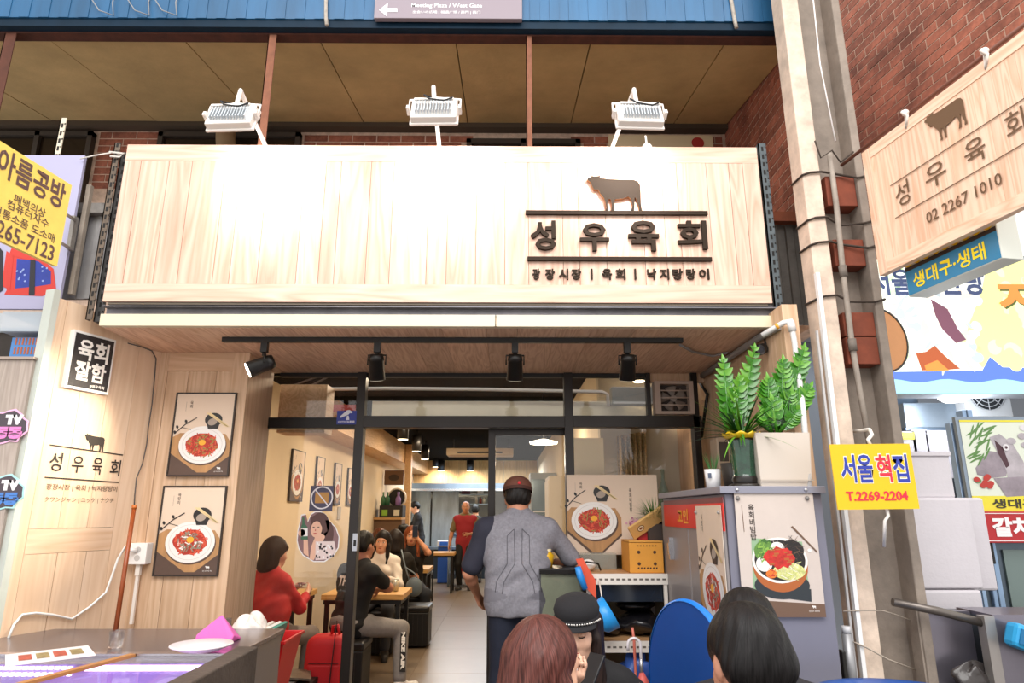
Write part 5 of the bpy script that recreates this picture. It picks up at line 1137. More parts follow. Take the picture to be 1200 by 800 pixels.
for yy in (318, 404): q = PY(988 if yy < 350 else 999, yy, 3.165); MB().cyl(q-Vector((0, 0, .03)), q+Vector((0, 0, .03)), .02, n=12).build('coupling', mat('#6f665e', .7), t)
mb = MB()
for yy, k in ((205, 0), (287, 1), (350, 2), (258, 3)):
    z_ = PY(950, yy, 3.16).z
    mb = MB(); mb.tube([(1.566, 3.29, z_+.01), (1.566, 3.163, z_+.0), (1.61, 3.16, z_+.015), (1.67, 3.16, z_+.02), (1.74, 3.18, z_+.02*math.cos(k)), (1.86, 3.16, z_-.015), (1.91, 3.163, z_), (1.912, 3.5, z_)], .006, 6); mb.build('tie_wire', mat('#3f342c', .9, noise=.3), col)
mb = MB()
mb.tube([PY(955, 165, 3.15), PY(962, 185, 3.15), PY(975, 176, 3.14), PY(985, 190, 3.14), PY(1000, 178, 3.15)], .005, 6)
mb.build('tie_wire', mat('#3f342c', .9, noise=.3), col)
mb = MB(); mb.tube([PY(953, 0, 3.165), PY(961, 75, 3.165), PY(979, 165, 3.165)], .004, 6); thing1(mb, 'painted_cord', mat('#e8e2e0', .6), 'thin white cord running down the upper column face', 'cord')
t = thing('white_trunking', PY(1012, 790, 3.1), 'long white cable trunking down the front of the column', 'conduit')
a, b = PY(957, 320, 3.15), PY(1012, 800, 3.15); MB().bar((a.x, 3.15, a.z), (b.x, 3.15, b.z-.8), .028, .018).build('trunking', mat('#ececec', .4), t); MB().bar((a.x-.03, 3.16, a.z-.3), (b.x-.028, 3.16, b.z-.8), .012, .01).build('side_pipe', mat('#b9b7b6', .5), t)
mb = MB(); mb.tube([PY(988, 716, 3.14), PY(1010, 715, 3.13), PY(1033, 715, 3.14), PY(1050, 720, 3.2), PY(1073, 729, 3.25)], .003, 5).tube([PY(1000, 752, 3.14), PY(1015, 758, 3.12), PY(1040, 772, 3.14), PY(1074, 785, 3.25)], .004, 5)
thing1(mb, 'thin_wire', mat('#b3a698', .7), 'thin pale wires strung across the column foot', 'wire')
t = thing('tool_holder', PY(990, 780, 3.1), 'grey tube and black grip clipped to the lower column trunking', 'holder')
a, b = PY(992, 742, 3.1), PY(996, 800, 3.1); MB().cyl((a.x, 3.1, b.z-.1), (a.x, 3.1, a.z), .022, n=16).build('tube', mat('#9a9a9c', .4, .5), t); MB().box(a.x-.04, a.x-.022, 3.08, 3.12, b.z-.1, b.z+.13).build('grip', BLACK, t, bevel=.005)
MB().cyl((a.x, 3.1, a.z), (a.x, 3.1, a.z+.03), .018, n=16).build('cap', mat('#c5c5c8', .4), t)
# rod with rope ties carrying the hanging wooden sign
RV = Vector((-143, 0, 0)); sdir = Vector((-math.sin(R(9.6)), math.cos(R(9.6)), 0)); RZ = math.atan2(-sdir.y, -sdir.x)
TL = PY(1012, 180, 3.0); nS = Vector((math.sin(RZ), -math.cos(RZ), 0))
def SL(px, py, off=0): return PPL(px, py, TL+nS*off, nS)
BLc = SL(1034, 323); Lw = 1.25; Hs = TL.z-BLc.z
t = thing('hanging_sign', TL-Vector((0, 0, Hs)), 'wooden hanging sign with bull, shop name and phone number at upper right', 'sign', rz=RZ)
NW = wood('#f3d3ba', '#dfae8c', 'z', .8, .6, .05, 1.1); NWX = wood('#f3d3ba', '#dfae8c', 'x', .8, .6, .05, 1.1)
x = .0; fw = .055
for a_, b_, c_, d_, m_ in ((0, fw, 0, Hs, NW), (Lw-fw, Lw, 0, Hs, NW), (fw, Lw-fw, 0, fw, NWX), (fw, Lw-fw, Hs-fw, Hs, NWX)): MB().box(a_+.0005, b_-.0005, -.012, .02, c_, d_).build('border_board', m_, t, local=True)
x = fw
for w in (.14, .18, .12, .2, .15, .19, .16, .2):
    if x < Lw-fw-.01: MB().box(x+.0006, min(x+w, Lw-fw)-.0006, -.008, .02, fw, Hs-fw).build('board', NW, t, local=True)
    x += w
def S2(px, py): q = WM[t].inverted() @ SL(px, py); return q.x, q.z
mk = mat('#6a5038', .6)
a, b = S2(1092, 176), S2(1140, 160)
mb = MB(); mb.prism(cow((a[0]+b[0])/2, a[1]+.005, abs(b[0]-a[0])), -.014, -.012); mb.build('bull_emblem', mk, t, local=True)
for p, q in (((1046, 218), (1260, 82)), ((1052, 256), (1270, 125))):
    a, b = S2(*p), S2(*q); MB().box(a[0], b[0], -.0135, -.012, a[1]-.002, a[1]+.002).build('rule', mk, t, local=True)
def hang(body, l, r, hh, bold):
    a, b = S2(*l), S2(*r); MB().text(body, (a[0]+b[0])/2, (a[1]+b[1])/2, w=abs(b[0]-a[0]), h=hh, y=-.0135, bold=bold).build('phone_number' if len(body) > 2 else 'letter', mk, t, local=True)
hang('성', (1052, 228), (1069, 226), .115, .005); hang('우', (1087, 208), (1112, 201), .105, .005); hang('육', (1133, 182), (1158, 172), .105, .005); hang('회', (1182, 152), (1204, 138), .11, .005)
hang('02 2267 1010', (1088, 253), (1178, 212), .052, .012)
a, b = SL(988, 190, .0)+Vector((0, .02, 0)), SL(1230, 8, .0)+Vector((0, .02, 0))
t = thing('hanging_rod', a, 'thin brown rod holding the wooden hanging sign by cords', 'rod'); a2 = Vector((a.x, a.y, TL.z+.03)); b2 = Vector((b.x, b.y, TL.z+.03)); MB().cyl(a2, b2, .009, n=10).build('rod', mat('#6d4030', .6), t)
for px_, py_ in ((1061, 143), (1154, 72)):
    q = SL(px_, py_, .015); mb = MB(); mb.tube([(q.x, q.y, TL.z+.045), (q.x-.02, q.y-.015, TL.z+.03), (q.x, q.y-.02, TL.z+.01), (q.x+.0, q.y-.0, TL.z-.04), (q.x+.015, q.y+.01, TL.z+.03)], .007, 6).ell((q.x, q.y-.01, TL.z+.03), .016, n=8, m=6); mb.build('rope_tie', mat('#e6ded6', .8), t)
# small lightbox sign below it
q = [SL(1058, 330, -.05), SL(1065, 348, -.05)]
p0 = PPL(1065, 348, TL+nS*-.06, nS); t = thing('small_lightbox_sign', p0, 'blue and yellow box sign reading fish names below the hanging sign', 'sign', rz=RZ)
def S3(px, py): r_ = WM[t].inverted() @ PPL(px, py, TL+nS*-.06, nS); return r_.x, r_.z
xr, zr = S3(1173, 291); xt, zt = S3(1058, 311); Lb = xr; Hb = .21
MB().box(0, Lb, .0, .10, 0, Hb).build('casing', mat('#d9ddd4', .5), t, local=True, bevel=.003); MB().box(.005, Lb-.005, -.002, 0, .005, .12).build('blue_panel', mat('#2c86b4', .4), t, local=True)
MB().box(.005, Lb-.005, -.002, 0, .12, .14).build('black_band', mat('#2a2220', .5), t, local=True)
mb = MB(); pts = [(.005, Hb-.005), (Lb-.005, Hb-.005), (Lb-.005, .14)]; n_ = 9
for k in range(n_*6+1): u = Lb-.01-(Lb-.015)*k/(n_*6); pts.append((u, .150-.012*abs(math.sin(k*math.pi/6))))
mb.flat(pts, -.003); mb.build('yellow_scallop', mat('#f0c818', .4), t, local=True)
MB().text('생대구·생태', Lb*.48, .062, w=Lb*.78, h=.075, y=-.004, bold=.02).build('lettering', mat('#f4d820', .4, emit=.15), t, local=True)
# yellow card sign hanging at the column
a, b = PY(971, 521, 2.88), PY(1080, 595, 2.88); c = PY(984, 598, 2.88); d_ = PY(1064, 519, 2.88)
xl, xr, zb, zt = (a.x+c.x)/2, (b.x+d_.x)/2, (c.z+b.z)/2, (a.z+d_.z)/2
t = thing('yellow_card_sign', ((xl+xr)/2, 2.88, zb), 'bright yellow sign reading T.2269-2204 hung on the column', 'sign', rot=(0, R(-.6), 0)); w_, h_ = xr-xl, zt-zb
MB().box(-w_/2, w_/2, 0, .006, 0, h_).build('panel', mat('#e6b90a', .4), t, local=True)
blu, red = mat('#28389c', .5), mat('#d8263c', .5); wh = mat('#f8f2e0', .5)
for body, cx, col_ in (('서', -.31, blu), ('울', -.10, blu), ('혁', .13, red), ('집', .34, blu)):
    MB().text(body, cx*w_, h_*.62, w=w_*.20, h=h_*.46, y=-.001, bold=.05).build('letter_halo', wh, t, local=True); MB().text(body, cx*w_, h_*.62, w=w_*.185, h=h_*.43, y=-.003, bold=.02).build('letter', col_, t, local=True)
MB().text('T.2269-2204', 0, h_*.20, w=w_*.76, h=h_*.15, y=-.002, bold=.035).build('phone_number', red, t, local=True)
mb = MB(); p = PY(1020, 521, 2.89); mb.tube([p, PY(1017, 515, 2.89), PY(1022, 509, 2.9), PY(1019, 503, 2.95), (1.70, 3.17, PY(1019, 503, 2.95).z+.02), (1.72, 3.30, PY(1019, 503, 2.95).z+.03)], .008, 6); mb.build('tie', mat('#e6e0d8', .7), t)
mb = MB(); mb.tube([PY(1039, 590, 2.888), PY(1039, 596, 2.9), PY(1041, 604, 2.9), PY(1037, 610, 2.9), PY(1036, 640, 2.95)], .007, 6); mb.build('cord', mat('#ece6df', .7), t)
# ---------------------------------------------------------------- fish stall
YS = 4.3
def lp(px, py, Y=YS): p = PY(px, py, Y); return p.x, p.z
a, b = PY(1041, 462, YS), PY(1260, 303, YS)
zB, zT = PY(1100, 462, YS).z, PY(1100, 304, YS).z
t = thing('stall_lightbox', (3.0, YS, zB), 'glowing stall signboard with fish soup photo, blue waves and orange letters', 'sign')
XL = PY(1045, 420, YS).x-.12
MB().box(XL, 4.6, YS, YS+.16, zB, zT).build('casing', mat('#8f939a', .5), t)
E1 = .95
LM = [mat('#f2f6ea', .4, emit=E1*.62), mat('#eef29a', .4, emit=E1*.62), mat('#5577e8', .4, emit=E1*.55), mat('#9ccff4', .4, emit=E1*.65), mat('#f08a3c', .4, emit=.55), mat('#3e4e7a', .4, emit=.3), mat('#7a4a5e', .4, emit=.35), mat('#b0562a', .4, emit=.4), mat('#c6e8b0', .4, emit=.7), mat('#ffffff', .4, emit=.85), mat('#5a6a2a', .4, emit=.2), mat('#dfe8dc', .4, emit=.6), mat('#cdd9c4', .4, emit=.5), mat('#bccbd0', .4, emit=.45), mat('#e8dfd0', .4, emit=.5), mat('#f4f2b8', .4, emit=.62)]
mb = MB(); P2 = lambda pts: [lp(*p) for p in pts]; y_ = YS-.002; cz = lambda v: lp(1100, v)[1]
z440, z425 = cz(448), cz(432)
mb.flat([(XL, cz(436)), (4.6, cz(436)), (4.6, zT), (XL, zT)], y_, 0)
mb.flat([(lp(1160, 0)[0] if 0 else lp(1168, 360)[0], zT), (4.6, zT), (4.6, cz(430)), (lp(1150, 430)[0], cz(430)), (lp(1128, 400)[0], cz(400)), (lp(1150, 340)[0], cz(340))], y_-.0006, 1)
wave = [(XL, cz(436))]+[(XL+(4.6-XL)*k/40, cz(446)+.012*math.sin(k*.9)) for k in range(41)]+[(4.6, cz(436)), (lp(1175, 432)[0], cz(430)), (lp(1160, 420)[0], cz(418)), (lp(1150, 430)[0], cz(434))]
mb.flat([(XL, zB+.006), (4.6, zB+.006), (4.6, cz(444)), (XL, cz(444))], y_-.0002, 3); mb.flat([(x, z-.0) for x, z in wave], y_-.001, 2)
def E(pts, k, mi): mb.flat(P2(pts), y_-.0005*k, mi)
E([(1090, 350), (1110, 362), (1122, 385), (1132, 398), (1120, 402), (1104, 386), (1096, 370)], 3, 6); E([(1073, 414), (1085, 412), (1095, 405), (1108, 418), (1125, 432), (1100, 434), (1080, 434)], 4, 7); E([(1083, 428), (1098, 422), (1112, 434), (1085, 435)], 5, 4)
for i in range(150):
    cx, cy = random.uniform(1040, 1150), random.uniform(340, 430); mb.disc(*lp(cx, cy), random.uniform(.015, .07), random.uniform(.008, .04), y_-.0003-.000006*i, random.choice([9, 11, 0, 12, 13, 14]), 12, random.random()*3)
for i in range(60):
    cx, cy = random.uniform(1165, 1240), random.uniform(315, 430); mb.disc(*lp(cx, cy), random.uniform(.03, .09), random.uniform(.02, .06), y_-.0008-.000006*i, random.choice([1, 1, 15]), 14, random.random()*3)
for i in range(14): cx, cy = random.uniform(1030, 1062), random.choice([random.uniform(305, 345), random.uniform(415, 433)]); mb.disc(*lp(cx, cy), .06, .012, y_-.002-.00002*i, 8, 10, random.random()*3)
E([(1052, 310), (1075, 305), (1070, 340), (1056, 350)], 2, 9)
def EL(body, x0, x1, y0, y1, mi, bold, k=6): a, b = lp(x0, y1), lp(x1, y0); mb.text(body, (a[0]+b[0])/2, (a[1]+b[1])/2, w=b[0]-a[0], h=b[1]-a[1], y=y_-.0005*k, mi=mi, bold=bold)
EL('서울', 1022, 1065, 315, 346, 5, .03); EL('만탕', 1104, 1150, 313, 346, 5, .03); EL('지', 1174, 1216, 332, 368, 10, .05, 6); EL('지', 1172, 1214, 330, 366, 4, .05, 8)
mb.build('lit_face', LM, t)
# orange disc hung behind the column
p = PY(1046, 398, 3.75); t = thing('round_tray', (p.x, 3.75, p.z-.2), 'tan round tray with black rim hung behind the concrete column', 'tray')
Md = Matrix.Translation((p.x-.06, 3.75, p.z)) @ Matrix.Rotation(R(90), 4, 'X') @ Matrix.Rotation(R(18), 4, 'Y')
MB().lathe([(0, 0.0), (.185, 0.0)], n=40, M=Md).build('face', mat('#c98e5c', .6, noise=.08), t); MB().lathe([(.185, .004), (.195, .004), (.198, -.02), (.0, -.02)], n=40, M=Md).build('rim', mat('#1d1a1c', .4), t); MB().cyl((p.x-.1, 3.77, p.z), (1.89, 3.48, p.z), .012, n=8).build('hanger', mat('#4a423c', .6), t)
# stall interior
SS = mat('#8a97a5', .3, .7, noise=.12, nscale=3); SSB = mat('#5a6a7c', .35, .6, noise=.2, nscale=3)
MB().box(1.95, 6, 6.2, 6.3, 0, 4).build('wall_stall_back', mat('#80858d', .6))['kind'] = 'structure'
MB().box(1.95, 6, 4.5, 6.2, 3.1, 3.2).build('ceiling_stall', mat('#8a8d94', .6))['kind'] = 'structure'
t = thing('stall_hood', (2.6, 4.9, 1.95), 'stainless hood box hanging in the fish stall left of fan unit', 'hood')
a, b = PY(1062, 501, 4.8), PY(1128, 472, 4.8); MB().box(a.x, b.x, 4.8, 5.3, a.z, b.z).build('hood_box', SS, t, bevel=.005); MB().box(a.x-.01, b.x+.01, 4.79, 5.3, a.z-.02, a.z).build('lip', SSB, t)
MB().tube([(a.x+.1, 5.0, b.z), (a.x+.1, 5.0, b.z+.5)], .12, 20).build('duct', SS, t)
a, b = PY(1133, 488, 4.7), PY(1183, 462, 4.7)
t = thing('condenser_unit', ((a.x+b.x)/2, 4.7, a.z), 'white air conditioner outdoor unit with round fan grille in the stall', 'air conditioner')
zc_ = b.z+.12; MB().box(a.x, b.x, 4.7, 4.95, a.z, zc_).build('casing', mat('#c4c7cb', .4), t, bevel=.005)
c = Vector(((a.x+b.x)/2, 4.695, (a.z+zc_)/2+.03)); MB().cyl(c, c+Vector((0, .01, 0)), .125, n=32).build('fan_opening', mat('#20242a', .5), t)
mb = MB()
for r_ in (.04, .07, .1, .125): mb.tube([c+Vector((r_*math.cos(k*.2618), -.004, r_*math.sin(k*.2618))) for k in range(25)], .003, 5)
for k in range(8): mb.cyl(c+Vector((0, -.004, 0)), c+Vector((.125*math.cos(k*.785), -.004, .125*math.sin(k*.785))), .003, n=5)
mb.build('grille', mat('#b9bcc2', .4), t)
a = PY(1118, 468, 4.5); t = thing('stall_lamp', (a.x, 4.5, a.z), 'glowing white round lamp under the stall signboard', 'lamp'); MB().lathe([(0, -.03), (.06, -.025), (.095, 0), (.1, .02), (0, .02)], (a.x, 4.5, a.z+.01), 28).build('diffuser', mat('#ffffff', .4, emit=6), t); MB().cyl((a.x, 4.5, a.z+.03), (a.x, 4.5, a.z+.3), .02).build('stem', WHITE, t)
point('stall_lamp_light', (a.x, 4.4, a.z-.1), 10, (.9, .96, 1), .1)
area('stall_light', (3.2, 5.2, 3.05), (0, 0, 0), 1.4, 16, (.88, .95, 1))
# posts of the stall
for i, (x0, y0, x1, y1, w, col_, lab) in enumerate(((1113, 495, 1128, 640, .05, '#9db7d6', 'blue white steel post of the fish stall, left one'), (1127, 480, 1152, 640, .065, '#8fa9c8', 'wide blue grey steel post left of the fish poster'))):
    a = PY(x0, y0, 4.1); t = thing('stall_post', (a.x+.02, 4.1, 0), lab, 'post'); MB().box(a.x, a.x+w, 4.1, 4.1+w, .0, a.z).build('post', mat(col_, .3, .5, noise=.1), t, bevel=.004); MB().box(a.x+w*.4, a.x+w*.5, 4.096, 4.1, .0, a.z).build('groove', SSB, t)
# fish poster and its frame
a, b = PY(1139, 600, 4.05), PY(1290, 492, 4.05)
t = thing('fish_poster', (2.95, 4.05, a.z), 'framed poster of raw fish pieces with yellow caption band', 'poster')
MB().box(a.x, 4.0, 4.06, 4.09, a.z-.01, b.z+.02).build('frame', SS, t)
mb = MB(); Pq = lambda x, y: (PY(x, y, 4.05).x, PY(x, y, 4.05).z)
def Q(pts, k, mi): mb.flat([Pq(*p) for p in pts], 4.058-.0006*k, mi)
mb.flat([(a.x+.02, a.z+.01), (4.0, a.z+.01), (4.0, b.z), (a.x+.02, b.z)], 4.058, 0)
mb.flat([(a.x+.02, a.z+.0), (4.0, a.z+.0), (4.0, a.z+.095), (a.x+.02, a.z+.095)], 4.056, 1); mb.flat([(a.x+.02, b.z-.012), (4.0, b.z-.012), (4.0, b.z), (a.x+.02, b.z)], 4.056, 1)
for i in range(24): x, y = random.uniform(1139, 1165), random.uniform(498, 540); p = Pq(x, y); mb.disc(p[0], p[1], .05, .006, 4.057-.00002*i, 2, 8, random.uniform(.2, 1.2))
Q([(1150, 540), (1160, 528), (1175, 530), (1182, 548), (1180, 558), (1162, 560), (1146, 556), (1144, 548)], 2, 3); Q([(1160, 512), (1172, 508), (1188, 520), (1200, 540), (1215, 575), (1185, 575), (1180, 550), (1170, 530)], 3, 4); Q([(1166, 515), (1176, 524), (1184, 545), (1180, 548), (1170, 530)], 4, 5); Q([(1165, 560), (1200, 558), (1215, 580), (1180, 582)], 4, 3)
for i in range(8): p = Pq(random.uniform(1144, 1165), random.uniform(556, 575)); mb.disc(p[0], p[1], .02, .016, 4.052-.0001*i, random.choice([6, 6, 2]), 12)
for i in range(14): p = Pq(random.uniform(1185, 1230), random.uniform(500, 530)); mb.disc(p[0], p[1], .03, .02, 4.055-.0001*i, random.choice([3, 4, 7]), 12)
p = Pq(1179, 524); mb.disc(p[0], p[1], .02, .02, 4.05, 7, 14).disc(p[0], p[1], .009, .009, 4.049, 5, 12)
c = Pq(1190, 592); mb.text('생대구', c[0], c[1]+.01, w=.27, h=.055, y=4.053, mi=8, bold=.03)
mb.build('print', [mat('#dfe6d6', .4), mat('#e8dc3a', .4), mat('#5f8a4a', .5), mat('#9a8f98', .4, noise=.3, nscale=12), mat('#b7b0b6', .4, noise=.3, nscale=10), mat('#4a2a34', .5), mat('#b83228', .4), mat('#e0dde0', .4), mat('#3a3420', .5)], t)
a, b = PY(1150, 636, 4.02), PY(1290, 599, 4.02)
t = thing('red_stall_sign', (2.9, 4.02, a.z), 'red sign with white Korean letters below the fish poster', 'sign')
MB().box(a.x, 4.0, 4.02, 4.045, a.z, b.z).build('panel', mat('#b51f26', .4), t, bevel=.003); 
mb = MB(); mb.box(a.x+.012, 3.99, 4.017, 4.02, b.z-.014, b.z-.010).box(a.x+.012, 3.99, 4.017, 4.02, a.z+.010, a.z+.014).box(a.x+.012, a.x+.016, 4.017, 4.02, a.z+.01, b.z-.01); c = PY(1180, 618, 4.02); mb.text('갈치조림', a.x+.07+.24, (a.z+b.z)/2, w=.46, h=.11, y=4.017, bold=.05); mb.build('lettering', mat('#f6f0f0', .4), t)
# steel cabinet below, pushing back; rail; front steel panels
a = PY(1150, 636, 4.08); t = thing('steel_cabinet', (2.9, 4.3, 0), 'stainless steel cabinet with black handle behind the steel barrier', 'cabinet')
MB().box(a.x-.02, 4.2, 4.12, 4.8, 0, a.z+.02).build('body', mat('#55606a', .3, .7, noise=.2, nscale=2), t); c = PY(1159, 648, 4.1); MB().box(c.x-.02, c.x+.02, 4.08, 4.12, c.z-.06, c.z+.06).build('handle', BLACK, t, bevel=.005)
c = PY(1185, 660, 4.12); MB().box(a.x+.14, 4.1, 4.108, 4.12, .8, a.z-.04).build('window', mat('#6f7f7c', .15, .3), t)
t = thing('shelf_dark_gap', (2.2, 5, 0), 'dark shelf with crates behind the foam boxes', 'shelf'); a, b = PY(1112, 595, 4.9), PY(1150, 540, 4.9); MB().box(a.x-.4, b.x, 4.9, 5.3, 0, b.z).build('unit', mat('#1f252e', .5), t); MB().box(a.x-.42, b.x+.02, 4.88, 5.32, b.z, b.z+.02).build('board', SS, t)
# white cartons on the stall's back shelf
for i, (x0, x1, y0, y1, lab) in enumerate(((1052, 1072, 505, 540, 'white box with yellow label behind the yellow phone sign'), (1074, 1086, 503, 545, 'narrow white box standing in the stall, second from column'), (1092, 1112, 504, 560, 'white box standing in the stall below the hood'))):
    a, b = PY(x0, y1, 4.75), PY(x1, y0, 4.75); t = thing('white_box', ((a.x+b.x)/2, 4.8, a.z), lab, 'box'); MB().box(a.x, b.x, 4.75, 4.95, a.z, b.z).build('box_body', mat('#b4b0b8', .5), t, bevel=.003)
    if i == 0: MB().box(a.x+.01, b.x-.01, 4.745, 4.75, b.z-.06, b.z-.01).build('label_band', mat('#e8d81c', .4), t)
    else: MB().box(a.x+.005, b.x-.005, 4.747, 4.75, b.z-.03, b.z-.025).build('tape', mat('#a9a6ac', .4), t)
# styrofoam boxes
SF = mat('#cbc6cb', .7, noise=.04, nscale=6, bump=.15, bscale=60)
def foam(pts, Y, dz, label):
    x0, y0, x1, y1 = pts; a, b = PY(x0, y1, Y), PY(x1, y0, Y); t = thing('foam_box', ((a.x+b.x)/2, Y, a.z), label, 'box', 'foam boxes leaning at the column')
    MB().box(a.x, b.x, Y, Y+dz, a.z, b.z).build('box_body', SF, t, bevel=.012); return t, a, b
t, a, b = foam((1064, 530, 1112, 584), 3.46, .12, 'upper white foam box lid leaning beside the yellow phone sign'); MB().box(a.x-.01, b.x+.005, 3.45, 3.59, b.z-.02, b.z+.005).build('lid', SF, t, bevel=.005)
t, a, b = foam((1072, 583, 1136, 690), 3.44, .15, 'large white foam box front-most at the column, below upper lid'); MB().box(a.x-.008, a.x, 3.45, 3.51, a.z+.01, b.z-.01).build('worn_edge', mat('#c9a86a', .8, noise=.4), t)
t, a, b = foam((1112, 583, 1152, 692), 3.60, .05, 'white foam sheet peeping right of the large foam box'); t, a, b = foam((1080, 691, 1150, 716), 3.44, .24, 'low white foam box behind the steel rail')
thing1(MB().box(a.x, b.x, 3.42, 3.7, 0, a.z-.001), 'crate', mat('#2c3038', .5), 'dark crate carrying the foam boxes behind the rail', 'crate')
mb = MB(); mb.tube([PY(1046, 705, 3.12), PY(1100, 716, 3.10), PY(1153, 730, 3.08)], .018, 12); thing1(mb, 'steel_rail', mat('#6e6762', .35, .7), 'thick grey steel pipe rail sloping past the column foot', 'rail')
STP = mat('#8a8590', .28, .75, noise=.15, nscale=2)
a, b = PY(1078, 716, 3.2), PY(1150, 800, 3.2); t = thing('steel_barrier', (2.1, 3.2, 0), 'stainless steel barrier panels at the bottom right', 'barrier')
MB().box(a.x, b.x, 3.2, 3.24, 0, a.z).build('panel', STP, t); MB().box(a.x-.03, a.x, 3.18, 3.25, 0, a.z+.02).build('stile', CON2, t)
c = PY(1153, 722, 3.05); MB().box(c.x, c.x+.045, 3.05, 3.1, 0, c.z).build('stile', mat('#a29c98', .35, .6), t); d = PY(1165, 726, 3.05); MB().box(c.x+.045, 3.2, 3.06, 3.09, 0, c.z-.01).build('panel', STP, t)
MB().box(c.x+.045, 3.2, 3.06, 3.3, c.z-.01, c.z+.005).build('ledge', STP, t)
crumple(PY(1142, 796, 3.12), (.085, .04, .06), mat('#3a3534', .25, bump=.5, bscale=20), 'black_plastic_bag', 'dark crumpled plastic bag stuffed at the steel barrier', 'bag', 31)
p = PY(1196, 752, 2.98); t = thing('blue_basket', (p.x+.04, 2.98, p.z-.08), 'bright blue plastic basket at the right edge of view', 'basket')
Mq = Matrix.Translation((p.x+.06, 2.98, p.z)) @ Matrix.Rotation(R(20), 4, 'Y'); MB().box(-.10, .15, -.03, .05, -.05, .05, M=Mq).build('body', mat('#2a9ad0', .4), t, bevel=.02)
mb = MB()
for k in range(4): mb.box(-.085+k*.05, -.05+k*.05, -.036, -.03, -.03, .03, M=Mq)
mb.build('openings', mat('#1a6a9a', .5), t)
# ================================================================ SHOP INTERIOR
def dl(px, py, z, label, lit=True):
    p = PZ(px, py, z); t = thing('ceiling_downlight', (p.x, p.y, 2.8), label, 'lamp', 'cylinder downlights over the aisle')
    MB().cyl((p.x, p.y, z+.004), (p.x, p.y, z+.26), .075, n=20).build('cylinder', mat('#191614', .4), t); MB().cyl((p.x, p.y, z), (p.x, p.y, z+.004), .068, n=20).build('lens', mat('#ffe8bc', .4, emit=7), t)
    MB().cyl((p.x, p.y, z+.26), (p.x, p.y, 2.8), .01, n=8).build('stem', BLACK, t)
    return p
for i, (x, y) in enumerate(((457, 501), (472, 515), (488, 529), (498, 538))):
    p = dl(x, y, 2.46, ['nearest cylinder downlight, just under the header', 'second cylinder downlight along the aisle', 'third cylinder downlight along the aisle', 'farthest cylinder downlight along the aisle'][i])
WARM = (1, .80, .56)
for y_, pw in ((6.0, 26), (8.2, 30), (10.6, 32), (13.0, 26)):
    area('aisle_light', (-1.0, y_, 2.72), (0, 0, 0), .5, pw, WARM)
area('kitchen_light', (-.6, 15.6, 2.6), (0, 0, 0), 2.0, 130, (.85, .93, 1))
for i, (x, y, lab) in enumerate(((511, 541, 'small black spotlight by the back wall, left'), (517, 545, 'small black spotlight by the back wall, centre left'), (551, 545, 'small black spotlight by the back wall, centre right'))):
    p = PY(x, y, 16.9); t = thing('wall_spotlight', (p.x, 16.9, 2.8), lab, 'spotlight', 'spotlights washing the back wall'); MB().cyl((p.x, 16.9, p.z-.13), (p.x, 16.9, p.z+.13), .09, n=16).build('lamp_body', BLACK, t); MB().cyl((p.x, 16.9, p.z-.135), (p.x, 16.9, p.z-.13), .08, n=16).build('lens', mat('#ffe8bc', .4, emit=6), t)
    spot('wall_wash', (p.x, 16.88, p.z-.16), (p.x, 17.36, 2.1), 38, WARM, 110, .8, .08)
# ceiling cassette
a, b = PY(523, 533, 12), PY(569, 526, 12)
t = thing('ceiling_air_conditioner', ((a.x+b.x)/2, 12, 2.6), 'cream ceiling air conditioner over the aisle', 'air conditioner'); MB().box(a.x, b.x+.5, 12, 12.5, a.z, b.z+.02).build('casing', mat('#cdb79a', .5), t, bevel=.01); MB().box(a.x+.2, b.x+.3, 11.99, 12, a.z+.03, a.z+.06).build('outlet', BLACK, t)
for x in (a.x+.1, b.x+.4): MB().box(x, x+.02, 12.2, 12.22, b.z+.02, 2.8).build('hanger', BLACK, t)
# pendant seen through the sliding door
p = PY(637, 520, 7.0); t = thing('pendant_lamp', (p.x, 7.0, p.z), 'flat white glowing pendant lamp seen through the sliding door', 'lamp'); MB().lathe([(0, 0), (.14, 0), (.15, .02), (.03, .05), (0, .05)], (p.x, 7.0, p.z), 32).build('shade', mat('#fff4dc', .4, emit=3), t); MB().cyl((p.x, 7, p.z+.05), (p.x, 7, 2.8), .006, n=6).build('cord', BLACK, t)
point('pendant_light', (p.x, 7.0, p.z-.15), 18, WARM, .1)
p = (1.05, 5.12)  # unseen lamp and beam, added so the curtain behind the right window is lit
t = thing('ceiling_downlight', (p[0], p[1], 2.7), 'small unseen downlight added to light the curtain at the right window', 'lamp'); MB().cyl((p[0], p[1], 2.5), (p[0], p[1], 2.72), .06).build('cylinder', BLACK, t); MB().cyl((p[0], p[1], 2.497), (p[0], p[1], 2.5), .052).build('lens', mat('#ffe8bc', .4, emit=5), t); spot('window_beam', (p[0], p[1], 2.48), (1.0, 5.45, 1.4), 90, WARM, 120, .8, .06)
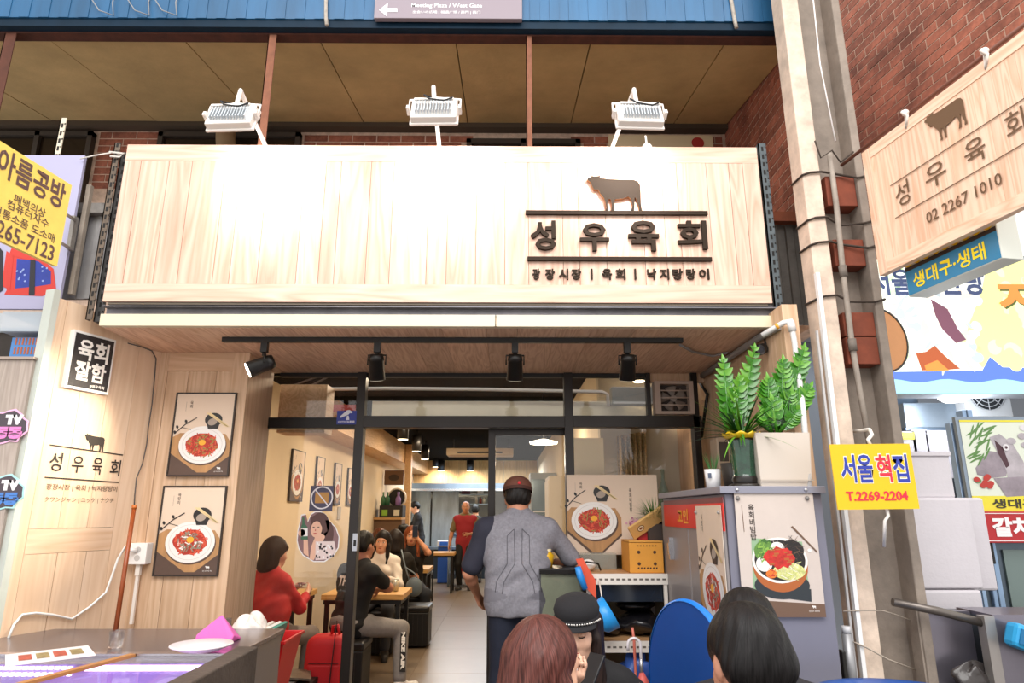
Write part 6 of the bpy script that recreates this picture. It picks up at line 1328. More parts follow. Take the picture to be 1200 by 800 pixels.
# interior posters
for i, (x0, x1, yt0, yb0, v, lab) in enumerate(((337, 357, 524, 587, 0, 'first framed beef poster on the cream interior wall, nearest the window'), (367, 380, 533, 589, 1, 'second framed poster on the cream interior wall'), (389, 400, 541, 591, 0, 'third framed poster on the cream interior wall'), (405, 414, 547, 592, 1, 'fourth framed poster on the cream interior wall, next to the post'))):
    a, b = PX(x0, yb0, -2.372), PX(x1, yt0, -2.372); Lp = b.y-a.y; hh = max(.2, PX(x0, yt0, -2.372).z-a.z)
    M = Matrix.Translation((-2.376, (a.y+b.y)/2, a.z)) @ Matrix.Rotation(R(90), 4, 'Z')
    framed_poster('wall_poster_frame', M, Lp, hh, lab, v, '육회', 30+i, th=.025)
p = PX(397, 598, -2.37); thing1(MB().box(-2.376, -2.366, p.y-.05, p.y+.12, p.z-.12, p.z+.05), 'wall_switch_panel', mat('#b9b0a4', .4), 'small grey switch panel on the cream wall below the posters', 'switch')
# kitchen
KS = mat('#8fa3b8', .28, .75, noise=.2, nscale=2)
t = thing('kitchen_hood', (-1.2, 16.4, 2.0), 'long stainless extractor hood across the kitchen', 'hood')
a, b = PY(478, 574, 16.2), PY(572, 567, 16.2); MB().box(a.x, b.x+.6, 16.2, 17.2, a.z, b.z+.02).build('hood_box', KS, t); MB().box(a.x, b.x+.6, 16.15, 16.2, a.z-.02, a.z+.03).build('lip', mat('#d8e2ee', .2, .8), t)
t = thing('kitchen_splashback', (-1.4, 17.2, 0), 'tall brushed steel splashback panels behind the cook', 'panel')
for x0, x1 in ((480, 505), (505.3, 538)): a, b = PY(x0, 640, 17.2), PY(x1, 575, 17.2); MB().box(a.x, b.x, 17.2, 17.25, .5, b.z).build('panel', mat('#bccad6', .3, .45, noise=.35, nscale=1.5, sc=(3, 3, .6)), t)
t = thing('kitchen_counter', (-1.2, 16.6, 0), 'stainless kitchen counter along the back wall', 'counter')
a, b = PY(478, 641, 16.3), PY(545, 641, 16.3); MB().box(a.x, .2, 16.3, 16.85, a.z-.05, a.z).build('worktop', KS, t); MB().box(a.x, .2, 16.35, 16.85, 0, a.z-.05).build('base', mat('#2d3640', .4, .4), t)
t = thing('kitchen_shelf', (-.8, 16.9, 1.6), 'steel wall shelf with kitchen goods right of splashback', 'shelf')
for yy in (579, 590): a, b = PY(540, yy, 16.9), PY(575, yy, 16.9); MB().box(a.x, b.x, 16.8, 17.15, a.z-.02, a.z).build('shelf_board', KS, t)
for i, (x, yy, w, h, c, lab) in enumerate(((546, 579, 5, 5, '#5a2c3c', 'dark maroon box on the upper kitchen shelf'), (563, 579, 3.5, 4, '#e8eaf0', 'white packet on the upper kitchen shelf'), (558, 590, 1.6, 8, '#e6e2dc', 'white bottle on the lower kitchen shelf'), (563, 590, 1.5, 6, '#8c2f28', 'red bottle on the lower kitchen shelf'), (567, 590, 1.5, 6, '#d8d4cc', 'pale bottle at the right of lower kitchen shelf'))):
    a = PY(x-w, yy, 16.85); b = PY(x+w, yy-h*1.3, 16.85)
    if w > 3: thing1(MB().box(a.x, b.x, 16.85, 17.0, a.z, b.z), 'kitchen_box', mat(c, .5), lab, 'box')
    else:
        xm = (a.x+b.x)/2; r = (b.x-a.x)/2; H_ = b.z-a.z; thing1(MB().lathe([(0, 0), (r, 0), (r, H_*.65), (r*.4, H_*.8), (r*.4, H_), (0, H_)], (xm, 16.92, a.z), 14), 'bottle', mat(c, .4), lab, 'bottle')
# side shelf with black decor, menu board
t = thing('menu_plaque', PX(452, 567, -2.37), 'brown wooden menu plaque high at the end of cream wall', 'plaque'); a, b = PY(450, 568, 13.0), PY(473, 551, 13.0); MB().box(a.x, b.x, 13.0, 13.06, a.z, b.z).build('board', mat('#6a4a30', .6), t); MB().disc((a.x+b.x)/2, (a.z+b.z)/2, .1, .06, 12.998).build('emblem', mat('#3a2a1c', .6), t)
t = thing('wall_column', (-2.1, 13.2, 0), 'slim wood-clad column at the kitchen entrance', 'column'); a = PY(476, 600, 13.2); MB().box(a.x-.06, a.x+.06, 13.2, 13.4, 0, 2.8).build('cladding', SOF, t); MB().box(a.x-.065, a.x+.065, 13.19, 13.41, 0, .1).build('plinth', BLACK, t)
t = thing('drinks_shelf', (-2.1, 12.6, 0), 'dark shelf unit with goods by the cream wall', 'shelf'); a, b = PY(444, 606, 12.4), PY(472, 592, 12.4)
MB().box(a.x, b.x, 12.4, 12.8, a.z, b.z).build('cabinet', mat('#231d1a', .5), t); MB().box(a.x-.2, b.x, 12.3, 12.8, a.z-.04, a.z).build('counter_board', mat('#b98d5c', .5), t); MB().box(a.x-.15, b.x, 12.35, 12.8, 0, a.z-.04).build('base', mat('#6a4e38', .6), t)
for x, c in ((450, '#8ab83c'), (464, '#d8d2bc')): p0_ = PY(x-3, 604, 12.38); p1_ = PY(x+4, 597, 12.38); MB().box(p0_.x, p1_.x, 12.385, 12.4, p0_.z, p1_.z).build('notice', mat(c, .5), t)
p = PY(465, 583, 12.6); t = thing('round_speaker', (p.x, 12.6, b.z), 'round black and cream dish standing on the drinks shelf', 'dish'); Mv = Matrix.Translation(p) @ Matrix.Rotation(R(90), 4, 'X'); MB().lathe([(.0, .0), (.15, 0)], n=28, M=Mv).build('face', BLACK, t); MB().lathe([(.15, .01), (.17, .01), (.18, -.02), (0, -.02)], n=28, M=Mv).build('rim', mat('#d8ccb8', .4), t); MB().box(p.x-.04, p.x+.04, 12.58, 12.66, b.z, p.z-.15).build('foot', BLACK, t)
p = PY(465, 588, 12.3); thing1(MB().lathe([(0, 0), (.05, 0), (.05, .12), (.02, .17), (.02, .24), (0, .24)], (p.x, 12.45, b.z), 14), 'bottle', mat('#8a6aa8', .3), 'lilac bottle in front of the round black dish', 'bottle')
for i, x in enumerate((449, 454)): p = PY(x, 588, 12.5); thing1(MB().lathe([(0, 0), (.045, 0), (.045, .13), (.015, .18), (.015, .24), (0, .24)], (p.x, 12.5, b.z), 14), 'bottle', mat(['#4a7a58', '#3c6a4c'][i], .25), ['green bottle at the left end of drinks shelf', 'green bottle second on the drinks shelf'][i], 'bottle')
# blue bin, trolley
t = thing('blue_bin', (PY(520, 672, 15.2).x, 15.2, 0), 'tall blue bin with white lid at the end of the aisle', 'bin'); p = PY(520, 650, 15.2)
zt = PY(520, 640, 15.2).z; MB().box(p.x-.13, p.x+.13, 15.2, 15.5, .02, zt).build('body', mat('#1c4fa8', .4), t, bevel=.01); MB().box(p.x-.15, p.x+.15, 15.15, 15.5, zt, zt+.12).build('lid', mat('#d8d8de', .4), t, bevel=.01); MB().box(p.x-.09, p.x+.09, 15.14, 15.15, zt+.02, zt+.1).build('label_panel', mat('#2a6ad8', .4), t)
t = thing('steel_trolley', (PY(536, 672, 14.6).x, 14.6, 0), 'steel trolley with pots behind the red aproned man', 'trolley'); p = PY(537, 650, 14.6)
for dx in (-.2, .3):
    for dy in (0, .5): MB().cyl((p.x+dx, 14.6+dy, 0), (p.x+dx, 14.6+dy, 1.02), .02, n=8).build('leg', KS, t)
for z_ in (.25, .6, .98): MB().box(p.x-.2, p.x+.3, 14.6, 15.1, z_, z_+.02).build('shelf_board', KS, t)
for i, dx in enumerate((-.08, .16)): thing1(MB().lathe([(0, 0), (.10, 0), (.11, .14), (.10, .15), (0, .15)], (p.x+dx, 14.85, 1.0), 18), 'cooking_pot', KS, ['steel pot on the trolley, left', 'steel pot on the trolley, right'][i], 'pot')
# tables against the left wall
TW = wood('#dcae6c', '#b98546', 'x', 1, .45, .05)
def table(x0, x1, y0, y1, label, z=.74):
    t = thing('dining_table', ((x0+x1)/2, (y0+y1)/2, 0), label, 'table', 'wooden tables along the wall'); MB().box(x0, x1, y0, y1, z-.05, z).build('tabletop', TW, t, bevel=.003)
    MB().box(x0+.02, x1-.02, y0+.02, y1-.02, z-.09, z-.051).build('apron', BLACK, t)
    for x in (x0+.03, x1-.07):
        for y in (y0+.03, y1-.07): MB().box(x, x+.04, y, y+.04, 0, z-.09).build('leg', BLACK, t)
    return t
table(-1.76, -.98, 6.72, 7.36, 'wooden table with cups in front of the man in black tee')
table(-2.36, -1.94, 6.55, 7.25, 'wooden table in front of the woman in red')
table(-1.85, -1.07, 9.6, 10.3, 'wooden table beside the woman with the phone')
table(-1.75, -1.0, 13.4, 14.0, 'farthest small wooden table before the kitchen')
CH = mat('#141211', .5)
def stool(x, y, label, w=.38):
    t = thing('box_stool', (x, y, 0), label, 'stool'); MB().box(x-w/2, x+w/2, y-w/2, y+w/2, .02, .38).build('base', CH, t, bevel=.01); MB().box(x-w/2-.01, x+w/2+.01, y-w/2-.01, y+w/2+.01, .38, .45).build('seat', mat('#1b1817', .35), t, bevel=.02)
    for q in range(6): MB().box(x-w/2+.03+q*w*.15, x-w/2+.035+q*w*.15, y-w/2-.004, y-w/2, .04, .36).build('seam', mat('#2c2826', .6), t)
stool(-1.38, 6.17, 'black box stool under the man in black tee'); stool(-2.02, 5.72, 'black box stool under the woman in red'); stool(-1.42, 7.95, 'black box stool under the woman in white cardigan'); stool(-1.08, 8.35, 'black box stool under the dark-haired woman in black'); stool(-1.22, 9.2, 'black box stool under the woman holding phone')
def chairleg(x, y, label):
    t = thing('black_chair', (x, y, 0), label, 'chair')
    for dx in (0, .38):
        for dy in (0, .38): MB().box(x+dx, x+dx+.025, y+dy, y+dy+.025, 0, .45).build('leg', CH, t)
    MB().box(x, x+.40, y, y+.40, .45, .50).build('seat', CH, t, bevel=.01); MB().box(x, x+.4, y+.38, y+.405, .55, .85).build('backrest', CH, t, bevel=.01)
chairleg(-1.72, 10.75, 'black chair beyond the second table'); chairleg(-1.68, 11.9, 'black chair farther down the aisle')
for i, (x, y, r, h, c, lab) in enumerate(((-1.10, 7.0, .035, .11, '#c9c5b8', 'steel cup on the nearer wooden table at right'), (-1.17, 6.95, .03, .09, '#b9b29c', 'steel cup on the nearer wooden table at left'), (-2.18, 6.8, .05, .05, '#e8d9b4', 'small dish on the table of the woman in red'))):
    thing1(MB().lathe([(0, .002), (r*.85, .002), (r, h), (r*.93, h), (r*.8, .008), (0, .008)], (x, y, .742), 18), 'cup', mat(c, .25, .5), lab, 'cup')
thing1(MB().lathe([(0, .004), (.05, .004), (.085, .016), (.08, .02), (.05, .008), (0, .008)], (-2.07, 6.62, .742), 24), 'side_plate', mat('#efe6d4', .3), 'pale side plate on the table of the woman in red', 'plate')
thing1(MB().box(-1.62, -1.52, 7.1, 7.16, .742, .86), 'napkin_box', mat('#d8d2c6', .4), 'pale napkin box on the nearer wooden table', 'box')
# handbag hanging
p = PY(486, 687, 7.6); t = thing('handbag', (p.x, 7.55, p.z-.1), 'grey blue handbag hanging at the table corner', 'handbag'); mb = MB(); mb.ell((p.x, 7.55, p.z), (.09, .05, .10), n=20, m=14); mb.build('body', mat('#5d6a72', .45, bump=.2), t)
mb = MB(); mb.tube([(p.x-.05, 7.55, p.z+.06), (p.x-.10, 7.55, p.z+.2), (p.x-.16, 7.6, p.z+.38)], .008, 6).tube([(p.x+.05, 7.55, p.z+.06), (p.x, 7.55, p.z+.14), (p.x-.10, 7.55, p.z+.2)], .008, 6); mb.build('strap', mat('#6f7c84', .5), t)
# right side interior: fridge cabinets, hanging curtain, tall tile wall
t = thing('drinks_fridge', (.55, 11, 0), 'glass fronted drinks fridge on the right side of aisle', 'fridge'); MB().box(.38, .78, 10.6, 11.3, 0, 2.1).build('body', mat('#9aa4a8', .4), t); MB().box(.40, .76, 10.59, 10.6, .4, 2.0).build('door', mat('#5a7078', .15, .2), t)
for z_ in (.8, 1.15, 1.5): MB().box(.42, .74, 10.58, 10.59, z_, z_+.02).build('shelf_edge', mat('#dfe4e4', .4), t)
MB().box(-.02+.25, .78, 16.9, 17.0, 0, 2.1).build('wall_tiles', mat('#7a95a8', .3, noise=.05))['kind'] = 'structure'
t = thing('tall_cabinet', (.55, 9, 0), 'grey tall cabinet with pale doors beyond the sliding door', 'cabinet'); MB().box(.55, .79, 8.6, 9.5, 0, 1.95).build('body', mat('#b9ae98', .5), t); MB().box(.54, .55, 8.65, 9.05, .1, 1.9).build('door', mat('#c9beaa', .5), t); MB().box(.54, .55, 9.07, 9.45, .1, 1.9).build('door', mat('#c9beaa', .5), t)
mb = MB(); a, b = PY(725, 560, 5.42), PY(757, 505, 5.42); zt_ = b.z
mb.grid(lambda u, v: Vector((a.x+(b.x-a.x)*u, 5.44+.025*math.sin(u*38), (zt_-.04*(1-u)) if v > .99 else (1.0+(zt_-.04*(1-u)-1.0)*v))), 60, 6)
t = thing('curtain', ((a.x+b.x)/2, 5.44, 1.0), 'brown speckled curtain hanging behind the right window', 'curtain'); mb.build('cloth', mat('#c0a278', .8, noise=.5, nscale=50), t, solid=.004); MB().ell((b.x-.02, 5.40, zt_), .02, n=12, m=8).build('hook', WHITE, t)
p = PY(779, 560, 4.75); thing1(MB().lathe([(0, 0), (.035, 0), (.035, .17), (.013, .24), (.013, .32), (0, .32)], (PY(779, 600, 4.85).x, 4.85, PY(779, 600, 4.85).z-.02), 18), 'glass_bottle', mat('#8fb0a0', .15, alpha=.5), 'clear green bottle behind the right window pane', 'bottle')
thing1(MB().box(.5, 1.28, 4.75, 5.0, 0, PY(779, 600, 4.85).z-.021), 'window_counter', mat('#8f8570', .6), 'pale counter behind the right window', 'counter')
thing1(MB().box(.47, .775, 5.3, 5.34, 0, PY(700, 513, 5.3).z), 'notice_board', mat('#e2c795', .6), 'cream lit panel seen behind the right window at left', 'panel')
# ================================================================ PEOPLE
class Field:
    def __init__(s): s.p = []; s.cl = []
    def cap(s, a, b, ra, rb=None, k=.02, tag=0, n=None, sq=1.0, sub=False):
        s.p.append(('c', np.array(a, float), np.array(b, float), ra, ra if rb is None else rb, k, tag, None if n is None else np.array(n, float), sq, sub)); return s
    def ell(s, c, r, k=.02, tag=0, M=None, sub=False):
        s.p.append(('e', np.array(c, float), np.array(r, float), max(r), 0, k, tag, None if M is None else np.array(M.to_3x3().transposed()), 1, sub)); return s
    def clip(s, p, n): s.cl.append((np.array(p, float), np.array(n, float))); return s
    @staticmethod
    def d(q, P):
        if P[0] == 'c':
            _, a, b, ra, rb, k, t, n, sq, _s = P; x = P0 = P[:, None] if False else P
            return None
    def dist(s, P, pr):
        if pr[0] == 'c':
            _, a, b, ra, rb, k, t, n, sq, _s = pr
            q = P-a; ba = b-a
            if n is not None: q = q+(q@n)[..., None]*n*(1/sq-1); ba = ba+n*(ba@n)*(1/sq-1)
            h = np.clip((q@ba)/max(ba@ba, 1e-9), 0, 1); return np.linalg.norm(q-h[..., None]*ba, axis=-1)-(ra+(rb-ra)*h)
        _, c, r, rm, _0, k, t, M, _1, _s = pr
        q = P-c
        if M is not None: q = q@M.T
        q = q/r; l = np.linalg.norm(q, axis=-1); return (l-1)*min(r)
    def mesh(s, h, disp=None):
        lo = np.min([np.minimum(p[1], p[2] if p[0] == 'c' else p[1])-max(p[3], p[4]) for p in s.p if not p[9]], 0)-3*h
        hi = np.max([np.maximum(p[1], p[2] if p[0] == 'c' else p[1])+max(p[3], p[4]) for p in s.p if not p[9]], 0)+3*h
        n = np.ceil((hi-lo)/h).astype(int)+1
        ax = [lo[i]+h*np.arange(n[i]) for i in range(3)]
        F = np.full(n, .5, np.float32)
        def sub(pr):
            m = pr[5]+3*h; a = np.minimum(pr[1], pr[2] if pr[0] == 'c' else pr[1])-max(pr[3], pr[4])-m; b = np.maximum(pr[1], pr[2] if pr[0] == 'c' else pr[1])+max(pr[3], pr[4])+m
            i0 = np.clip(np.floor((a-lo)/h).astype(int), 0, n); i1 = np.clip(np.ceil((b-lo)/h).astype(int)+1, 0, n); sl = tuple(slice(x, y) for x, y in zip(i0, i1))
            G = np.stack(np.meshgrid(*[ax[i][sl[i]] for i in range(3)], indexing='ij'), -1); return sl, G
        for pr in s.p:
            sl, G = sub(pr)
            if G.size == 0: continue
            d = s.dist(G, pr); k = pr[5]; f = F[sl]
            if pr[9]:
                d = -d; hh = np.maximum(k-np.abs(f-d), 0)/k; F[sl] = np.maximum(f, d)+hh*hh*k*.25
            else:
                hh = np.maximum(k-np.abs(f-d), 0)/k; F[sl] = np.minimum(f, d)-hh*hh*k*.25
        if s.cl:
            G = np.stack(np.meshgrid(*ax, indexing='ij'), -1)
            for p, nn in s.cl: F = np.maximum(F, (G-p)@nn)
        V, Q = surface_nets(F, lo, h)
        # tags
        ds = []
        prs = [p for p in s.p if not p[9]]
        C = V[Q].mean(1) if len(Q) else V
        tags = sorted(set(p[6] for p in prs))
        if len(tags) > 1:
            best = np.full(len(C), 9.0); T = np.zeros(len(C), int)
            for pr in prs: d = s.dist(C, pr); m = d < best; best[m] = d[m]; T[m] = pr[6]
        else: T = np.full(len(C), tags[0])
        if disp is not None: V = disp(V)
        return V, Q, T
def surface_nets(F, lo, h):
    S = F < 0; nx, ny, nz = F.shape
    cs = [(i, j, k) for i in (0, 1) for j in (0, 1) for k in (0, 1)]
    cnt = sum(S[i:nx-1+i, j:ny-1+j, k:nz-1+k].astype(np.int8) for i, j, k in cs)
    mask = (cnt > 0) & (cnt < 8); cells = np.argwhere(mask); idx = np.full(mask.shape, -1, np.int64); idx[mask] = np.arange(len(cells))
    val = {c: F[cells[:, 0]+c[0], cells[:, 1]+c[1], cells[:, 2]+c[2]] for c in cs}
    acc = np.zeros((len(cells), 3)); w = np.zeros(len(cells))
    for c in cs:
        for a in range(3):
            if c[a] == 0:
                d = list(c); d[a] = 1; d = tuple(d); f0, f1 = val[c], val[d]; m = (f0 < 0) != (f1 < 0)
                t = np.where(m, f0/np.where(m, f0-f1, 1), 0); p = np.tile(np.array(c, float), (len(cells), 1)); p[:, a] += t
                acc[m] += p[m]; w[m] += 1
    V = lo+h*(cells+acc/np.maximum(w, 1)[:, None])
    quads = []
    for a in range(3):
        b, c = (a+1) % 3, (a+2) % 3
        sl0 = [slice(None)]*3; sl1 = [slice(None)]*3; sl0[a] = slice(0, -1); sl1[a] = slice(1, None)
        A, B = S[tuple(sl0)], S[tuple(sl1)]; e = np.argwhere(A != B)
        e = e[(e[:, b] > 0) & (e[:, c] > 0) & (e[:, b] < F.shape[b]-1) & (e[:, c] < F.shape[c]-1)]
        if not len(e): continue
        def g(db, dc): x = e.copy(); x[:, b] -= db; x[:, c] -= dc; return idx[x[:, 0], x[:, 1], x[:, 2]]
        q = np.stack([g(1, 1), g(0, 1), g(0, 0), g(1, 0)], 1); ins = A[e[:, 0], e[:, 1], e[:, 2]]; q[~ins] = q[~ins][:, ::-1]; quads.append(q)
    Q = np.concatenate(quads) if quads else np.zeros((0, 4), int); Q = Q[(Q >= 0).all(1)]
    return V, Q
def field_obj(name, fld, h, mats, parent, disp=None, M=None):
    V, Q, T = fld.mesh(h, disp)
    if M is not None: V = V@np.array(M.to_3x3()).T+np.array(M.translation)
    me = bpy.data.meshes.new(name); me.vertices.add(len(V)); me.vertices.foreach_set('co', V.ravel())
    me.loops.add(Q.size); me.loops.foreach_set('vertex_index', Q.ravel().astype(np.int32)); me.polygons.add(len(Q))
    me.polygons.foreach_set('loop_start', (np.arange(len(Q))*4).astype(np.int32)); me.polygons.foreach_set('loop_total', np.full(len(Q), 4, np.int32))
    if not isinstance(mats, (list, tuple)): mats = [mats]
    for m in mats: me.materials.append(m)
    me.polygons.foreach_set('material_index', np.minimum(T, len(mats)-1).astype(np.int32)); me.polygons.foreach_set('use_smooth', np.ones(len(Q), bool))
    me.update(calc_edges=True); me.validate()
    o = bpy.data.objects.new(name, me); COL.objects.link(o); o.parent = parent; WM[o] = WM[parent]
    sm = o.modifiers.new('s', 'SMOOTH'); sm.factor = .5; sm.iterations = 2
    return o
def SKIN(c='#d9a488'): return mat(c, .5, noise=.05, nscale=9, bump=.05, bscale=120, name='skin')
def HAIRM(c, sheen=.4):
    key = ('hair', c, sheen)
    if key in _M: return _M[key]
    m, nt, b = _new('hair'); N = nt.nodes.new; L = nt.links.new
    at = N('ShaderNodeAttribute'); at.attribute_name = 'strand'
    n1 = N('ShaderNodeTexNoise'); n1.inputs['Scale'].default_value = 1.0; n1.inputs['Detail'].default_value = 3; n1.inputs['Roughness'].default_value = .7; L(at.outputs['Vector'], n1.inputs[0])
    cr = N('ShaderNodeValToRGB'); k = srgb(c); cr.color_ramp.elements[0].position = .38; cr.color_ramp.elements[1].position = .66
    cr.color_ramp.elements[0].color = tuple(x*.45 for x in k[:3])+(1,); cr.color_ramp.elements[1].color = tuple(min(1, x*1.7+.004) for x in k[:3])+(1,)
    L(n1.outputs[0], cr.inputs[0]); L(cr.outputs[0], b.inputs['Base Color']); b.inputs['Roughness'].default_value = sheen+.08; b.inputs['Specular IOR Level'].default_value = .22
    bp = N('ShaderNodeBump'); bp.inputs['Strength'].default_value = .5; bp.inputs['Distance'].default_value = .004; L(n1.outputs[0], bp.inputs['Height']); L(bp.outputs[0], b.inputs['Normal'])
    _M[key] = m
    return m
def V3(x, y, z): return Vector((x, y, z))
def ik(a, t, l1, l2, pole):
    d = t-a; L = min(max(d.length, abs(l1-l2)+.01), l1+l2-.004); dn = d.normalized(); t = a+dn*L
    x = (l1*l1-l2*l2+L*L)/(2*L); y = math.sqrt(max(0, l1*l1-x*x)); p = pole-dn*pole.dot(dn); p = p.normalized() if p.length > 1e-5 else dn.orthogonal().normalized()
    return a+dn*x+p*y, t
def hand(f, W_, d, n, s, side, curl=.5, tag=0):
    "palm with five fingers; d along the hand, n out of the palm"
    d = d.normalized(); n = (n-d*n.dot(d)).normalized(); x = d.cross(n)*side
    c = W_+d*.045*s; 
    for o in (-.026, 0, .026): f.cap(W_+x*(o*.55*s)+d*.01*s, W_+x*o*s+d*.085*s, .015*s, .0125*s, .012, tag)
    for o, L in ((-.031, .062), (-.0105, .076), (.0105, .080), (.031, .072)):
        b = W_+x*o*s+d*.088*s; a1 = curl*.8; d1 = d*math.cos(a1)+n*math.sin(a1); m = b+d1*L*.55*s; a2 = curl*1.9; d2 = d*math.cos(a2)+n*math.sin(a2); e = m+d2*L*.5*s
        f.cap(b-d*.01*s, m, .0085*s, .008*s, .005, tag); f.cap(m, e, .008*s, .0065*s, .005, tag)
    b = W_+x*.022*s+d*.022*s; m = b+(x*.75+d*.6+n*.35).normalized()*.038*s; e = m+(x*.25+d*.8+n*(.3+curl*.5)).normalized()*.032*s
    f.cap(b, m, .012*s, .0095*s, .008, tag); f.cap(m, e, .0095*s, .0075*s, .006, tag)
def person(label, root, heading, s=1.0, sh=.18, lean=0, side=0, twist=0, head=(0, 0, 0), hands=None, feet=None, sit=False, skin='#d9a488', h=.012,
           shirt=None, sleeve=.6, hem=.10, trousers='#22262e', pant=1.0, hair=('short', '#17120f'), shoes='#2a2624', face=True, curl=(.5, .5), palm=None, elbows=None, shirt2=None, female=False, apron=None, group=None, extra=None, neck=0, shrug=0, hemz=None, shut=False, bulk=0):
    root = Vector(root); t = thing('person', (root.x, root.y, 0), label, 'person', group, rz=heading)
    P = V3(0, 0, root.z); L = lean
    up = V3(math.sin(side), -math.sin(L)*math.cos(side), math.cos(L)*math.cos(side)).normalized(); fw = V3(0, -math.cos(L), -math.sin(L)); lf = V3(1, 0, 0)
    Rt = Matrix.Rotation(twist, 3, up); fwt = Rt@fw; lft = Rt@lf
    nb = P+up*.50*s; ch = P+up*.30*s; sk = SKIN(skin); nf = -fw
    B = Field()
    g = .0 if not female else -.008
    def torso(F, e, tag=0, lo=.02, b=bulk):
        r0 = (.088+e+b)*s; 
        for sd in (1, -1):
            F.cap(P+lf*(.07*s*sd)+up*lo*s, P+lft*(.065*s*sd)+up*.20*s, r0+(.008 if female else 0), r0-.006*s+b*.5, .06, tag, n=fw, sq=.92)
            F.cap(P+lft*(.065*s*sd)+up*.20*s, nb-up*.14*s+lft*((sh-.085)*s*sd), r0-.004*s, (.098+e)*s, .06, tag, n=fwt, sq=.85)
            F.cap(nb-up*.055*s+lft*(.03*s*sd), nb-up*.075*s+lft*((sh-.015)*s*sd), (.048+e)*s, (.050+e)*s, .05, tag)
        F.cap(P+up*.05*s, nb-up*.12*s, (.085+e)*s, (.085+e)*s, .06, tag, n=fwt, sq=.8)
        if female: 
            for sd in (1, -1): F.ell(ch+up*.03*s+fwt*(.075+e)*s+lft*.065*s*sd, (.055*s, .05*s, .055*s), .04, tag)
    torso(B, -.004)
    # head
    yw, pt, rl = head
    HB = Matrix.Rotation(twist, 3, 'Z') @ Matrix.Rotation(yw, 3, 'Z') @ Matrix.Rotation(-L*0-0, 3, 'X') @ Matrix.Rotation(pt, 3, 'X') @ Matrix.Rotation(rl, 3, 'Y')
    nk = (up*.6+V3(0, 0, .4)).normalized(); hc = nb+nk*(.045+neck)*s+HB@V3(0, -.012*s, .100*s)
    HM = HB.to_4x4(); HM.translation = hc
    def H(x, y, z): return hc+HB@(V3(x, y, z)*s)
    B.ell(H(0, .015, .02), (.073*s, .090*s, .086*s), .03, M=HB); B.ell(H(0, -.028, -.035), (.057*s, .062*s, .083*s), .04, M=HB); B.ell(H(0, -.052, -.090), (.034*s, .032*s, .024*s), .035, M=HB)
    B.cap(nb-up*.04*s, H(0, .022, -.055), .058*s*(1 if not female else .84), .052*s*(1 if not female else .86), .03)
    for sd in (1, -1): B.cap(nb+up*.012*s+lft*.02*s*sd, nb-up*.06*s+lft*(sh*.62*s*sd), .040*s, .038*s, .05)
    B.cap(H(0, -.086, .0), H(0, -.103, -.036), .007*s, .013*s, .014); B.cap(H(-.012, -.092, -.040), H(.012, -.092, -.040), .008*s, .008*s, .01)
    B.cap(H(-.017, -.083, -.067), H(.017, -.083, -.067), .009*s, .009*s, .01); B.cap(H(-.036, -.072, .019), H(.036, -.072, .019), .012*s, .012*s, .02)
    for sd in (1, -1):
        B.ell(H(.030*sd, -.094, .001), (.017*s, .012*s, .010*s), .012, M=HB, sub=True); B.ell(H(.074*sd, .012, -.012), (.010*s, .020*s, .031*s), .008, M=HB); B.ell(H(.038*sd, -.062, -.035), (.022*s, .022*s, .022*s), .02, M=HB)
    # legs
    hipz = -.0
    hips = {1: P+lf*.085*s, -1: P-lf*.085*s}; LU, LL_ = .43*s, .42*s; legs = {}
    if feet is None: feet = {1: V3(.10*s, 0, .085*s), -1: V3(-.10*s, 0, .085*s)} if not sit else {1: V3(.12*s, -.40*s, .085*s), -1: V3(-.12*s, -.40*s, .085*s)}
    for sd in (1, -1):
        ft = Vector(feet[sd]); k_, a_ = ik(hips[sd], ft, LU, LL_, V3(.15*sd, -1, .3 if sit else 0)); legs[sd] = (k_, a_)
        B.cap(hips[sd], k_, .080*s, .052*s, .03); B.cap(k_, k_.lerp(a_, .35), .052*s, .052*s, .02); B.cap(k_.lerp(a_, .35), a_, .052*s, .036*s, .02)
        toe = a_+V3(.02*sd, -.15*s, -.045*s); B.cap(a_+V3(0, .02, -.04*s), toe, .035*s, .028*s, .02)
    # arms
    hands = hands or {1: V3(.24*s, -.05, P.z-.06*s), -1: V3(-.24*s, -.05, P.z-.06*s)}
    arms = {}
    for sd in (1, -1):
        S_ = nb-up*(.085-shrug)*s+lft*(sh*s*sd); pole = (elbows or {}).get(sd, V3(.5*sd, .7, -.6)); e_, w_ = ik(S_, Vector(hands[sd]), .275*s, .245*s, pole); arms[sd] = (S_, e_, w_)
        q = .92 if female else 1
        B.cap(S_, e_, .047*s*q, .037*s*q, .03); B.cap(e_, e_.lerp(w_, .3), .037*s*q, .037*s*q, .02); B.cap(e_.lerp(w_, .3), w_, .037*s*q, .024*s*q, .02)
        n_ = Vector((palm or {}).get(sd, (-sd, 0, -.2))); hand(B, w_, (w_-e_), n_, s*q, sd if True else 1, curl[0 if sd == 1 else 1])
    body_ = field_obj('body', B, h, sk, t)
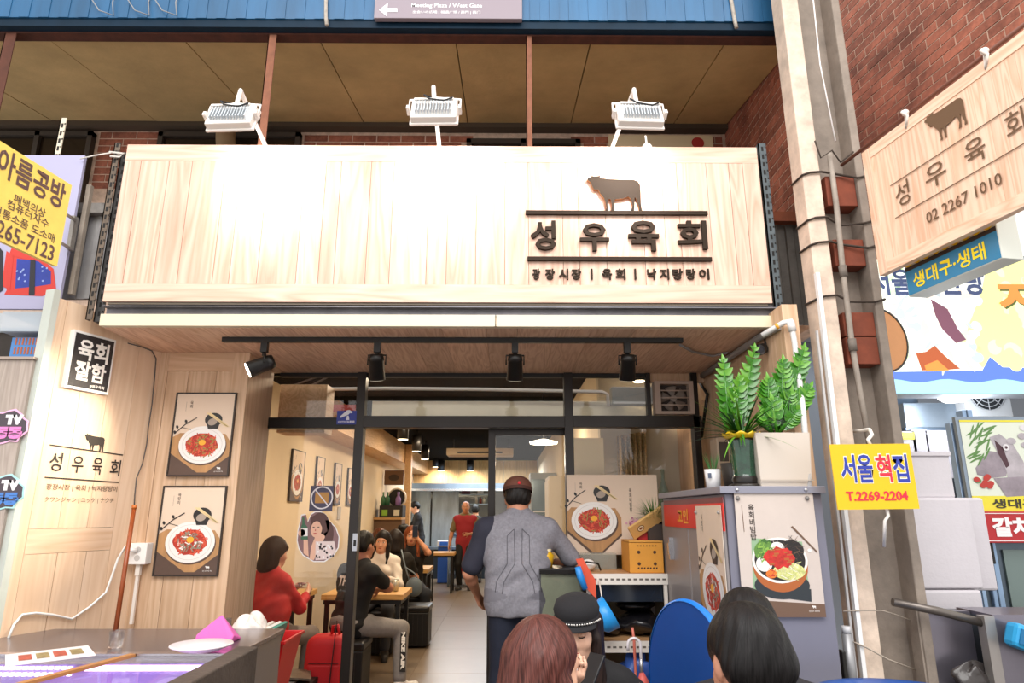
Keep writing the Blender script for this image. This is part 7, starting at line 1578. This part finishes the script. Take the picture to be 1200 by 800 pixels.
    # shirt
    if shirt:
        F = Field(); torso(F, .012, 0, -.02); F.cap(nb-up*.05*s, nb+up*.012*s, .072*s, .060*s, .03, 0)
        for sd in (1, -1):
            F.cap(nb+up*.0*s+lft*.025*s*sd, nb-up*.06*s+lft*(sh*.62*s*sd), .047*s, .052*s, .05, 0)
            F.cap(P+lf*(.075*s*sd)-V3(0, 0, hem*s)*(0 if sit else 1)+V3(0, 0, 0), P+lf*(.07*s*sd)+up*.05*s, (.100+bulk)*s, (.098+bulk)*s, .05, 2 if shirt2 else 0, n=fw, sq=.9)
            S_, e_, w_ = arms[sd]; tg = 0
            if shirt2 and sd == shirt2[1]:
                G_ = Field(); G_.cap(S_-lft*.01*sd, S_.lerp(e_, sleeve), .075*s, .068*s, .03, 0); G_.cap(nb-up*.062*s+lft*((sh-.055)*s*sd), S_, .060*s, .074*s, .04, 0); field_obj('sleeve', G_, h*.9, mat(shirt2[0], .85, bump=.25, bscale=30), t)
            if sleeve <= 1: F.cap(S_, S_.lerp(e_, sleeve), .062*s, .058*s, .03, tg)
            else: F.cap(S_, e_, .060*s, .050*s, .03, tg); F.cap(e_, e_.lerp(w_, min(.95, sleeve-1)), .050*s, .040*s, .03, tg)
        rn = random.Random(int(root.x*1000)); ph = [rn.uniform(0, 6) for _ in range(6)]
        def wr(V):
            x, y, z = V[:, 0], V[:, 1], V[:, 2]; a = .0035*np.sin(z*52+6*np.sin(x*9+ph[0])+ph[1])+.003*np.sin(x*40+z*31+4*np.sin(z*11+ph[2]))
            c = V-np.array(ch); c[:, 2] *= .2; c /= np.linalg.norm(c, axis=1)[:, None]+1e-6; return V+c*a[:, None]
        ms = [shirt if not isinstance(shirt, str) else mat(shirt, .85, noise=.08, nscale=20, bump=.25, bscale=30, name='cloth')]
        if shirt2: ms += [mat(shirt2[0], .85, bump=.25, bscale=30), mat(shirt2[2], .85, bump=.25, bscale=30)]
        if hemz: F.clip((0, 0, hemz), (0, 0, -1))
        so_ = field_obj('shirt', F, h, ms, t, wr)
        MBc = MB(); tp = []
        for k_ in range(17): a = k_*math.pi/8; tp.append(nb+up*.026*s+lft*(.060*s*math.cos(a))+fwt*(.058*s*math.sin(a))-V3(0, 0, 0))
        MBc.tube(tp, .009*s, 6, 0, cap=False)
        Mloc = WM[t]; MBc.v = [tuple(Mloc@Vector(v)) for v in MBc.v]; MBc.build('collar', ms[0], so_)
    if trousers:
        F = Field(); tm = mat(trousers, .85, noise=.1, nscale=20, bump=.25, bscale=25, name='trouser cloth') if isinstance(trousers, str) else trousers
        F.ell(P+up*.02*s, (.155*s, .115*s, .10*s), .05)
        for sd in (1, -1):
            k_, a_ = legs[sd]; F.cap(hips[sd], k_, .096*s, .068*s, .04); F.cap(k_, k_.lerp(a_, pant*.92), .068*s, (.055 if pant > .9 else .06)*s, .03)
        field_obj('trousers', F, h, tm, t)
    if shoes:
        for sd in (1, -1):
            k_, a_ = legs[sd]; F = Field(); F.cap(a_+V3(0, .025, -.045*s), a_+V3(.02*sd, -.16*s, -.05*s), .045*s, .036*s, .02, 0); F.cap(a_+V3(0, .0, -.02), a_+V3(0, -.04, -.03), .045*s, .04*s, .03, 0)
            F.cap(a_+V3(0, .03, -.075*s), a_+V3(.02*sd, -.17*s, -.075*s), .04*s, .035*s, .008, 1, n=(0, 0, 1), sq=.35); F.clip((0, 0, a_.z-.083*s), (0, 0, -1))
            field_obj('shoe', F, max(h*.8, .007), [mat(shoes, .5), mat('#e8e6e2' if shoes != '#2a2624' else '#1a1816', .5)], t)
    if apron:
        F = Field(); torso(F, .024, 0, -.02); 
        for sd in (1, -1): F.cap(P+lf*.07*s*sd-V3(0, 0, .48*s), P+lf*.07*s*sd, .13*s, .118*s, .06, n=(0, 1, 0), sq=.9)
        F.cap(nb-up*.14*s+lf*.08*s+fw*.06*s, nb-up*.04*s+lf*.06*s, .02*s, .02*s, .01); F.cap(nb-up*.14*s-lf*.08*s+fw*.06*s, nb-up*.04*s-lf*.06*s, .02*s, .02*s, .01)
        F.clip(P+V3(0, -.03, 0), (0, 1, 0)); field_obj('apron', F, h, mat(apron, .8, bump=.2), t)
    # hair
    st, hcl = hair[0], hair[1]; hm = HAIRM(hcl, hair[2] if len(hair) > 2 else .38) if st != 'bald' else None; F = Field(); I3 = HB
    e_ = .016 if h > .01 else .014
    if st != 'bald':
        if st == 'cap': e_ = .005
        F.ell(H(0, .018, .028), ((.074+e_)*s, (.090+e_)*s, (.086+e_)*s), .03, M=HB)
        if st in ('short', 'cap'):
            F.cap(H(-.04, .068 if st != 'cap' else .062, -.015), H(.04, .068 if st != 'cap' else .062, -.015), .038*s, .038*s, .04); F.ell(H(0, -.075, -.03), (.066*s, .075*s, .072*s), .02, M=HB, sub=True)
            for sd in (1, -1): F.ell(H(.088*sd, -.0, -.035), (.03*s, .045*s, .052*s), .015, M=HB, sub=True)
            F.ell(H(0, .07, -.125), (.13*s, .11*s, .052*s), .02, M=HB, sub=True)
        if st in ('bob', 'long', 'longer'):
            Ln = {'bob': -.12, 'long': -.26, 'longer': -.36}[st]
            for sd in (1, -1):
                F.cap(H(.070*sd, .015, .02), H(.080*sd, .02, Ln*.75), .030*s, .036*s, .03, n=HB@V3(1, 0, 0), sq=.7); F.cap(H(.055*sd, .06, .0), H(.055*sd, .065, Ln), .045*s, .045*s, .04)
                if st != 'bob': F.cap(H(.082*sd, -.02, -.04), H(.095*sd, -.06, Ln), .022*s, .032*s, .03)
            F.cap(H(0, .07, .0), H(0, .08, Ln), .048*s, .05*s, .04)
            F.ell(H(0, -.088, -.045), (.060*s, .062*s, .088*s), .016, M=HB, sub=True)
            if st == 'bob': F.cap(H(-.045, -.072, .045), H(.045, -.075, .05), .016*s, .018*s, .02)
        if st == 'bun': F.ell(H(0, .11, .06), (.045*s, .045*s, .045*s), .02); F.ell(H(0, -.085, -.05), (.064*s, .07*s, .085*s), .016, M=HB, sub=True)
        Hi = HM.inverted(); A = np.array(Hi.to_3x3()); tv = np.array(Hi.translation)
        def strands(V):
            Lc = V@A.T+tv; th = np.arctan2(Lc[:, 0], Lc[:, 1]); rr = np.sqrt(Lc[:, 0]**2+Lc[:, 1]**2); a = (.0016*np.sin(th*22+5*np.sin(Lc[:, 2]*14)))*np.clip(rr/.05, 0, 1)
            o = V-np.array(hc); o /= np.linalg.norm(o, axis=1)[:, None]; return V+o*a[:, None]
        ho = field_obj('hair', F, max(.006, h*.8), hm, t, strands if h < .011 else None)
        co_ = np.zeros(len(ho.data.vertices)*3); ho.data.vertices.foreach_get('co', co_); Lc = co_.reshape(-1, 3)@A.T+tv-np.array([0, .02, 0])
        tl = Lc.copy(); tl[:, 1] = Lc[:, 1]*.94-Lc[:, 2]*.34; tl[:, 2] = Lc[:, 2]*.94+Lc[:, 1]*.34                      # crown sits a little back
        th = np.arctan2(tl[:, 0], tl[:, 1]); po = np.arccos(np.clip(tl[:, 2]/(np.linalg.norm(tl, axis=1)+1e-6), -1, 1)); S_n = 22.0
        st_ = np.stack([np.sin(th)*S_n, np.cos(th)*S_n, po*1.3], 1).astype(np.float32); ho.data.attributes.new('strand', 'FLOAT_VECTOR', 'POINT').data.foreach_set('vector', st_.ravel())
    if face:
        W_ = WM[t]
        def sub_(mb, nm, m): mb.v = [tuple(W_@Vector(v)) for v in mb.v]; mb.build(nm, m, body_)
        for sd in (1, -1):
            if shut: mb = MB(); mb.ell(H(.030*sd, -.080, .001), (.0135*s, .0085*s, .0085*s), 0, 12, 8, Rm=HB); sub_(mb, 'eyelid', sk); mb = MB(); mb.tube([H(.017*sd, -.087, -.005), H(.03*sd, -.0895, -.008), H(.044*sd, -.083, -.004)], .0018*s, 6); sub_(mb, 'eyelash', mat('#1a1210', .6)); continue
            mb = MB(); mb.ell(H(.030*sd, -.0785, .001), (.0125*s, .0085*s, .0075*s), 0, 12, 8, Rm=HB); mb.ell(H(.030*sd, -.0850, .001), (.0058*s, .0028*s, .0058*s), 1, 10, 6, Rm=HB); sub_(mb, 'eye', [mat('#efe9e6', .3), mat('#1c1310', .2)])
            mb = MB(); mb.tube([H(.014*sd, -.090, .022), H(.03*sd, -.089, .027), H(.046*sd, -.079, .022)], [.0022*s, .003*s, .0015*s], 6); sub_(mb, 'eyebrow', mat('#2a1d18', .7))
        mb = MB(); mb.ell(H(0, -.0905, -.067), (.020*s, .007*s, .0075*s), 0, 14, 8, Rm=HB); sub_(mb, 'lips', mat('#b8584e' if female else '#b07264', .45))
    def L2W(v): return WM[t]@Vector(v)
    return dict(t=t, H=lambda x, y, z: L2W(H(x, y, z)), HB=(WM[t].to_3x3()@HB), hc=L2W(hc), arms={k: tuple(L2W(x) for x in v) for k, v in arms.items()}, legs={k: tuple(L2W(x) for x in v) for k, v in legs.items()}, nb=L2W(nb), P=L2W(P), L=L2W, lookup=H, s=s)
def root_for(px, py, Y, seat_z=None, s=1, top=.815, lean=0): p = PY(px, py, Y); return p
def cap_hat(pr, col, band, brim=True, flat=False, name='cap', fit=1.0):
    t = pr['t']; H = pr['H']; HB = pr['HB']; s = pr['s']; Mh = HB.to_4x4(); Mh.translation = pr['hc']
    mb = MB(); prof = [(.096, .042), (.100, .055), (.104 if flat else .098, .075), (.092 if flat else .082, .105), (.055, .124), (0, .13)]
    mb.lathe([(r*s*fit, z*s) for r, z in prof], (0, 0, 0), 32, M=Mh@Matrix.Translation((0, .014*s, 0))@Matrix.Diagonal((.92, 1.08, 1, 1))); mb.build('crown', col, t)
    mb = MB(); mb.lathe([(r*s*fit, z*s) for r, z in ((.0975, .034), (.0985, .038), (.1, .052), (.0975, .056))], (0, 0, 0), 32, M=Mh@Matrix.Translation((0, .014*s, 0))@Matrix.Diagonal((.93, 1.09, 1, 1))); mb.build('band', band, t)
    if brim:
        mb = MB(); mb.grid(lambda u, v: Mh@V3((.094*math.sin((u-.5)*2.4))*s*fit, (-.075*math.cos((u-.5)*2.4)-.012-v*.042*math.cos((u-.5)*1.9))*s*fit, (.040-v*.014)*s), 16, 5); mb.build('peak', col, t, solid=.004)
GREYSH = mat('#86848c', .85, noise=.22, nscale=60, bump=.3, bscale=18, name='heather grey cloth')
STRIPE = mat('#e6e6ea', .8).copy(); _nt = STRIPE.node_tree; _tc = _nt.nodes.new('ShaderNodeTexCoord'); _wv = _nt.nodes.new('ShaderNodeTexWave'); _wv.bands_direction = 'Z'; _wv.inputs['Scale'].default_value = 14
_cr = _nt.nodes.new('ShaderNodeValToRGB'); _cr.color_ramp.interpolation = 'CONSTANT'; _cr.color_ramp.elements[0].color = srgb('#27325a'); _cr.color_ramp.elements[1].color = srgb('#e8e8ec'); _cr.color_ramp.elements[1].position = .35
_nt.links.new(_tc.outputs['Object'], _wv.inputs[0]); _nt.links.new(_wv.outputs[0], _cr.inputs[0]); _nt.links.new(_cr.outputs[0], _nt.nodes['Principled BSDF'].inputs['Base Color'])
# standing man, seen from behind
pz = PY(604, 553, 4.33); hgt = pz.z
pm = person('standing man seen from behind in brown cap and grey shirt with navy trousers', (pz.x+.015, 4.33-.05, .970), math.pi, s=1.02, sh=.195, neck=-.032, hemz=.895, lean=.10, head=(0, .22, 0), h=.009, bulk=.022,
    hands={1: V3(.26, -.26, .99), -1: V3(-.20, -.30, 1.18)}, elbows={1: V3(.55, .6, -.5), -1: V3(-.9, .5, -.4)}, shirt=GREYSH, sleeve=.8, hem=-.04, shirt2=('#2c2c3a', 1, '#74727a'), trousers='#1d2233', hair=('cap', '#1b1614'), face=False, skin='#c98a6c')
cap_hat(pm, mat('#6d4234', .8, bump=.2, bscale=80), mat('#4c2c24', .8), brim=True)
MB().ell(pm['H'](-.008, .125, .065), (.010, .006, .010)).build('red_badge', mat('#e8323c', .5), pm['t'])
# tonal seam lines across the back of his shirt
from mathutils.bvhtree import BVHTree
so_ = [c for c in pm['t'].children if c.name.startswith('shirt')][0]; bv = BVHTree.FromPolygons([v.co for v in so_.data.vertices], [tuple(q.vertices) for q in so_.data.polygons])
mb = MB()
for sg_ in (-1, 1):
    for line in ([(.025, 1.40), (.068, 1.36), (.068, 1.20), (.13, 1.10), (.14, 1.03)], [(.025, 1.40), (.022, 1.20), (.085, 1.10), (.10, 1.02)]):
        pts = []
        for (xa, za), (xb, zb) in zip(line[:-1], line[1:]):
            for k in range(6):
                f = k/6; hit = bv.ray_cast(V3(sg_*(xa+(xb-xa)*f), 1.0, za+(zb-za)*f), V3(0, -1, 0))[0]
                if hit: pts.append(hit+V3(0, .0005, 0))
        if len(pts) > 2: mb.tube(pts, .0022, 4)
mb.v = [tuple(WM[pm['t']]@Vector(v)) for v in mb.v]; mb.build('seam', mat('#4c4a50', .8), so_)
# woman with brown hair, foreground
p = PY(634, 716, 1.9)
pb = person('woman with reddish brown shoulder-length hair in striped top, seen from behind', (p.x-.04, p.y+.0, .50), math.pi-R(56), s=.95, sh=.165, sit=True, lean=.06, head=(R(-4), .22, 0), h=.0075, female=True,
    hands={1: V3(.10, -.32, .92), -1: V3(-.10, -.32, .92)}, shirt=STRIPE, sleeve=.8, trousers='#3a4258', hair=('long', '#57302a', .33), skin='#e0b094')
# stripes on her top
# woman in black cap
p = PY(676, 682, 2.6)
pc = person('woman in black peaked cap and black tee looking down at her phone', (p.x+.02, p.y+.14, .515), R(-10), s=.90, sh=.175, sit=True, lean=.16, head=(R(-4), .20, 0), h=.0075, female=True,
    hands={1: V3(.19, -.16, .73), -1: V3(-.02, -.40, .95)}, elbows={1: V3(.9, .3, -.5), -1: V3(-.6, .3, -.8)}, palm={-1: (0, .3, 1), 1: (-1, 0, 0)}, curl=(.4, .8), shut=True, shirt='#141316', sleeve=.62, trousers='#1c1c22', hair=('long', '#241815', .35), skin='#e2b49a')
BC = mat('#17161a', .9, bump=.15, bscale=90); cap_hat(pc, BC, mat('#1d1c20', .7), flat=True, fit=1.0)
mb = MB(); Hh = pc['H']
for k in range(26): a = -1.25+k*.1; mb.ell(Hh(.105*math.sin(a), .0-.105*math.cos(a)*1.06+.012, .046), .0042, 0, 8, 6)
mb.build('silver_chain', mat('#c9c6c2', .3, .8), pc['t'])
q = PY(691, 790, 2.42)
M = Matrix.Translation(q) @ Matrix.Rotation(R(-52), 4, 'Z') @ Matrix.Rotation(R(235), 4, 'X')
def phone(M, label, c='#15161a'):
    t = thing('mobile_phone', M.translation, label, 'phone', rot=M.to_euler()); MB().box(-.035, .035, -.072, .072, -.004, .004).build('body', mat(c, .3), t, local=True, bevel=.003); MB().box(-.032, .032, -.068, .068, .004, .0045).build('screen', mat('#2b3140', .1, spec=.8), t, local=True)
phone(M, 'dark mobile phone in the hands of the woman in black cap')
# man with black hair, foreground right
p = PY(880, 702, 1.6)
pf_ = person('man with thick black hair in dark tee, seen from behind in the foreground', (p.x+.0, p.y-.06, .565), math.pi+R(2), s=1.0, sh=.215, neck=-.03, shrug=.055, sit=True, lean=.14, head=(R(3), .22, 0), h=.0075,
    hands={1: V3(.14, -.46, .90), -1: V3(-.12, -.36, .80)}, elbows={1: V3(1, -.1, -.05), -1: V3(-.6, .3, -.8)}, shirt='#1b171c', sleeve=.55, trousers='#23242a', hair=('short', '#0d0a0b', .36), skin='#c98e74')
mb = MB(); H_ = pf_['H']; mb.tube([H_(-.084, .0, -.035), H_(-.082, .02, -.08), H_(-.075, .05, -.14), H_(-.07, .03, -.22)], .003, 6); mb.build('earphone_cord', mat('#f2f0ee', .4), pf_['t'])
p = PY(893, 701, 2.1)
person('person with black hair hidden behind the foreground man', (p.x+.0, p.y+.05, .52), math.pi, s=.98, sit=True, lean=.12, head=(0, .35, 0), h=.010, shirt='#1d1b20', hair=('short', '#141112'), skin='#d9a488')
for i, (x, y, lab) in enumerate(((.12, 1.95, 'round stool under the brown-haired woman'), (.26, 2.8, 'round stool under the woman in black cap'), (.56, 1.55, 'round stool under the black-haired man'), (.78, 2.15, 'round stool under the hidden person'))):
    t = thing('round_stool', (x, y, 0), lab, 'stool', 'round market stools'); MB().lathe([(0, .36), (.15, .36), (.16, .375), (.15, .39), (0, .39)], (x, y, 0), 28).build('seat', mat('#2a4fa0', .4), t)
    for k in range(4): a = .78+k*1.57; MB().cyl((x+.11*math.cos(a), y+.11*math.sin(a), .36), (x+.15*math.cos(a), y+.15*math.sin(a), 0), .012, n=8).build('leg', mat('#8d8d90', .3, .8), t)
# ---- diners
p = PY(317, 626, 5.75)
pr_ = person('seated woman in loose red blouse with short dark hair, back to window', (p.x-.01, 5.72, .54), math.pi+R(-28), s=1.0, sh=.17, sit=True, lean=.12, head=(R(-20), .15, 0), female=True, bulk=.055,
    hands={1: V3(.12, -.40, .84), -1: V3(-.08, -.42, .84)}, shirt=mat('#c4242a', .75, bump=.5, bscale=8, noise=.12, nscale=10), sleeve=1.7, trousers='#8f857c', hair=('bob', '#2a1710', .5))
p = PY(426, 618, 6.1)
pk = person('seated man in black tee with white script and grey joggers', (p.x-.12, 6.24, .55), math.pi-R(38), s=1.04, sh=.195, sit=True, lean=.22, head=(R(10), .1, 0), h=.009,
    hands={1: V3(.22, -.40, .80), -1: V3(.10, -.42, .80)}, elbows={1: V3(.6, .2, -.8), -1: V3(-1, -.4, -.3)}, feet={1: V3(.30, -.30, .085), -1: V3(-.36, -.30, .085)}, shirt='#121114', sleeve=.62, trousers=mat('#8f8a88', .85, noise=.12, nscale=40, bump=.25, bscale=25), hair=('short', '#15110f'), shoes='#e9e4e2', skin='#c98a70')
# script on his back and lettering down his shank
Mr = WM[pk['t']]; bp = pk['nb'].lerp(pk['P'], .34); Mx_ = Matrix.Translation(bp) @ Mr.to_3x3().to_4x4() @ Matrix.Rotation(R(180), 4, 'Z') @ Matrix.Rotation(-.22, 4, 'X')
mb = MB(); mb.text('THIS', 0, 0, w=.20, h=.085, y=-.128, bold=.04, M=Mx_); mb.build('back_print', mat('#e8e4e0', .6), pk['t'])
kn, an = pk['legs'][-1]; mid = kn.lerp(an, .46); ax_ = (kn-an).normalized(); view = (CAM-mid); view = (view-ax_*view.dot(ax_)).normalized(); rt = ax_.cross(view); view2 = (view+rt*.35).normalized(); rt = ax_.cross(view2).normalized()
Ms = Matrix((( *(-ax_), 0), (*(-view2), 0), (*(rt*-1), 0), (0, 0, 0, 1))).transposed(); Ms.translation = mid+view2*.068
if Ms.to_3x3().determinant() < 0: Ms = Ms @ Matrix.Scale(-1, 4, (0, 0, 1))
mb = MB(); mb.box(-.17, .17, -.001, .004, -.026, .026, M=Ms); mb.build('leg_stripe', mat('#17161a', .6), pk['t']); mb = MB(); mb.text('NIKE AIR', 0, 0, w=.31, h=.036, y=-.003, bold=.06, M=Ms); mb.build('leg_print', mat('#f4f2ee', .6), pk['t'])
p = PY(447, 612, 7.9)
person('smiling woman with long black hair in white cardigan facing the street', (p.x, 8.0, .54), R(4), s=.99, sh=.165, sit=True, lean=.08, head=(R(-4), .06, R(6)), h=.0095, female=True,
    hands={1: V3(.12, -.36, .80), -1: V3(-.12, -.36, .80)}, shirt='#e6dcd2', sleeve=1.8, trousers='#3a3c44', hair=('longer', '#1a1210', .4), skin='#dba284')
p = PY(467, 614, 8.3)
person('dark-haired diner in black tee facing away beside the smiling woman', (p.x-.03, 8.35, .54), math.pi+R(20), s=.99, sh=.175, sit=True, lean=.1, head=(R(20), .1, 0), h=.011, face=False,
    hands={1: V3(.2, -.35, .8), -1: V3(-.2, -.35, .8)}, shirt='#17130f', sleeve=.6, hair=('bob', '#1d1310'), skin='#c98a6c')
p = PY(481, 610, 9.1)
pp = person('auburn-haired woman in black tee taking a photo with her phone', (p.x, 9.2, .56), R(18), s=1.0, sh=.165, sit=True, lean=.05, head=(R(-8), .1, 0), h=.010, female=True,
    hands={1: V3(.03, -.28, 1.18), -1: V3(-.16, -.34, .80)}, elbows={1: V3(.8, -.4, -.9), -1: V3(-.6, .2, -.7)}, palm={1: (-.3, 1, .0), -1: (1, 0, 0)}, curl=(.9, .4), shirt='#17110f', sleeve=.5, hair=('long', '#7a3c1e', .4), skin='#d99a78')
w_ = pp['arms'][1][2]; phone(Matrix.Translation(w_+V3(-.02, -.05, .08)) @ Matrix.Rotation(R(14), 4, 'Z') @ Matrix.Rotation(R(90), 4, 'X'), 'grey mobile phone held up by the auburn-haired woman', '#4a4a50')
p = PY(470, 607, 10.4)
person('diner with black hair behind the two women, back table', (p.x, 10.5, .56), math.pi-R(30), s=1.0, sit=True, lean=.1, head=(0, .1, 0), h=.013, face=False, shirt='#1c1a1c', hair=('bun', '#0f0d0c'))
p = PY(431, 612, 9.4)
person('brown-haired diner partly behind the man in black tee', (p.x+.14, 9.5, .54), R(20), s=.98, sit=True, lean=.08, head=(0, .05, 0), h=.012, female=True, shirt='#4a2c24', sleeve=1.8, hair=('bob', '#5c3220'))
# ---- staff
p = PY(546, 582, 14.0)
person('bald bearded man in olive tee and long red apron standing in the aisle', (p.x, 14.05, .93), R(-8), s=1.05, sh=.19, lean=.02, head=(R(8), .08, 0), h=.012, shirt='#6a5a3a', sleeve=.75, trousers='#15120f', hair=('bald', ''), apron='#86131d', skin='#a86e4c', hands={1: V3(.12, -.26, 1.08), -1: V3(-.30, -.12, .86)})
p = PY(493, 575, 15.4)
person('cook in black with short black hair working at the steel counter', (p.x, 15.5, .95), R(-75), s=1.05, sh=.18, lean=.15, head=(R(0), .4, 0), h=.013, shirt='#141316', sleeve=.8, hair=('short', '#0e0c0b'), hands={1: V3(.14, -.42, 1.05), -1: V3(-.14, -.42, 1.05)})
p = PY(557, 585, 15.3)
person('dark-clothed kitchen worker behind the man in red apron', (p.x, 15.4, .90), math.pi, s=1.0, lean=.05, head=(0, .1, 0), h=.014, face=False, shirt='#2a2c26', hair=('short', '#12100e'))
